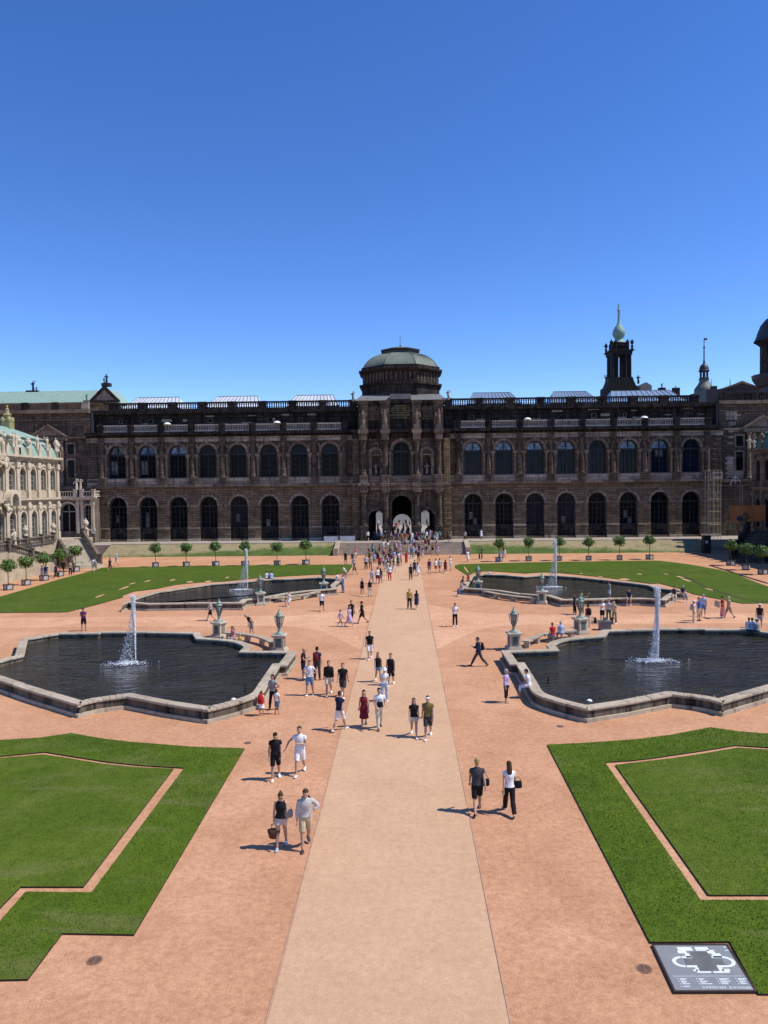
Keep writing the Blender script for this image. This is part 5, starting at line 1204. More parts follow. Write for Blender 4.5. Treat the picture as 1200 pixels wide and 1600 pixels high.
pt(MB().lathe([(1.95,zz(578.5)),(1.9,zz(575)),(1.5,zz(571.5)),(.8,zz(569)),(.35,zz(567.5)),(.5,zz(566)),(.28,zz(563)),(.24,zz(545)),(.45,zz(543)),(.18,zz(541)),(.1,zz(527))], (sx_, YS, 0), 10), 'spire', M['slate'], smooth=True, angle=50)
pt(MB().box(sx_, sx_+1.3, YS-.06, YS+.06, zz(531.5), zz(528.5)).ell((sx_, YS, zz(533)), .3, .3, .35), 'weather_vane', M['slate'])
# gabled dark roof and domed stair tower at the right edge
YG = 165; gx0, gx1 = W(1133, 605, YG)[0], W(1200, 607, YG)[0]; gm = W(1158, 597, YG)
r, pt = thing('palace_wing', (gm[0], YG, 0), 'dark palace wing with a low gabled roof at the right edge', 'building')
zb = W(1150, 607.5, YG)[1]; pt(MB().box(gx0-4, gx1+14, YG, YG+20, 0, zb), 'wall', M['slate'])
pt(MB().yprism([(gx0-.3, zb), (gx1-1.6, zb), (gm[0], gm[1])], YG-.2, YG+20), 'gable_roof', M['slate'])
m = MB(); m.yprism([(gx0-.5,zb+.05),(gx0+.2,zb+.05),(gm[0],gm[1]-.2),(gx1-2.3,zb+.05),(gx1-1.5,zb+.05),(gm[0],gm[1]+.25)], YG-.5, YG-.1); pt(m, 'gable_cornice', M['stone_trim'])
for px in (1117, 1147):
    x = W(px, 600, YG)[0]; pt(MB().lathe([(.16,zb),(.2,zb+.6),(.1,zb+1.0),(.05,W(px, 590, YG)[1])], (x, YG+2, 0), 6), 'finial', M['slate'])
x = W(1122, 600, YG)[0]; pt(MB().cbox((x, YG+2, zb-.2), .9, .9, 1.1), 'chimney', M['slate'])
YD = 150; dx = W(1221, 560, YD)[0]; dz = lambda y: W(1190, y, YD)[1]; px2m = YD/FPX
r, pt = thing('domed_tower', (dx, YD, 0), 'dark round tower with a bell shaped dome cut by the right edge', 'tower')
pt(MB().lathe([(27*px2m,20),(27*px2m,dz(605)),(34*px2m,dz(603)),(41*px2m,dz(592)),(42*px2m,dz(586)),(34*px2m,dz(584)),(31*px2m,dz(583))], (dx, YD, 0), 20), 'base', M['slate'])
pt(MB().lathe([(30*px2m,dz(584)),(30*px2m,dz(540)),(33*px2m,dz(537)),(38*px2m,dz(533))], (dx, YD, 0), 20), 'drum', M['stone_black'])
pt(MB().lathe([(39*px2m,dz(533)),(36*px2m,dz(527)),(33.5*px2m,dz(518)),(29*px2m,dz(507)),(22*px2m,dz(498)),(12*px2m,dz(491)),(3*px2m,dz(488))], (dx, YD, 0), 20), 'dome', M['slate'], smooth=True, angle=50)
for a in (-2.55, -1.9):
    c = (dx+31*px2m*math.cos(a), YD+31*px2m*math.sin(a)); pt(MB().ell((c[0], c[1], dz(562)), .5, .5, 1.4, 10, 8), 'window', M['glass'], smooth=True)
    c = (dx+33*px2m*math.cos(a), YD+33*px2m*math.sin(a)); pt(MB().ell((c[0], c[1], dz(514)), .45, .45, .7, 10, 8), 'dormer', M['stone_black'], smooth=True)

# buildings of the square seen through the arches
r, pt = thing('pale_house', (0, 262, 0), 'pale sunlit house front seen through the central arch', 'house')
pt(MB().box(-30, 26, 262, 275, TERR, 14), 'wall', M['cream_trim'])
for x in (-4, -1.4, 1.2, 3.8): pt(MB().box(x-.7, x+.7, 261.9, 262, 3.0, 6.2), 'window', M['glass'])
o = MB().box(8.1, 12.0, 170, 172, TERR+2.0, TERR+4.2).box(8.3, 8.5, 170.8, 171.2, TERR, TERR+2).box(11.6, 11.8, 170.8, 171.2, TERR, TERR+2).build('banner_board', simple('yellow_board', (.62,.40,.03), .6)); place(o, (10, 171, TERR)); tag(o, 'yellow board seen through the right hand arch', 'board')

# ---------------------------------------------------------------- scaffolding, banner, fence panels, small things on the terrace
r, pt = thing('scaffolding', (48, 119.5, 0), 'steel scaffolding tower standing against the right end of the gallery', 'scaffolding')
sxs = [W(px, 800, 120)[0] for px in (1108, 1116, 1123, 1128)]; zt = W(1115, 741, 120)[1]
for x in sxs:
    for y in (120.4, 121.6): pt(MB().tube([(x,y,TERR),(x,y,zt+.6)], .035, 5), 'standard', M['steel'])
for px, top in ((1156, 757), (1160, 757), (1186, 757)):
    x = W(px, 800, 118)[0]; pt(MB().tube([(x,118,0),(x,118,W(px, top, 118)[1])], .035, 5), 'standard', M['steel'])
for py in (745, 758, 780, 800, 821):
    z = W(1118, py, 120)[1]; m = MB()
    for y in (120.4, 121.6): m.tube([(sxs[0]-.2,y,z),(sxs[-1]+.2,y,z)], .03, 5); m.tube([(sxs[0]-.2,y,z+1),(sxs[-1]+.2,y,z+1)], .022, 5)
    m.box(sxs[0], sxs[-1], 120.45, 121.55, z+.04, z+.09); pt(m, 'platform', M['deck'])
for py, x0, x1 in ((759, 1128, 1187), (780, 1128, 1155)):
    m = MB(); xa, za = W(x0, py, 119); xb, zb = W(x1, py, 119); m.tube([(xa,119,za),(xb,119,za)], .035, 5); m.tube([(xa,118,za),(xb,118,za)], .035, 5); m.box(xa, xb, 118.1, 118.9, za+.04, za+.08); pt(m, 'platform', M['deck'])
m = MB(); m.tube([(sxs[0],120.4,W(1112,762,120)[1]),(sxs[2],120.4,W(1118,778,120)[1])], .03, 5); pt(m, 'brace', M['steel'])
m = MB()
for a, b in (((1141,758),(1144,750)),((1144,750),(1149,744)),((1149,744),(1155,750)),((1155,750),(1158,754)),((1145,751),(1154,751)),((1149,742),(1149,755))):
    p, q = W(*a, 118), W(*b, 118); m.tube([(p[0],118,p[1]),(q[0],118,q[1])], .05, 5)
pt(m, 'truss_head', M['white'])
bx0, bz1 = W(1141, 790, 112); bx1, bz0 = W(1196, 815, 112)
r, pt = thing('banner', (bx0, 112, bz0), 'dim orange tarpaulin banner with a blue print below the scaffolding', 'banner')
m = MB(); nseg = 14
for k in range(nseg):
    xa, xb = bx0+(bx1-bx0)*k/nseg, bx0+(bx1-bx0)*(k+1)/nseg; f = lambda x: 112+.06*math.sin(x*2.1)
    m.add([(xa,f(xa),bz0),(xb,f(xb),bz0),(xb,f(xb),bz1),(xa,f(xa),bz1),(xa,f(xa)+.03,bz0),(xb,f(xb)+.03,bz0),(xb,f(xb)+.03,bz1),(xa,f(xa)+.03,bz1)], [(0,1,2,3),(4,5,6,7),(3,2,6,7),(0,1,5,4)])
pt(m, 'cloth', M['orange']); m = MB(); c0 = bx0+1.6; m.ell((c0,111.93,bz0+.5), .7, .02, .4, 12, 8); pt(m, 'print', M['bluecloth'])
for x in (bx0+.05, bx1-.05): pt(MB().tube([(x,112.12,3.4),(x,112.12,bz1+.1)], .04, 6), 'pole', M['steel'])
o = MB().box(44.9, 45.9, 113.2, 114.2, 0, 2.5).box(44.8, 46.0, 113.1, 114.3, 2.5, 2.62).box(44.85, 45.95, 113.12, 114.2, .9, .98).build('site_cabin', M['iron']); place(o, (45.4, 113.7, 0)); tag(o, 'slim dark booth at the foot of the scaffolding', 'booth')
q = MB().box(45.1, 45.45, 113.16, 113.2, 1.5, 1.9).build('notice', M['white_dim'], None); q.parent = o; q.matrix_parent_inverse = Matrix.Translation((-45.4, -113.7, 0))
_ = MB().add([(41.0,117.2,0.03),(47.5,114.2,0.03),(48.0,119.5,1.6),(45.5,119.5,1.6)], [(0,1,2,3)]); 
for i, px in enumerate((506, 531)):
    xa, za = W(px, 847, 121.5); xb = W(px+(23 if i == 0 else 24), 847, 121.5)[0]
    r, pt = thing('fence_panel', ((xa+xb)/2, 121.5, TERR), ('pale site fence panel beside the steps, left one of two', 'pale site fence panel beside the steps, right one of two')[i], 'fence', 'pale fence panels left of the steps')
    pt(MB().box(xa+.06, xb-.06, 121.48, 121.52, TERR+.12, TERR+.92), 'sheet', M['white_dim']); pt(MB().tube([(xa,121.5,TERR),(xa,121.5,TERR+1.05)], .03, 6), 'post', M['steel']); pt(MB().tube([(xb,121.5,TERR),(xb,121.5,TERR+1.05)], .03, 6), 'post', M['steel']); pt(MB().tube([(xa,121.5,TERR+.95),(xb,121.5,TERR+.95)], .025, 6), 'rail', M['steel'])
x = W(528, 846, 120.6)[0]; zt = W(528, 815, 120.6)[1]
r, pt = thing('lamp_post', (x, 120.6, TERR), 'thin dark lamp post at the left end of the steps', 'lamp post')
pt(MB().lathe([(.09,TERR),(.06,TERR+.3),(.035,TERR+.5),(.03,zt-.3)], (x,120.6,0), 8), 'post', M['iron']); pt(MB().lathe([(.07,zt-.35),(.16,zt-.05),(.18,zt),(.03,zt+.15)], (x,120.6,0), 8), 'lamp_head', M['iron'])
for i, px in enumerate((262, 433, 824, 1006)):
    py = (665, 662.5, 655.5, 652)[i]; x, z = W(px, py+2, 126.6)
    r, pt = thing('dome_light', (x, 126.4, 21.3), 'white dome shaped light on the gallery balustrade, %s' % ('far left', 'left of the centre', 'right of the centre', 'far right')[i], 'light', 'white dome lights along the gallery balustrade')
    pt(MB().lathe([(.04,20.3),(.04,21.34)], (x,126.4,0), 6), 'stem', M['iron']); pt(MB().lathe([(.62,21.33),(.6,21.40),(.46,21.55),(.25,21.65),(.0,21.69)], (x,126.4,0), 14), 'cap', M['white'], smooth=True)
# white slab lying on the terrace right of the steps
o = MB().add([(11.2,120.3,TERR+.01),(14.4,120.3,TERR+.01),(14.0,121.2,TERR+.01),(10.8,121.2,TERR+.01),(11.2,120.3,TERR+.12),(14.4,120.3,TERR+.12),(14.0,121.2,TERR+.14),(10.8,121.2,TERR+.14)], [(0,1,2,3),(4,5,6,7),(0,1,5,4),(1,2,6,5),(2,3,7,6),(3,0,4,7)]).build('stone_slab', M['pedestal']); place(o, (12.6,120.7,TERR)); tag(o, 'pale stone slab on the terrace right of the steps', 'slab')

# ---------------------------------------------------------------- clipped ball trees in tubs
def ball_crown(seed, R, squash=.8):
    r = np.random.default_rng(seed); n = 950
    d = r.normal(size=(n, 3)); d /= np.linalg.norm(d, axis=1)[:, None]
    lump = 1+.13*np.sin(4*d[:, 0]+seed)+.12*np.sin(5*d[:, 1]+2*seed)+.11*np.sin(5*d[:, 2]+seed*3)+.06*np.sin(11*d[:, 0]+9*d[:, 2])
    rad = R*lump*(r.uniform(.3, 1.12, n)**.45)
    c = d*rad[:, None]*np.array([1, 1, squash]); V = []; Fc = []
    for i in range(n):
        u = r.normal(size=3); u /= np.linalg.norm(u); w = np.cross(u, d[i]+.3*r.normal(size=3)); w /= max(1e-6, np.linalg.norm(w)); s = r.uniform(.055, .13)*R/.75
        b = len(V); V += [tuple(c[i]-u*s), tuple(c[i]+w*s*.55), tuple(c[i]+u*s), tuple(c[i]-w*s*.55)]; Fc.append([b, b+1, b+2, b+3])
    m = MB(); m.add(V, Fc); return m
def make_tree(seed):
    r = empty('tubbed_tree')
    o = ball_crown(seed, .78).build('crown', M['leaf'], r, recalc=False); o.location = (0, 0, 2.55)
    m = MB(); rr = random.Random(seed)
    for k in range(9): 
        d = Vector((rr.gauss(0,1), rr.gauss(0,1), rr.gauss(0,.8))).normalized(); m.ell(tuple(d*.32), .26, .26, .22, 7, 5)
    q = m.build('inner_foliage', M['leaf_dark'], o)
    m = MB().tube([(0,0,.5),(.02,.01,1.2),(-.01,.0,1.9),(0,0,2.4)], [.045,.04,.035,.03], 7)
    for k in range(5): a = k*1.3; m.tube([(0,0,2.0),(.2*math.cos(a),.2*math.sin(a),2.35),(.45*math.cos(a),.45*math.sin(a),2.65)], [.025,.018,.01], 5)
    m.build('trunk', M['bark'], r)
    m = MB().cbox((0,0,.04), .66, .66, .56); t = m.build('tub', M['tub'], r)
    m = MB()
    for s in (-1, 1):
        for e in (-1, 1): m.cbox((s*.31, e*.31, 0), .10, .10, .66)
    for z in (.06, .54): m.cbox((0,0,z), .70, .70, .06)
    m.build('tub_frame', M['tub_dark'], t); MB().cbox((0,0,.595), .56, .56, .02).build('soil', M['soil'], r); return r
TT = [make_tree(k) for k in (1, 2, 3)]; used = [False]*3
TR = [(243,886,1.0,'beside the far left lawn, leftmost of the back row'),(291,885,.98,'beside the far left lawn, second of the back row'),(337,884.5,1.0,'beside the far left lawn, third of the back row'),(383,884,1.02,'behind the far left water jet'),(433,883,1.0,'left of the steps, second tree from them'),(478,882,1.02,'left of the steps, nearest tree on that side'),
      (780,877.5,1.0,'right of the steps, nearest tree on that side'),(826,876.5,1.02,'left of the far right water jet'),(874,876,.98,'behind the far right water jet'),(920,875.5,1.0,'beside the far right lawn, third from right'),(968,875,1.0,'beside the far right lawn, second from right'),(1015,874,1.02,'beside the far right lawn, right end of the back row'),
      (1142,883.5,1.02,'by the dark terrace at the right, farthest of three'),(1166,890.5,1.04,'by the dark terrace at the right, middle of three'),(1192,897.5,1.02,'by the dark terrace at the right, nearest of three'),
      (13,922,.98,'in front of the left stairs, nearest to the viewer'),(41,914.5,.98,'in front of the left stairs, second from the viewer'),(69,907,1.0,'in front of the left stairs, middle of the row of five'),(93,900.5,1.04,'in front of the left stairs, fourth from the viewer'),(118,893,1.06,'in front of the left stairs, farthest of the row of five')]
for i, (px, py, sc, lab) in enumerate(TR):
    k = i % 3; o = TT[k] if not used[k] else copy_tree(TT[k]); used[k] = True
    x, y = G(px, py); o.location = (x, y, 0); o.rotation_euler = (0, 0, random.uniform(0, 1.5) if px > 150 else -.55); o.scale = (sc*random.uniform(.95,1.07), sc*random.uniform(.95,1.07), sc*random.uniform(.96,1.05))
    tag(o, 'round tubbed tree '+lab, 'tree', 'clipped round trees in tubs')
# ---------------------------------------------------------------- people
DG = None
def tmesh(parts, voxel, ratio, name, smooth=True):        # parts: list of MB closed shapes -> one continuous surface
    m = MB()
    for p in parts: m.add(p.v, p.f)
    me = m.mesh(name); o = bpy.data.objects.new(name+'_tmp', me); COL.objects.link(o)
    md = o.modifiers.new('r', 'REMESH'); md.mode = 'VOXEL'; md.voxel_size = voxel; md.use_smooth_shade = smooth
    sm = o.modifiers.new('s', 'SMOOTH'); sm.factor = .5; sm.iterations = 2
    if ratio < 1: d = o.modifiers.new('d', 'DECIMATE'); d.ratio = ratio
    dg = bpy.context.evaluated_depsgraph_get(); dg.update()
    out = bpy.data.meshes.new_from_object(o.evaluated_get(dg)); out.name = name
    bpy.data.objects.remove(o); bpy.data.meshes.remove(me)
    if smooth: out.shade_smooth()
    return out
def loft(rings, n=10):                                    # rings: (centre, u-vector, v-vector)
    m = MB(); vs = []; fs = []
    for c, u, v in rings:
        for k in range(n):
            a = 2*PI*k/n; vs.append(tuple(c+u*math.cos(a)+v*math.sin(a)))
    for i in range(len(rings)-1):
        for k in range(n): fs.append([i*n+k, i*n+(k+1)%n, (i+1)*n+(k+1)%n, (i+1)*n+k])
    fs.append([n-1-k for k in range(n)]); fs.append([(len(rings)-1)*n+k for k in range(n)]); m.add(vs, fs); return m
def limb(pts, rad, n=9): return MB().tube(pts, rad, n)
V3 = Vector
def norm(t): return V3(t).normalized()
class Pose:
    """joints of a person 1.75 m tall facing -Y"""
    def __init__(s, legs, arms, lean=0.0, turn=0.0, head=0.0, pel=0.93, fem=False):
        s.lean, s.fem = lean, fem
        s.P = V3((0, 0, pel)); s.hip = {}; s.kn = {}; s.an = {}; s.foot = {}
        for e, (sw, kb, ab) in zip((-1, 1), legs):         # swing forward, knee bend, spread (degrees)
            h = s.P+V3((e*.088, 0, -.02)); a, b = R_(sw), R_(sw-kb); sp = R_(ab)
            k = h+V3((e*math.sin(sp)*.43, -math.sin(a)*.43, -math.cos(a)*.43)); q = k+V3((e*math.sin(sp)*.25, -math.sin(b)*.42, -math.cos(b)*.42))
            s.hip[e], s.kn[e], s.an[e] = h, k, q; s.foot[e] = b
        s.R = Matrix.Rotation(R_(lean), 3, 'X'); s.Rz = Matrix.Rotation(R_(turn), 3, 'Z')
        s.sh = {}; s.el = {}; s.wr = {}; s.hd = {}
        for e, (u, f) in zip((-1, 1), arms):               # directions with x measured outwards
            sh = s.up((e*(.158 if fem else .178), .0, 1.372)); uu = s.R @ norm((e*u[0], u[1], u[2])); ff = s.R @ norm((e*f[0], f[1], f[2]))
            s.sh[e] = sh; s.el[e] = sh+uu*.285; s.wr[e] = s.el[e]+ff*.25; s.hd[e] = ff
        s.headR = s.R @ Matrix.Rotation(R_(head), 3, 'X') @ s.Rz; s.neck = s.up((0, .005, 1.47)); s.headc = s.neck+s.headR @ V3((0, -.015, .155))
        lo = min(min(s.an[e].z-.075*math.cos(min(abs(s.foot[e]), .9))-.10*max(0, math.sin(s.foot[e]*-1))*1.0 for e in (-1, 1)), 9)
        s.lift = -lo
    def up(s, p):
        b = V3((0, 0, s.P.z+.03)); q = V3(p); q.z += s.P.z-.93; return b+s.R @ (q-b)
    def torso(s, off=0.0, z0=.84, z1=1.47, flare=0.0):
        f = s.fem
        prof = [(.80,.135,.10),(.86,.158,.112),(.93,.168 if f else .163,.12),(1.02,.142 if f else .152,.105),(1.10,.128 if f else .150,.098),(1.20,.145 if f else .160,.112),(1.29,.155 if f else .172,.122 if f else .117),(1.36,.155 if f else .175,.105),(1.41,.118 if f else .132,.085),(1.45,.075,.066),(1.48,.058,.06)]
        out = []
        for z, rx, ry in prof:
            if z < z0-.03 or z > z1+.02: continue
            k = off+flare*max(0, (1.05-z))
            if z > 1.43: k = min(k, .012)
            low = z < .95
            R = Matrix.Identity(3) if low else s.R
            out.append((s.up((0, 0, z)), R @ V3((rx+k, 0, 0)), R @ V3((0, ry+k, 0))))
        return loft(out, 16)
    def leg(s, e, off=0.0, t1=2.0, wide=0.0):              # t: 0 hip .. 1 knee .. 2 ankle
        f = 1.0; prof = [(0,.088),(.25,.086),(.6,.070),(.92,.057),(1.05,.055),(1.25,.058),(1.45,.052),(1.75,.038),(2.0,.036)]
        pts = []; rs = []
        for t, r in prof:
            if t > t1+1e-6: break
            p = s.hip[e].lerp(s.kn[e], t) if t <= 1 else s.kn[e].lerp(s.an[e], t-1)
            pts.append(p); rs.append(r+off+wide*t)
        if t1 not in [q[0] for q in prof]:
            p = s.hip[e].lerp(s.kn[e], t1) if t1 <= 1 else s.kn[e].lerp(s.an[e], t1-1); pts.append(p); rs.append(rs[-1]*.98+0)
        pts = [s.hip[e]+V3((-e*.015, 0, .08))]+pts; rs = [.08+off]+rs
        return limb(pts, rs, 10)
    def arm(s, e, off=0.0, t1=2.0):
        prof = [(0,.052),(.35,.047),(.8,.040),(1.05,.039),(1.3,.039),(1.7,.030),(2.0,.026)]; pts = [s.up((e*.085, 0, 1.385))]; rs = [.045+off]
        for t, r in prof:
            if t > t1+1e-6: break
            pts.append(s.sh[e].lerp(s.el[e], t) if t <= 1 else s.el[e].lerp(s.wr[e], t-1)); rs.append(r*(.93 if s.fem else 1.0)+off)
        return limb(pts, rs, 9)
    def hand(s, e):
        out = []; f = s.hd[e]; side = f.cross(V3((0, 0, 1)))
        if side.length < .2: side = V3((0, 1, 0))-f*f.y
        side = side.normalized()
        if side.y > 0: side = -side                        # side points forward: thumb edge
        nrm = f.cross(side).normalized()*e
        w = s.wr[e]; p = loft([(w-f*.02, side*.026, nrm*.022), (w+f*.03, side*.036, nrm*.017), (w+f*.085, side*.041, nrm*.014), (w+f*.10, side*.038, nrm*.012)], 8); out.append(p)
        for k, (o, L) in enumerate(((.031, .068), (.0105, .078), (-.0105, .072), (-.031, .055))):
            b = w+f*.09+side*o; m1 = b+f*L*.5-nrm*.008; m2 = b+f*L*.95-nrm*.028; out.append(limb([b, m1, m2], [.0105, .0098, .008], 6))
        b = w+f*.025+side*.03; out.append(limb([b, b+side*.035+f*.03, b+side*.045+f*.062], [.013, .011, .009], 6)); return out
    def shoe(s, e, off=0.0):
        a = s.an[e]; b = s.foot[e]*.55; fw = V3((e*.12, -math.cos(b), math.sin(b) if b > 0 else math.sin(b))).normalized(); up = V3((0, 0, 1))-fw*fw.z; up.normalize(); sd = fw.cross(up).normalized()
        c = a-up*.035
        return loft([(c-fw*.065, sd*.022, up*.02), (c-fw*.05-up*.005, sd*.034+sd*off, up*.038), (c+fw*.02-up*.004, sd*.04+sd*off, up*(.042+off)), (c+fw*.09-up*.016, sd*.046+sd*off, up*(.027+off)), (c+fw*.16-up*.022, sd*.042+sd*off, up*.02), (c+fw*.19-up*.026, sd*.022, up*.012)], 10)
    def ankle(s, e): return limb([s.kn[e].lerp(s.an[e], .8), s.an[e], s.an[e]-V3((0, 0, .03))], [.038, .036, .034], 8)
    def headp(s):
        H, c = s.headR, s.headc
        rings = [(-.125,.0,-.035,.022,.028),(-.115,0,-.03,.042,.05),(-.08,0,-.014,.066,.080),(-.04,0,-.004,.076,.092),(0,0,.0,.081,.099),(.045,0,.004,.080,.100),(.082,0,.007,.066,.085),(.106,0,.009,.040,.052),(.115,0,.01,.012,.018)]
        out = [loft([(c+H @ V3((x, y, z)), H @ V3((rx, 0, 0)), H @ V3((0, ry, 0))) for z, x, y, rx, ry in rings], 14)]
        out.append(limb([c+H @ V3((0, -.088, .02)), c+H @ V3((0, -.108, -.015)), c+H @ V3((0, -.113, -.032)), c+H @ V3((0, -.095, -.042))], [.010, .013, .015, .010], 6))
        out.append(limb([c+H @ V3((-.022, -.083, -.066)), c+H @ V3((0, -.092, -.066)), c+H @ V3((.022, -.083, -.066))], [.008, .011, .008], 6))
        for e in (-1, 1): out.append(loft([(c+H @ V3((e*.068, .005, -.035)), H @ V3((.008, 0, 0)), H @ V3((0, .012, 0))), (c+H @ V3((e*.077, .012, -.005)), H @ V3((.009, 0, 0)), H @ V3((0, .021, 0))), (c+H @ V3((e*.076, .015, .022)), H @ V3((.007, 0, 0)), H @ V3((0, .014, 0)))], 6))
        out.append(limb([s.up((0, .0, 1.42)), s.neck, s.neck.lerp(c, .55)], [.062, .052, .055], 10))
        return out
A_REL = ((.16, .02, -1), (.06, -.18, -1))
A_FWD = ((.14, -.38, -1), (.02, -.62, -1)); A_BACK = ((.14, .42, -1), (.10, .18, -1))
A_HIP = ((.72, .28, -.75), (-.62, -.35, -.35)); A_PHONE = ((.10, -.35, -1), (-.35, -.85, .5)); A_CHEST = ((.25, -.2, -1), (-.9, -.5, .35))
A_OUT = ((.75, .12, -.7), (.45, -.1, -.9)); A_UP = ((.75, -.45, .35), (.35, -.5, .9)); A_EYE = ((.35, -.75, -.35), (-.45, -.35, .8)); A_LAP = ((.12, -.25, -1), (-.25, -.9, -.25)); A_CARRY = ((.20, -.05, -1), (-.05, -.95, -.1))
POSES = dict(
    stand=lambda f: Pose(((2, 2, 3), (-2, 2, 4)), (A_REL, A_REL), 0, fem=f),
    walk=lambda f: Pose(((24, 6, 0), (-16, 26, 0)), (A_BACK, A_FWD), 3, fem=f),
    walk2=lambda f: Pose(((-17, 28, 0), (25, 5, 0)), (A_FWD, A_BACK), 3, fem=f),
    stride=lambda f: Pose(((31, 4, 0), (-24, 20, 0)), (A_PHONE, A_FWD), 5, fem=f),
    hips=lambda f: Pose(((10, 4, 3), (-8, 10, 4)), (A_HIP, A_HIP), 2, fem=f),
    elbow=lambda f: Pose(((12, 4, 2), (-14, 30, 2)), (A_REL, A_HIP), 6, head=12, turn=-10, fem=f),
    chest=lambda f: Pose(((20, 4, 0), (-14, 30, 0)), (A_OUT, A_CHEST), 2, fem=f),
    down=lambda f: Pose(((8, 3, 3), (-12, 16, 3)), (A_REL, A_FWD), 3, head=22, fem=f),
    phone=lambda f: Pose(((3, 3, 4), (-2, 2, 4)), (A_PHONE, A_PHONE), 2, head=14, fem=f),
    photo=lambda f: Pose(((4, 3, 5), (-3, 2, 5)), (A_EYE, A_UP), -2, fem=f),
    sling=lambda f: Pose(((18, 4, 0), (-12, 22, 0)), (A_LAP, A_CARRY), 2, fem=f),
    bend=lambda f: Pose(((6, 6, 3), (-6, 8, 3)), (A_FWD, A_REL), 34, head=10, fem=f),
    sit=lambda f: Pose(((82, 84, 6), (80, 78, 7)), (A_LAP, A_LAP), 8, head=8, pel=.55, fem=f),
    sitphoto=lambda f: Pose(((82, 84, 6), (80, 78, 7)), (A_EYE, A_EYE), 6, pel=.55, fem=f),
)
_pc = {}; _mc = {}
def pose(name, fem):
    k = (name, fem)
    if k not in _pc: _pc[k] = POSES[name](fem)
    return _pc[k]
def pmesh(kind, name, fem):
    k = (kind, name, fem)
    if k in _mc: return _mc[k]
    p = pose(name, fem); S_ = (-1, 1)
    if kind == 'body':
        parts = [p.torso()]+p.headp()+[p.leg(e) for e in S_]+[p.arm(e) for e in S_]+[p.ankle(e) for e in S_]+[p.shoe(e, -.006) for e in S_]
        for e in S_: parts += p.hand(e)
        me = tmesh(parts, .0085, .22, 'body')
        eyes = [p.headc+p.headR @ V3((e*.030, -.089, .012)) for e in S_]; mouth = p.headc+p.headR @ V3((0, -.095, -.066))
        me.materials.append(M['skin0']); me.materials.append(M['eye']); me.materials.append(M['lip'])
        for f in me.polygons:
            if any((f.center-q).length < .013 for q in eyes): f.material_index = 1
            elif abs((f.center-mouth).z) < .008 and (f.center-mouth).length < .026: f.material_index = 2
    elif kind in ('tshirt', 'tank', 'longsleeve', 'jacket'):
        off = {'tshirt': .017, 'tank': .013, 'longsleeve': .019, 'jacket': .028}[kind]
        parts = [p.torso(off, .90 if kind != 'tank' else .96, 1.46 if kind != 'tank' else 1.43, .10)]
        if kind != 'tank': parts += [p.arm(e, off*.95, .78 if kind == 'tshirt' else 1.95) for e in S_]
        me = tmesh(parts, .013, .5, kind)
    elif kind in ('trousers', 'shorts', 'short_shorts', 'capris', 'wide_trousers'):
        t1 = {'trousers': 1.95, 'shorts': .92, 'short_shorts': .45, 'capris': 1.5, 'wide_trousers': 1.98}[kind]; wd = {'shorts': .022, 'short_shorts': .03, 'trousers': .006, 'capris': .006, 'wide_trousers': .016}[kind]
        me = tmesh([p.torso(.010, .80, 1.02)]+[p.leg(e, .012, t1, wd) for e in S_], .013, .5, kind)
    elif kind in ('skirt', 'dress_skirt', 'long_skirt'):
        L = {'skirt': .42, 'dress_skirt': .46, 'long_skirt': .80}[kind]; rings = []
        mid = (p.kn[-1]+p.kn[1])/2; top = V3((0, 0, p.P.z+.10)); sp = abs(p.kn[-1].y-p.kn[1].y)/2
        for t in np.linspace(0, 1, 7):
            d = (mid-p.P); c = top+V3((d.x*t, d.y*t*.9, -(L+.08)*t)); rings.append((c, V3((.150+.085*t+.02*math.sin(6*t), 0, 0)), V3((0, .115+(.07+sp*.8)*t, 0))))
        me = tmesh([loft(rings, 18)], .016, .6, kind)
    elif kind in ('left_shoe', 'right_shoe'): me = tmesh([p.shoe(-1 if kind == 'right_shoe' else 1, .005)], .010, .6, 'shoe')
    elif kind in ('short_hair', 'long_hair', 'bun_hair', 'cap', 'hat'):
        H, c = p.headR, p.headc
        def hr(z, y, rx, ry): return (c+H @ V3((0, y, z)), H @ V3((rx, 0, 0)), H @ V3((0, ry, 0)))
        if kind == 'cap':
            parts = [loft([hr(.03,.006,.088,.106), hr(.07,.008,.083,.1), hr(.10,.01,.058,.07), hr(.122,.01,.02,.025)], 14), loft([hr(.036,-.06,.06,.10), hr(.046,-.06,.058,.095)], 14)]
        elif kind == 'hat':
            parts = [loft([hr(.05,.006,.15,.165), hr(.06,.006,.145,.16)], 18), loft([hr(.05,.006,.084,.104), hr(.11,.008,.075,.09), hr(.14,.01,.05,.06)], 14)]
        else:
            parts = [loft([hr(-.07,.058,.056,.045), hr(-.02,.042,.080,.070), hr(.03,.022,.088,.088), hr(.07,.012,.085,.098), hr(.10,.012,.062,.078), hr(.126,.012,.022,.03)], 14)]
            if kind == 'long_hair': parts += [loft([hr(.04,.05,.075,.062), hr(-.05,.07,.088,.05), hr(-.15,.095,.095,.042), hr(-.26,.11,.08,.035), hr(-.32,.11,.05,.022)], 12)]
            if kind == 'bun_hair': parts += [MB().ell(tuple(c+H @ V3((0, .09, .09))), .042, .042, .042, 10, 7)]
        me = tmesh(parts, .011, .5, kind)
    elif kind == 'sunglasses':
        H, c = p.headR, p.headc; m = MB(); b = []
        for e in S_: b.append(loft([(c+H @ V3((e*.032, -.098, .015)), H @ V3((.026, 0, 0)), H @ V3((0, 0, .02))), (c+H @ V3((e*.032, -.106, .015)), H @ V3((.026, 0, 0)), H @ V3((0, 0, .02)))], 10))
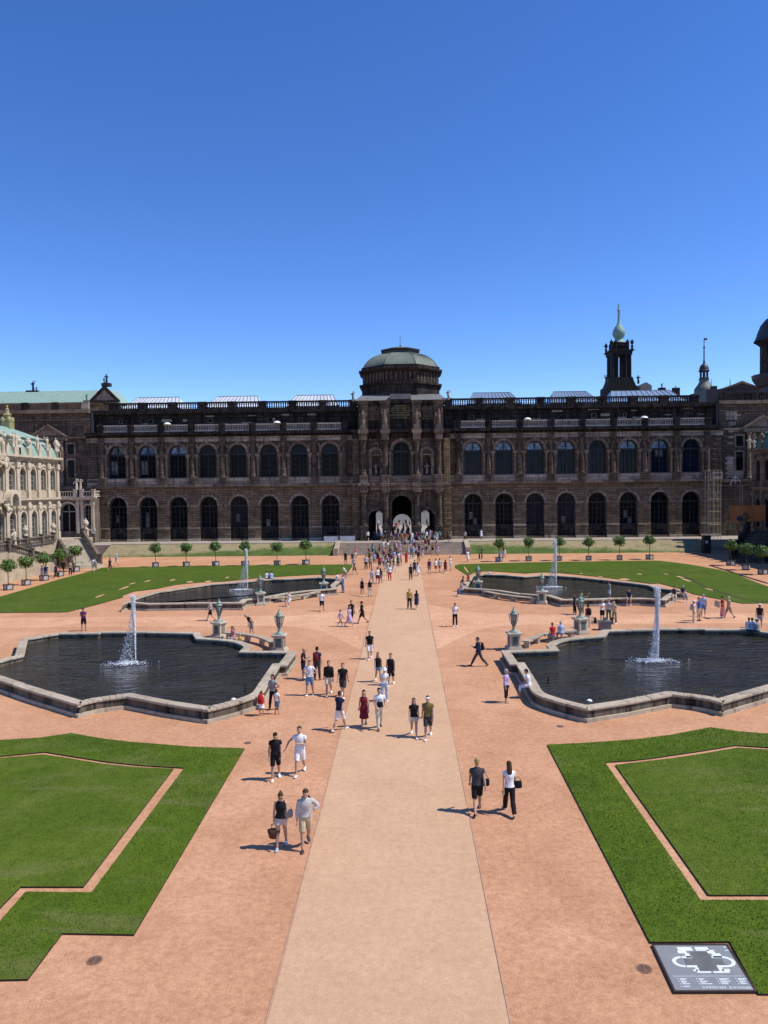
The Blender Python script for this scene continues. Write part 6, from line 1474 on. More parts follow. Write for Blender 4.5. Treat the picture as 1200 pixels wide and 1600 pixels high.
        b.append(limb([c+H @ V3((-.074, -.02, .022)), c+H @ V3((-.06, -.092, .022)), c+H @ V3((.06, -.092, .022)), c+H @ V3((.074, -.02, .022))], .005, 5)); me = tmesh(b, .006, .6, kind)
    if len(me.materials) == 0: me.materials.append(M['skin0'])
    _mc[k] = me; return me
M['skin0'] = simple('skin', (.46,.27,.185), .6, var=.1); M['eye'] = simple('eyes', (.03,.02,.015), .3); M['lip'] = simple('lips', (.33,.13,.10), .5)
SK = [M['skin0'], simple('skin_light', (.58,.37,.27), .6, var=.1), simple('skin_tan', (.34,.185,.115), .6, var=.1)]
CL = {
    'black': (.014,.014,.016), 'white': (.74,.74,.73), 'grey': (.26,.26,.265), 'light grey': (.46,.45,.43), 'navy': (.018,.026,.065), 'blue': (.04,.10,.35), 'light blue': (.32,.45,.62), 'denim': (.13,.20,.32),
    'red': (.50,.025,.025), 'dark red': (.17,.015,.025), 'pink': (.62,.22,.26), 'lavender': (.42,.33,.52), 'purple': (.10,.03,.12), 'yellow': (.55,.42,.06), 'mustard': (.40,.28,.06), 'olive': (.17,.125,.04), 'beige': (.50,.39,.26), 'khaki': (.30,.23,.13), 'green': (.05,.14,.06), 'brown': (.10,.05,.03), 'orange': (.55,.2,.05), 'teal': (.05,.2,.22), 'dark grey': (.05,.05,.055), 'cream': (.62,.55,.42)}
HC = {'brown': (.07,.04,.022), 'dark': (.018,.013,.01), 'blond': (.38,.25,.10), 'grey': (.38,.36,.33), 'red-brown': (.13,.05,.02), 'white': (.6,.58,.55)}
_shared = {}
def child(parent, mesh, mat, name):
    o = bpy.data.objects.new(name, mesh); COL.objects.link(o); o.parent = parent
    o.material_slots[0].link = 'OBJECT'; o.material_slots[0].material = mat; return o
NP = 0
def person(loc, face, pz, top, bot, hair, label, h=1.75, fem=False, skin=0, shoes='white', extra=(), group=None):
    """top/bot: (kind, colour); hair: (kind, colour); face: 0 towards the viewer, 90 right, 180 away, -90 left"""
    global NP; NP += 1
    p = pose(pz, fem); k = h/1.75
    r = empty('person', (loc[0], loc[1], loc[2]), R_(face), label, 'person', group); r.scale = (k*random.uniform(.97,1.03), k*random.uniform(.97,1.03), k)
    lift = p.lift if not pz.startswith('sit') else 0
    b = child(r, pmesh('body', pz, fem), SK[skin], 'body')
    hk, hc = hair
    if top: child(r, pmesh(top[0] if top[0] != 'dress' else 'tank', pz, fem) if top[0] != 'dress_sleeve' else pmesh('tshirt', pz, fem), cloth(CL[top[1]]), 'dress_top' if top[0].startswith('dress') else top[0])
    if top[0].startswith('dress'): child(r, pmesh('dress_skirt' if bot is None else bot[0], pz, fem), cloth(CL[top[1] if bot is None else bot[1]]), 'skirt')
    elif bot: child(r, pmesh(bot[0], pz, fem), cloth(CL[bot[1]]), 'skirt' if 'skirt' in bot[0] else bot[0])
    child(r, pmesh('left_shoe', pz, fem), cloth(CL[shoes]), 'shoe'); child(r, pmesh('right_shoe', pz, fem), cloth(CL[shoes]), 'shoe')
    if hk in ('cap', 'hat'):
        child(r, pmesh('short_hair', pz, fem), cloth(HC['brown']), 'hair'); child(r, pmesh(hk, pz, fem), cloth(CL[hc]), hk)
    else: child(r, pmesh(hk, pz, fem), cloth(HC[hc]), 'hair')
    if 'sunglasses' in extra: child(r, pmesh('sunglasses', pz, fem), cloth(CL['black']), 'sunglasses')
    for c in r.children: c.location.z = lift
    r['k'] = k; r['lift'] = lift; return r, p, lift, k
def carried(name, mesh_fn, r, p, lift, k, off, label, cat, mat, mat2=None):
    """a thing carried by a person: top-level, placed in the person's frame"""
    o = mesh_fn(); bpy.context.view_layer.update()
    M_ = Matrix.Translation(r.location) @ Matrix.Rotation(r.rotation_euler.z, 4, 'Z')
    o.matrix_world = M_ @ Matrix.Translation((off.x*k, off.y*k, (off.z+lift)*k)); tag(o, label, cat); return o
def backpack(colr):
    def f():
        e = empty('backpack'); m = loft([(V3((0,0,-.22)), V3((.12,0,0)), V3((0,.06,0))), (V3((0,.01,-.2)), V3((.15,0,0)), V3((0,.085,0))), (V3((0,.01,.05)), V3((.145,0,0)), V3((0,.085,0))), (V3((0,0,.18)), V3((.12,0,0)), V3((0,.06,0))), (V3((0,-.01,.22)), V3((.06,0,0)), V3((0,.03,0)))], 14)
        m.build('pack', cloth(CL[colr]), e, smooth=True, angle=60)
        loft([(V3((0,.085,-.18)), V3((.10,0,0)), V3((0,.04,0))), (V3((0,.09,-.02)), V3((.10,0,0)), V3((0,.035,0)))], 12).build('pocket', cloth(tuple(x*.7 for x in CL[colr])), e, smooth=True, angle=60)
        for s in (-1, 1): MB().tube([(s*.08,-.05,.2),(s*.09,-.15,.24),(s*.10,-.27,.12),(s*.10,-.26,-.05),(s*.11,-.12,-.2),(s*.10,-.04,-.2)], .014, 5).build('strap', cloth(tuple(x*.6 for x in CL[colr])), e)
        return e
    return f
def handbag(colr, basket=False):
    def f():
        e = empty('handbag'); k = 1.25 if basket else 1.0
        loft([(V3((0,0,-.34*k)), V3((.075*k,0,0)), V3((0,.05*k,0))), (V3((0,0,-.32*k)), V3((.11*k,0,0)), V3((0,.07*k,0))), (V3((0,0,-.16*k)), V3((.15*k,0,0)), V3((0,.08*k,0))), (V3((0,0,-.13*k)), V3((.14*k,0,0)), V3((0,.07*k,0)))], 14).build('bag', cloth(CL[colr]), e, smooth=True, angle=60)
        for s in (-1, 1): MB().tube([(-.08,s*.03,-.15*k),(-.07,s*.02,-.03),(0,0,.01),(.07,s*.02,-.03),(.08,s*.03,-.15*k)], .010, 5).build('handle', cloth(CL[colr]), e)
        return e
    return f
def shoulderbag(colr):
    def f():
        e = empty('shoulder_bag'); loft([(V3((0,0,-.13)), V3((.10,0,0)), V3((0,.035,0))), (V3((0,0,-.10)), V3((.13,0,0)), V3((0,.05,0))), (V3((0,0,.06)), V3((.13,0,0)), V3((0,.045,0))), (V3((0,0,.10)), V3((.10,0,0)), V3((0,.03,0)))], 12).build('bag', cloth(CL[colr]), e, smooth=True, angle=60)
        MB().tube([(-.11,0,.08),(-.06,0,.18),(.0,.0,.24),(.06,0,.18),(.11,0,.08)], .009, 5).build('strap', cloth(CL[colr]), e); return e
    return f

PX = lambda x, y: GP(x, y)
def add(px, py, *a, **k):
    z = k.pop('seat', None)
    loc = PX(px, py) if z is None else (*G(px, py, z), z)
    if z is not None: loc = (loc[0], loc[1], z-.46 if z < .5 else z-.48)
    return person(loc, *a, **k)
T, TK, LS, JK = 'tshirt', 'tank', 'longsleeve', 'jacket'
# --- the nearest walkers
q = add(440, 1326, 6, 'down', (TK,'black'), ('short_shorts','light grey'), ('bun_hair','brown'), 'woman in black sleeveless top, light shorts and sunglasses carrying a brown basket bag', h=1.68, fem=True, shoes='light blue', extra=('sunglasses',))
carried('handbag', handbag('brown', True), *q, V3((q[1].wr[-1].x, q[1].wr[-1].y, q[1].wr[-1].z-.08)), 'brown basket bag in the hand of the woman in sunglasses', 'bag', None)
carried('shoulder_bag', shoulderbag('grey'), *q, V3((.22, -.06, 1.08)), 'grey bag on the arm of the woman with the basket bag', 'bag', None)
q = add(478, 1327, 14, 'elbow', (LS,'light grey'), ('shorts','beige'), ('short_hair','brown'), 'man in light grey sweater and beige shorts with a dark backpack strap', h=1.80, shoes='dark grey')
carried('backpack', backpack('black'), *q, V3((.04, .20, 1.22)), 'dark backpack on the man in the light grey sweater', 'backpack', None)
add(431, 1219, 10, 'down', (T,'black'), ('shorts','black'), ('short_hair','dark'), 'man all in black looking down, white shoes, left of the man in white', h=1.74)
add(469, 1210, -4, 'chest', (T,'white'), ('shorts','white'), ('short_hair','brown'), 'man in white tee and white shorts with one arm across his chest', h=1.80)
q = add(746, 1270, 178, 'walk', (T,'dark grey'), ('shorts','black'), ('short_hair','blond'), 'man seen from behind in dark patterned shirt and black shorts', h=1.78, shoes='black')
carried('shoulder_bag', shoulderbag('black'), *q, V3((-.25, .02, 1.02)), 'black bag at the hip of the man in the dark shirt', 'bag', None)
q = add(796, 1271, 182, 'walk2', (T,'white'), ('wide_trousers','black'), ('long_hair','brown'), 'woman seen from behind in white blouse and long black trousers', h=1.72, fem=True, shoes='light grey')
carried('shoulder_bag', shoulderbag('black'), *q, V3((-.27, .04, 1.02)), 'black bag on the arm of the woman in the white blouse', 'bag', None)
add(531, 1142, 150, 'walk', (T,'navy'), ('shorts','white'), ('cap','white'), 'man in navy tee, white shorts and white cap walking away', h=1.76)
add(569, 1136, 4, 'walk', ('dress','dark red'), None, ('long_hair','dark'), 'woman in a dark short dress with long dark hair', h=1.68, fem=True, shoes='dark grey')
q = add(593, 1139, 12, 'sling', (T,'white'), ('trousers','cream'), ('short_hair','dark'), 'man in white tee and pale trousers wearing a black chest bag', h=1.80, shoes='dark grey')
carried('shoulder_bag', shoulderbag('black'), *q, V3((.0, -.19, 1.10)), 'black chest bag on the man in white', 'bag', None)
add(647, 1151, 2, 'walk2', (T,'black'), ('short_shorts','light grey'), ('long_hair','brown'), 'woman in black tee, pale shorts and sunglasses beside the man in olive', h=1.68, fem=True, extra=('sunglasses',))
add(669, 1153, -4, 'walk', (T,'olive'), ('shorts','dark grey'), ('cap','white'), 'man in olive tee, dark shorts and white cap', h=1.82)
add(578, 1030, 4, 'walk', (T,'black'), ('shorts','white'), ('short_hair','brown'), 'man in black tee and white shorts walking alone down the path', h=1.76)
add(591, 1066, 10, 'walk2', (TK,'black'), ('short_shorts','denim'), ('long_hair','red-brown'), 'woman in black top and denim shorts with long hair', h=1.66, fem=True)
add(611, 1071, -6, 'walk', (TK,'black'), ('shorts','black'), ('short_hair','red-brown'), 'person in sleeveless black top and long black shorts with reddish hair', h=1.76)
add(601, 1096, 8, 'phone', (T,'white'), ('trousers','light blue'), ('hat','white'), 'person in white top and pale jeans wearing a white hat', h=1.62, fem=True)
add(484, 1087, -6, 'hips', (T,'white'), ('shorts','denim'), ('short_hair','brown'), 'man in white tee and denim shorts with hands on his hips', h=1.76)
add(514, 1086, 2, 'walk', (LS,'black'), ('shorts','cream'), ('short_hair','red-brown'), 'man in black long sleeved top and white shorts', h=1.80)
add(536, 1089, -4, 'walk2', (T,'black'), ('shorts','dark grey'), ('short_hair','red-brown'), 'man in black tee and dark shorts beside the man in long sleeves', h=1.76)
add(474, 1061, 80, 'phone', (T,'black'), ('shorts','navy'), ('bun_hair','blond'), 'blonde woman in black tee and dark shorts standing sideways', h=1.66, fem=True)
q = add(496, 1063, 165, 'stand', (T,'navy'), ('trousers','dark grey'), ('short_hair','dark'), 'man seen from behind with a dark red backpack', h=1.80, shoes='brown')
carried('backpack', backpack('dark red'), *q, V3((.0, .19, 1.22)), 'dark red backpack on the back of the man by the basin', 'backpack', None)
add(131, 986, 4, 'phone', (T,'purple'), ('shorts','black'), ('short_hair','dark'), 'person in dark tee and black shorts standing alone behind the near left basin', h=1.72, skin=2, shoes='dark grey')
add(329, 970, -95, 'walk', (T,'grey'), ('shorts','black'), ('short_hair','brown'), 'man in grey tee and black shorts walking left past the lantern', h=1.76, shoes='dark grey')
q = add(748, 1041, -82, 'stride', (JK,'navy'), ('trousers','dark grey'), ('short_hair','dark'), 'man in blue jacket striding left with a phone in his hand', h=1.78, shoes='brown')
carried('backpack', backpack('black'), *q, V3((.0, .21, 1.22)), 'black backpack on the man in the blue jacket', 'backpack', None)
add(791, 1098, 62, 'stand', (JK,'lavender'), ('capris','black'), ('short_hair','grey'), 'grey haired woman in lavender cardigan and black capris by the basin corner', h=1.60, fem=True, shoes='beige')
add(826, 1071, -100, 'sit', (T,'white'), ('capris','white'), ('short_hair','dark'), 'person in white sitting on the edge of the near right basin', h=1.66, fem=True, seat=.62, shoes='grey')
q = add(409, 1118, 172, 'stand', (T,'white'), ('skirt','white'), ('long_hair','brown'), 'little girl in a white skirt with a red backpack at the basin', h=1.12, fem=True, shoes='red')
carried('backpack', backpack('red'), *q, V3((.0, .18, 1.20)), 'small red backpack on the little girl in white', 'backpack', None)
add(427, 1109, -30, 'hips', (T,'grey'), ('trousers','black'), ('long_hair','dark'), 'woman with long dark hair and grey patterned tee at the basin', h=1.66, fem=True, skin=2, shoes='black')
add(433, 1116, 150, 'stand', (T,'white'), ('shorts','denim'), ('cap','white'), 'small child in white tee, blue shorts and white cap at the basin', h=1.15, shoes='orange')
add(711, 979, 8, 'phone', (T,'white'), ('trousers','black'), ('short_hair','dark'), 'man in white tee and black trousers standing alone right of the path', h=1.74)
add(640, 952, 176, 'stand', (T,'mustard'), ('trousers','black'), ('short_hair','blond'), 'man in mustard yellow tee and black trousers seen from behind', h=1.76, shoes='black')
add(651, 952, 190, 'walk', ('dress_sleeve','navy'), None, ('long_hair','dark'), 'woman in a short navy dress beside the man in yellow', h=1.66, fem=True)
add(532, 979, 60, 'walk', (T,'lavender'), ('short_shorts','pink'), ('long_hair','blond'), 'child in pale lavender tee left of the woman in a lilac dress', h=1.35, fem=True)
add(546, 979, 50, 'walk2', ('dress_sleeve','lavender'), None, ('long_hair','brown'), 'woman in a pale lilac dress between a child and a man in black', h=1.62, fem=True)
add(549, 973, 10, 'walk', (T,'black'), ('shorts','black'), ('short_hair','dark'), 'man in black close behind the woman in the lilac dress', h=1.78, skin=2)
add(566, 974, -85, 'walk2', (T,'black'), ('shorts','black'), ('short_hair','dark'), 'man all in black walking sideways right of the lilac dress', h=1.76, skin=2, shoes='dark grey')
add(503, 955, 175, 'walk', (T,'white'), ('shorts','black'), ('short_hair','dark'), 'man in white tee and black shorts walking away by the lantern bench', h=1.76, shoes='black')
add(365, 996, -40, 'sit', (T,'pink'), ('shorts','grey'), ('long_hair','dark'), 'woman in pink sitting on the bench of the near left basin', h=1.62, fem=True, seat=.5, shoes='pink')
add(374, 1001, 150, 'sit', (T,'yellow'), ('shorts','light grey'), ('short_hair','blond'), 'small child in yellow sitting beside the woman in pink', h=1.15, seat=.5)
add(393, 994, -60, 'bend', (T,'black'), ('shorts','grey'), ('short_hair','grey'), 'man in black tee and grey shorts bending forward near the bench', h=1.72, shoes='white')
add(452, 938, -20, 'sitphoto', (T,'white'), ('capris','light grey'), ('short_hair','brown'), 'person in white sitting on the far left bench taking a picture', h=1.66, fem=True, seat=.5)
add(536, 926, -60, 'stand', (T,'light blue'), ('trousers','denim'), ('short_hair','dark'), 'man in light blue shirt and jeans standing by the far left basin corner', h=1.76, shoes='dark grey')
add(526, 907, 100, 'sit', (T,'white'), ('trousers','black'), ('short_hair','dark'), 'person in white shirt and black trousers sitting on the far left basin corner', h=1.70, seat=.62)
add(540, 906, -70, 'bend', (T,'white'), ('shorts','grey'), ('short_hair','brown'), 'person in white leaning over at the far left basin corner', h=1.68)
add(416, 904, 160, 'sit', (T,'white'), ('shorts','navy'), ('short_hair','dark'), 'person in white on the far rim of the far left basin, left of two', h=1.70, seat=.62)
add(424, 904, 200, 'sit', (T,'light blue'), ('shorts','navy'), ('cap','white'), 'person in pale blue on the far rim of the far left basin, right of two', h=1.68, seat=.62)
# --- right side of the court
add(864, 992, 190, 'sit', (T,'red'), ('trousers','grey'), ('short_hair','red-brown'), 'person in red seen from behind on the near right bench', h=1.66, fem=True, seat=.5)
add(877, 990, 185, 'sit', (T,'light blue'), ('trousers','grey'), ('short_hair','grey'), 'grey haired person in pale blue seen from behind on the near right bench', h=1.70, seat=.5)
add(898, 960, -80, 'stand', (T,'dark grey'), ('trousers','black'), ('short_hair','dark'), 'person in dark clothes standing behind the far corner lantern of the near right basin', h=1.70, skin=2)
add(909, 961, 10, 'photo', (T,'teal'), ('trousers','khaki'), ('hat','khaki'), 'person in a sun hat and teal tee raising an arm behind the lantern', h=1.72)
q = add(919, 981, 200, 'stand', (T,'dark red'), ('trousers','cream'), ('short_hair','dark'), 'person in dark red tee and pale trousers with a backpack by the lantern', h=1.70)
carried('backpack', backpack('black'), *q, V3((.0, .18, 1.22)), 'black backpack on the person in dark red by the lantern', 'backpack', None)
add(941, 972, 20, 'phone', (T,'white'), ('shorts','black'), ('short_hair','grey'), 'person in white tee and black shorts behind the grey box at the basin', h=1.70)
add(951, 971, -30, 'stand', (T,'light grey'), ('trousers','green'), ('short_hair','dark'), 'person in light grey top and green trousers in the group of three', h=1.70)
add(960, 975, -40, 'phone', (T,'beige'), ('trousers','khaki'), ('cap','white'), 'person in beige with a white cap at the right of the group of three', h=1.72)
add(952, 937, -90, 'stand', (T,'grey'), ('shorts','white'), ('short_hair','dark'), 'person in grey tee and white shorts by the near rim of the far right basin', h=1.66)
add(983, 935, -20, 'sit', (T,'navy'), ('shorts','grey'), ('short_hair','brown'), 'person in navy sitting on the near rim of the far right basin', h=1.72, seat=.62)
add(1053, 930, -15, 'sit', (T,'dark grey'), ('trousers','cream'), ('short_hair','brown'), 'person in dark tee and cream trousers sitting at the right corner of the far basin', h=1.70, seat=.62)
add(1066, 929, 15, 'sit', (T,'navy'), ('trousers','grey'), ('short_hair','grey'), 'man in navy sitting at the right corner of the far basin', h=1.72, seat=.62)
q = add(1084, 973, 70, 'stand', (T,'cream'), ('trousers','cream'), ('hat','white'), 'person all in cream with a white hat and backpack', h=1.66)
carried('backpack', backpack('light grey'), *q, V3((.0, .18, 1.20)), 'pale backpack on the person in cream', 'backpack', None)
add(1092, 970, 30, 'stand', (T,'blue'), ('shorts','beige'), ('short_hair','brown'), 'man in bright blue tee and beige shorts beside the person in cream', h=1.76, shoes='black')
add(1099, 963, 150, 'stand', (T,'light blue'), ('shorts','denim'), ('short_hair','grey'), 'man in pale tee and denim shorts behind the man in bright blue', h=1.72)
q = add(1129, 966, -85, 'phone', ('dress_sleeve','red'), ('long_skirt','pink'), ('bun_hair','dark'), 'woman in a red and pink long dress holding an unfolded map', h=1.66, fem=True)
def mapsheet():
    m = MB()
    for k in range(4): m.add([(-.4+.2*k, -.02 if k % 2 else .02, -.24),(-.2+.2*k, .02 if k % 2 else -.02, -.24),(-.2+.2*k, .02 if k % 2 else -.02, .24),(-.4+.2*k, -.02 if k % 2 else .02, .24)], [(0,1,2,3)])
    o = m.build('paper_map', cloth((.42,.36,.30))); sd = o.modifiers.new('s', 'SOLIDIFY'); sd.thickness = .004; return o
carried('paper_map', mapsheet, *q, V3((.0, -.48, 1.15)), 'unfolded paper map held by the woman in red', 'map', None)
add(1139, 966, -80, 'walk', (T,'beige'), ('shorts','khaki'), ('short_hair','grey'), 'man in beige behind the woman with the map', h=1.74, shoes='black')
add(1170, 984, 150, 'sit', (T,'white'), ('trousers','navy'), ('short_hair','red-brown'), 'person in white sitting on the near right basin rim, left of three', h=1.66, seat=.62)
add(1176, 985, 170, 'sit', (T,'light blue'), ('trousers','navy'), ('cap','white'), 'person in pale blue with a white cap sitting on the basin rim', h=1.70, seat=.62)
add(1184, 986, 200, 'sit', (T,'grey'), ('trousers','dark grey'), ('hat','white'), 'person in grey with a white hat sitting on the basin rim', h=1.68, seat=.62)
add(1187, 981, 160, 'stand', (T,'black'), ('shorts','grey'), ('hat','white'), 'person in black tee and white hat standing behind the seated three', h=1.72)
for px, py, lab, c, sz in ((930, 974, 'dark rucksack on the gravel left of the group of three', 'dark grey', 1.0), (955, 975, 'black bag on the gravel by the feet of the group of three', 'black', 1.1)):
    o = backpack(c)(); x, y = G(px, py); o.location = (x, y, .23); o.rotation_euler = (0, 0, 1.1*px); o.scale = (sz, sz, sz); tag(o, lab, 'bag')
x, y = G(945, 984); o = MB().cbox((x, y, 0), .78, .55, .62).cbox((x, y, .62), .86, .62, .05).cbox((x, y+.0, .67), .2, .3, .22).build('box', M['metal_gray']); place(o, (x, y, 0)); tag(o, 'grey box standing at the corner of the near right basin', 'box')
# far right basin, left corner
add(722, 914, 80, 'sit', (T,'black'), ('trousers','dark grey'), ('short_hair','dark'), 'person in black sitting at the left corner of the far right basin', h=1.74, seat=.62)
add(722, 921, -60, 'sit', (T,'light grey'), ('trousers','denim'), ('short_hair','dark'), 'person in grey top and denim sitting on the corner of the far right basin', h=1.66, seat=.62)
add(731, 908, 40, 'sit', (T,'red'), ('trousers','black'), ('short_hair','red-brown'), 'person in red top sitting behind the corner of the far right basin', h=1.66, seat=.62, fem=True)
add(763, 897, 120, 'sit', (T,'white'), ('shorts','beige'), ('cap','white'), 'small child in white sitting on the far rim of the far right basin', h=1.2, seat=.62)
# --- row of walkers before the right of the steps
for px, py, f, pz, t, b_, hr, lab, fm in ((671,897,175,'stand',(T,'purple'),('shorts','khaki'),('short_hair','dark'),'person in dark purple tee and khaki shorts, left end of the row of five',False),(681,895,185,'walk',(T,'white'),('shorts','red'),('short_hair','dark'),'person in white tee and red shorts in the row of five',False),(687,894,175,'walk2',(T,'light grey'),('shorts','khaki'),('short_hair','dark'),'person in light grey tee and khaki shorts in the row of five',False),
        (696,895,180,'walk',('dress_sleeve','dark red'),None,('long_hair','dark'),'woman in a dark red dress in the row of five',True),(704,892,70,'photo',(T,'white'),('shorts','light blue'),('short_hair','dark'),'person in white stretching an arm out, right end of the row of five',False),
        (642,906,178,'stand',(T,'navy'),('trousers','black'),('short_hair','dark'),'man in navy shirt and black trousers seen from behind on the path',False),(653,900,182,'walk',('dress_sleeve','white'),None,('long_hair','dark'),'woman in a white dress walking behind the man in navy',True),(648,898,170,'stand',(T,'dark grey'),('shorts','black'),('short_hair','dark'),'man in dark tee beside the woman in the white dress',False),
        (609,907,180,'stand',(T,'white'),('trousers','red'),('short_hair','brown'),'person in white top and bright red trousers on the path edge',True),(590,912,190,'stand',(T,'white'),('shorts','dark red'),('short_hair','dark'),'person in white tee and dark red shorts left of the path',False),(595,911,160,'stand',(T,'dark grey'),('shorts','grey'),('long_hair','dark'),'person in dark tee leaning close to the one in dark red shorts',True),(581,912,170,'walk',(T,'light blue'),('trousers','light grey'),('short_hair','dark'),'person in pale blue top and pale trousers left of the path',True),
        (566,931,-10,'stand',(TK,'black'),('short_shorts','black'),('long_hair','brown'),'woman in black top and shorts with long hair, left of two left of the path',True),(578,932,10,'stand',(T,'black'),('trousers','cream'),('long_hair','blond'),'woman in black tee and cream trousers, right of two left of the path',True),
        (540,882,20,'stand',(T,'black'),('shorts','dark grey'),('short_hair','brown'),'person in black standing near the left foot of the steps',False),(551,882,30,'walk',(T,'dark grey'),('trousers','denim'),('short_hair','brown'),'person in dark tee and denim near the left foot of the steps',False),(554,898,-40,'walk',(T,'grey'),('shorts','brown'),('short_hair','dark'),'person in grey tee and brown shorts walking past the far left lawn tip',False),(556,872,0,'walk',(T,'pink'),('shorts','white'),('long_hair','dark'),'person in pink top at the left foot of the steps',True),
        (572,890,190,'stand',(T,'light grey'),('trousers','black'),('short_hair','dark'),'person in light grey top and black trousers left of the crowd',False),(579,889,175,'stand',(T,'beige'),('trousers','denim'),('short_hair','brown'),'person in beige top and denim left of the crowd',False),(590,879,180,'stand',('dress','black'),None,('short_hair','red-brown'),'woman in a black dress left of the crowd at the steps',True),(593,889,170,'stand',(T,'red'),('shorts','dark grey'),('short_hair','brown'),'person in bright red tee and dark shorts at the left of the crowd',False),
        (635,880,180,'stand',('dress_sleeve','red'),('long_skirt','red'),('short_hair','brown'),'woman in a long bright red dress at the foot of the steps',True),(623,882,175,'walk',(T,'white'),('trousers','light grey'),('short_hair','dark'),'person in white top and pale grey trousers left of the long red dress',False),
        (731,878,200,'walk',('dress_sleeve','white'),None,('short_hair','dark'),'woman in a short white dress right of the steps',True),(749,874,-90,'stand',(T,'green'),('trousers','black'),('short_hair','dark'),'person in pale green vest, left of two dark figures right of the steps',False),(753,874,90,'stand',(T,'black'),('trousers','black'),('short_hair','dark'),'person all in black, right of two figures right of the steps',False),(781,878,-60,'stand',(T,'light blue'),('trousers','denim'),('short_hair','dark'),'person in pale blue beside the first tub right of the steps',False),(786,871,60,'stand',(T,'black'),('trousers','grey'),('short_hair','dark'),'person in black behind the first tub right of the steps',False),(789,871,0,'stand',(T,'white'),('shorts','white'),('short_hair','blond'),'child in white behind the first tub right of the steps',True),
        (752,843,10,'stand',(T,'white'),('skirt','white'),('short_hair','dark'),'person in white on the terrace right of the steps',True),(727,858,-20,'walk',(T,'light grey'),('trousers','brown'),('short_hair','dark'),'person coming down beside the right cheek of the steps',False),
        (146,893,170,'stand',(T,'white'),('trousers','cream'),('short_hair','dark'),'person in white top and cream trousers near the left stairs',False),(149,894,190,'walk',(T,'grey'),('trousers','beige'),('short_hair','grey'),'person in grey top walking close beside the one in white near the left stairs',False),(172,893,175,'walk',(T,'dark grey'),('shorts','purple'),('short_hair','dark'),'person in dark tee walking away past the far left lawn',False),(182,885,170,'walk',(T,'light blue'),('shorts','white'),('hat','white'),'person in pale blue with a white hat beyond the far left lawn',True),
        (66,906,160,'stand',(T,'lavender'),('trousers','light grey'),('short_hair','brown'),'person in lavender top by the tubs before the left stairs, left of a pair',True),(72,905,190,'stand',(T,'navy'),('trousers','denim'),('short_hair','dark'),'person in navy top by the tubs before the left stairs, right of a pair',False),(88,903,175,'walk',(T,'purple'),('trousers','black'),('short_hair','dark'),'person in dark purple walking between the tubs before the left stairs',False),(99,896,180,'walk2',(LS,'black'),('trousers','black'),('short_hair','dark'),'person all in black walking between the tubs before the left stairs',False),(110,899,170,'stand',(LS,'beige'),('trousers','dark grey'),('short_hair','brown'),'person in beige jacket by the last tub before the left stairs',False),(114,897,190,'stand',(T,'dark grey'),('trousers','navy'),('short_hair','dark'),'person in dark clothes by the last tub before the left stairs',False),(3,905,120,'stand',(LS,'white'),('trousers','black'),('short_hair','dark'),'person in white shirt at the left edge of the photo',False)):
    k = .95 if fm else 1.0
    add(px, py, f+random.uniform(-8, 8), pz, t, b_, hr, lab, h=(1.76*k if not lab.startswith('child') else 1.25)*random.uniform(.97, 1.03), fem=fm, skin=random.choice((0, 1, 1, 2)), shoes=random.choice(('white', 'black', 'grey', 'brown')))
# --- the crowd on the steps and before the arches
crowd = [(567,838),(596,846),(602,846),(611,845),(616,846),(620,848),(626,848),(631,847),(636,846),(640,847),(643,845),(651,849),(655,848),(661,845),(667,846),(670,848),(675,845),(680,846),(683,847),(687,845),(606,856),(599,862),(617,861),(619,864),(629,853),(646,858),(648,863),(665,859),(670,858),(682,862),(684,868),(646,872),(650,870),(600,877),(603,884),(608,880),(612,884),(616,879),(605,890),(609,893),(599,872),(613,874),(620,872),(654,879),(643,873),(593,866),(628,841),(636,841),(647,841),(606,840),(615,839),(622,838),(656,841),(668,840),(676,839),(700,846),(704,848),(582,866),(587,872),(576,873),(585,842),(591,843),(623,845),(633,850),(644,850),(658,851),(664,851),(673,844),(690,842),(575,845),(613,851),(610,867),(625,866),(633,862),(638,868),(641,860),(655,868),(627,884),(606,899),(602,894),(597,886),(615,893),(622,888),(585,884),(578,880),(660,874),(667,868),(676,866)]
tops = ['white','black','light grey','navy','red','light blue','dark grey','pink','beige','teal','dark red','grey','olive','green','lavender','purple']; bots = ['black','denim','beige','white','dark grey','khaki','navy','light grey','brown','grey']
rr = random.Random(21); seen = set()
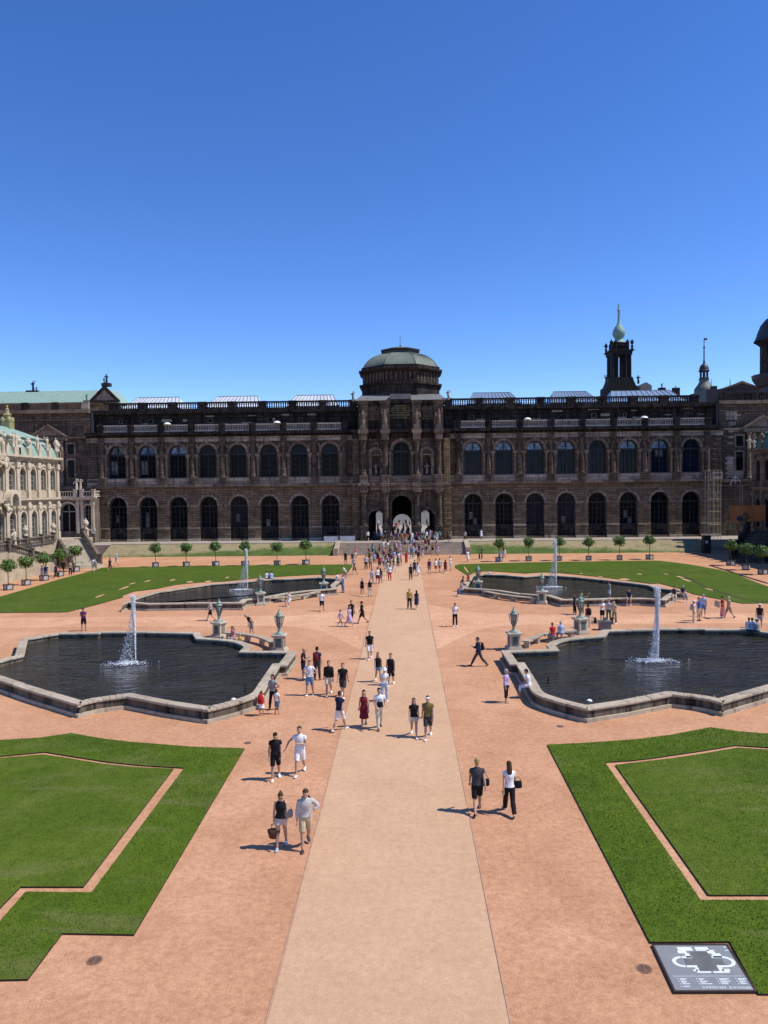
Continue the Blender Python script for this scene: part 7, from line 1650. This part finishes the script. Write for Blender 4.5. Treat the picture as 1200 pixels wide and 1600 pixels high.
for i, (px, py) in enumerate(crowd):
    loc = PX(px, py); where = 'on the terrace before the arches' if loc[2] > 1.55 else ('on the steps' if loc[2] > .05 else 'in the crowd below the steps')
    spec = {(700,846): ('dark grey','black'), (704,848): ('olive','black'), (567,838): ('white','cream'), (665,859): ('dark red','beige'), (682,862): ('pink','pink'), (618,861): ('pink','red'), (629,853): ('orange','denim'), (640,847): ('dark red','navy'), (636,846): ('red','grey')}.get((px, py))
    for _ in range(200):
        t, b = spec or (rr.choice(tops), rr.choice(bots)); fm = rr.random() < .45
        bk = rr.choice(('short_shorts', 'skirt', 'capris') if fm else ('shorts', 'trousers', 'shorts')); tk = rr.choice((T, T, T, TK if fm else T)); hk = rr.choice((('long_hair','dark'),('long_hair','brown'),('bun_hair','blond')) if fm else (('short_hair','dark'),('short_hair','brown'),('short_hair','grey'),('cap','white')))
        key = (t, b, bk, where)
        if key not in seen: seen.add(key); break
    lab = '%s in %s %s and %s %s %s' % ('woman' if fm else 'man', t, {'tshirt': 'tee', 'tank': 'top'}[tk], b, {'short_shorts': 'short shorts'}.get(bk, bk), where)
    person(loc, rr.choice((0, 180, 180, 160, 20, 200, -30, 90)), rr.choice(('stand', 'walk', 'walk2', 'phone', 'stand', 'down')), (tk, t), (bk, b), hk, lab, h=(1.64 if fm else 1.76)*rr.uniform(.95, 1.05), fem=fm, skin=rr.choice((0, 1, 1, 2)), shoes=rr.choice(('white', 'black', 'grey')), group='visitors crowding the steps and arches')
# visitors inside the archways and out on the square behind
rr = random.Random(33); seen = set()
for i in range(22):
    c = (0, 0, 0, -4.2, 4.2)[i % 5]; x = c+rr.uniform(-1.2, 1.2)*(1 if c == 0 else .35); y = rr.uniform(127.5, 137) if i < 10 else rr.uniform(142, 172)
    if y > 140: x *= 1.25
    fm = rr.random() < .5; wh = ('inside the left arch', 'inside the central arch', 'inside the right arch')[(c > 0)*2+(c == 0)] if y < 140 else ('on the square beyond the left arch', 'on the square beyond the central arch', 'on the square beyond the right arch')[(c > 0)*2+(c == 0)]
    for _ in range(99):
        t, b = rr.choice(('black', 'dark grey', 'navy', 'white', 'red', 'grey', 'green', 'brown')), rr.choice(('black', 'denim', 'navy', 'beige', 'dark grey')); key = (t, b, wh, fm)
        if key not in seen: seen.add(key); break
    person((x, y, TERR if y < 175 else TERR), rr.choice((0, 180, 170)), rr.choice(('stand', 'walk', 'walk2')), (T, t), (rr.choice(('trousers', 'shorts')), b), ('long_hair', 'dark') if fm else ('short_hair', 'dark'), '%s in %s tee and %s bottoms %s' % ('woman' if fm else 'man', t, b, wh), h=1.66 if fm else 1.77, fem=fm, skin=1, shoes='black', group='visitors in the archways and the square behind')
for o in COL.objects:
    if 'label' in o and len(o['label'].split()) > 16: print('LONG', o['label'])
    for k in ('k', 'lift'):
        if k in o: del o[k]
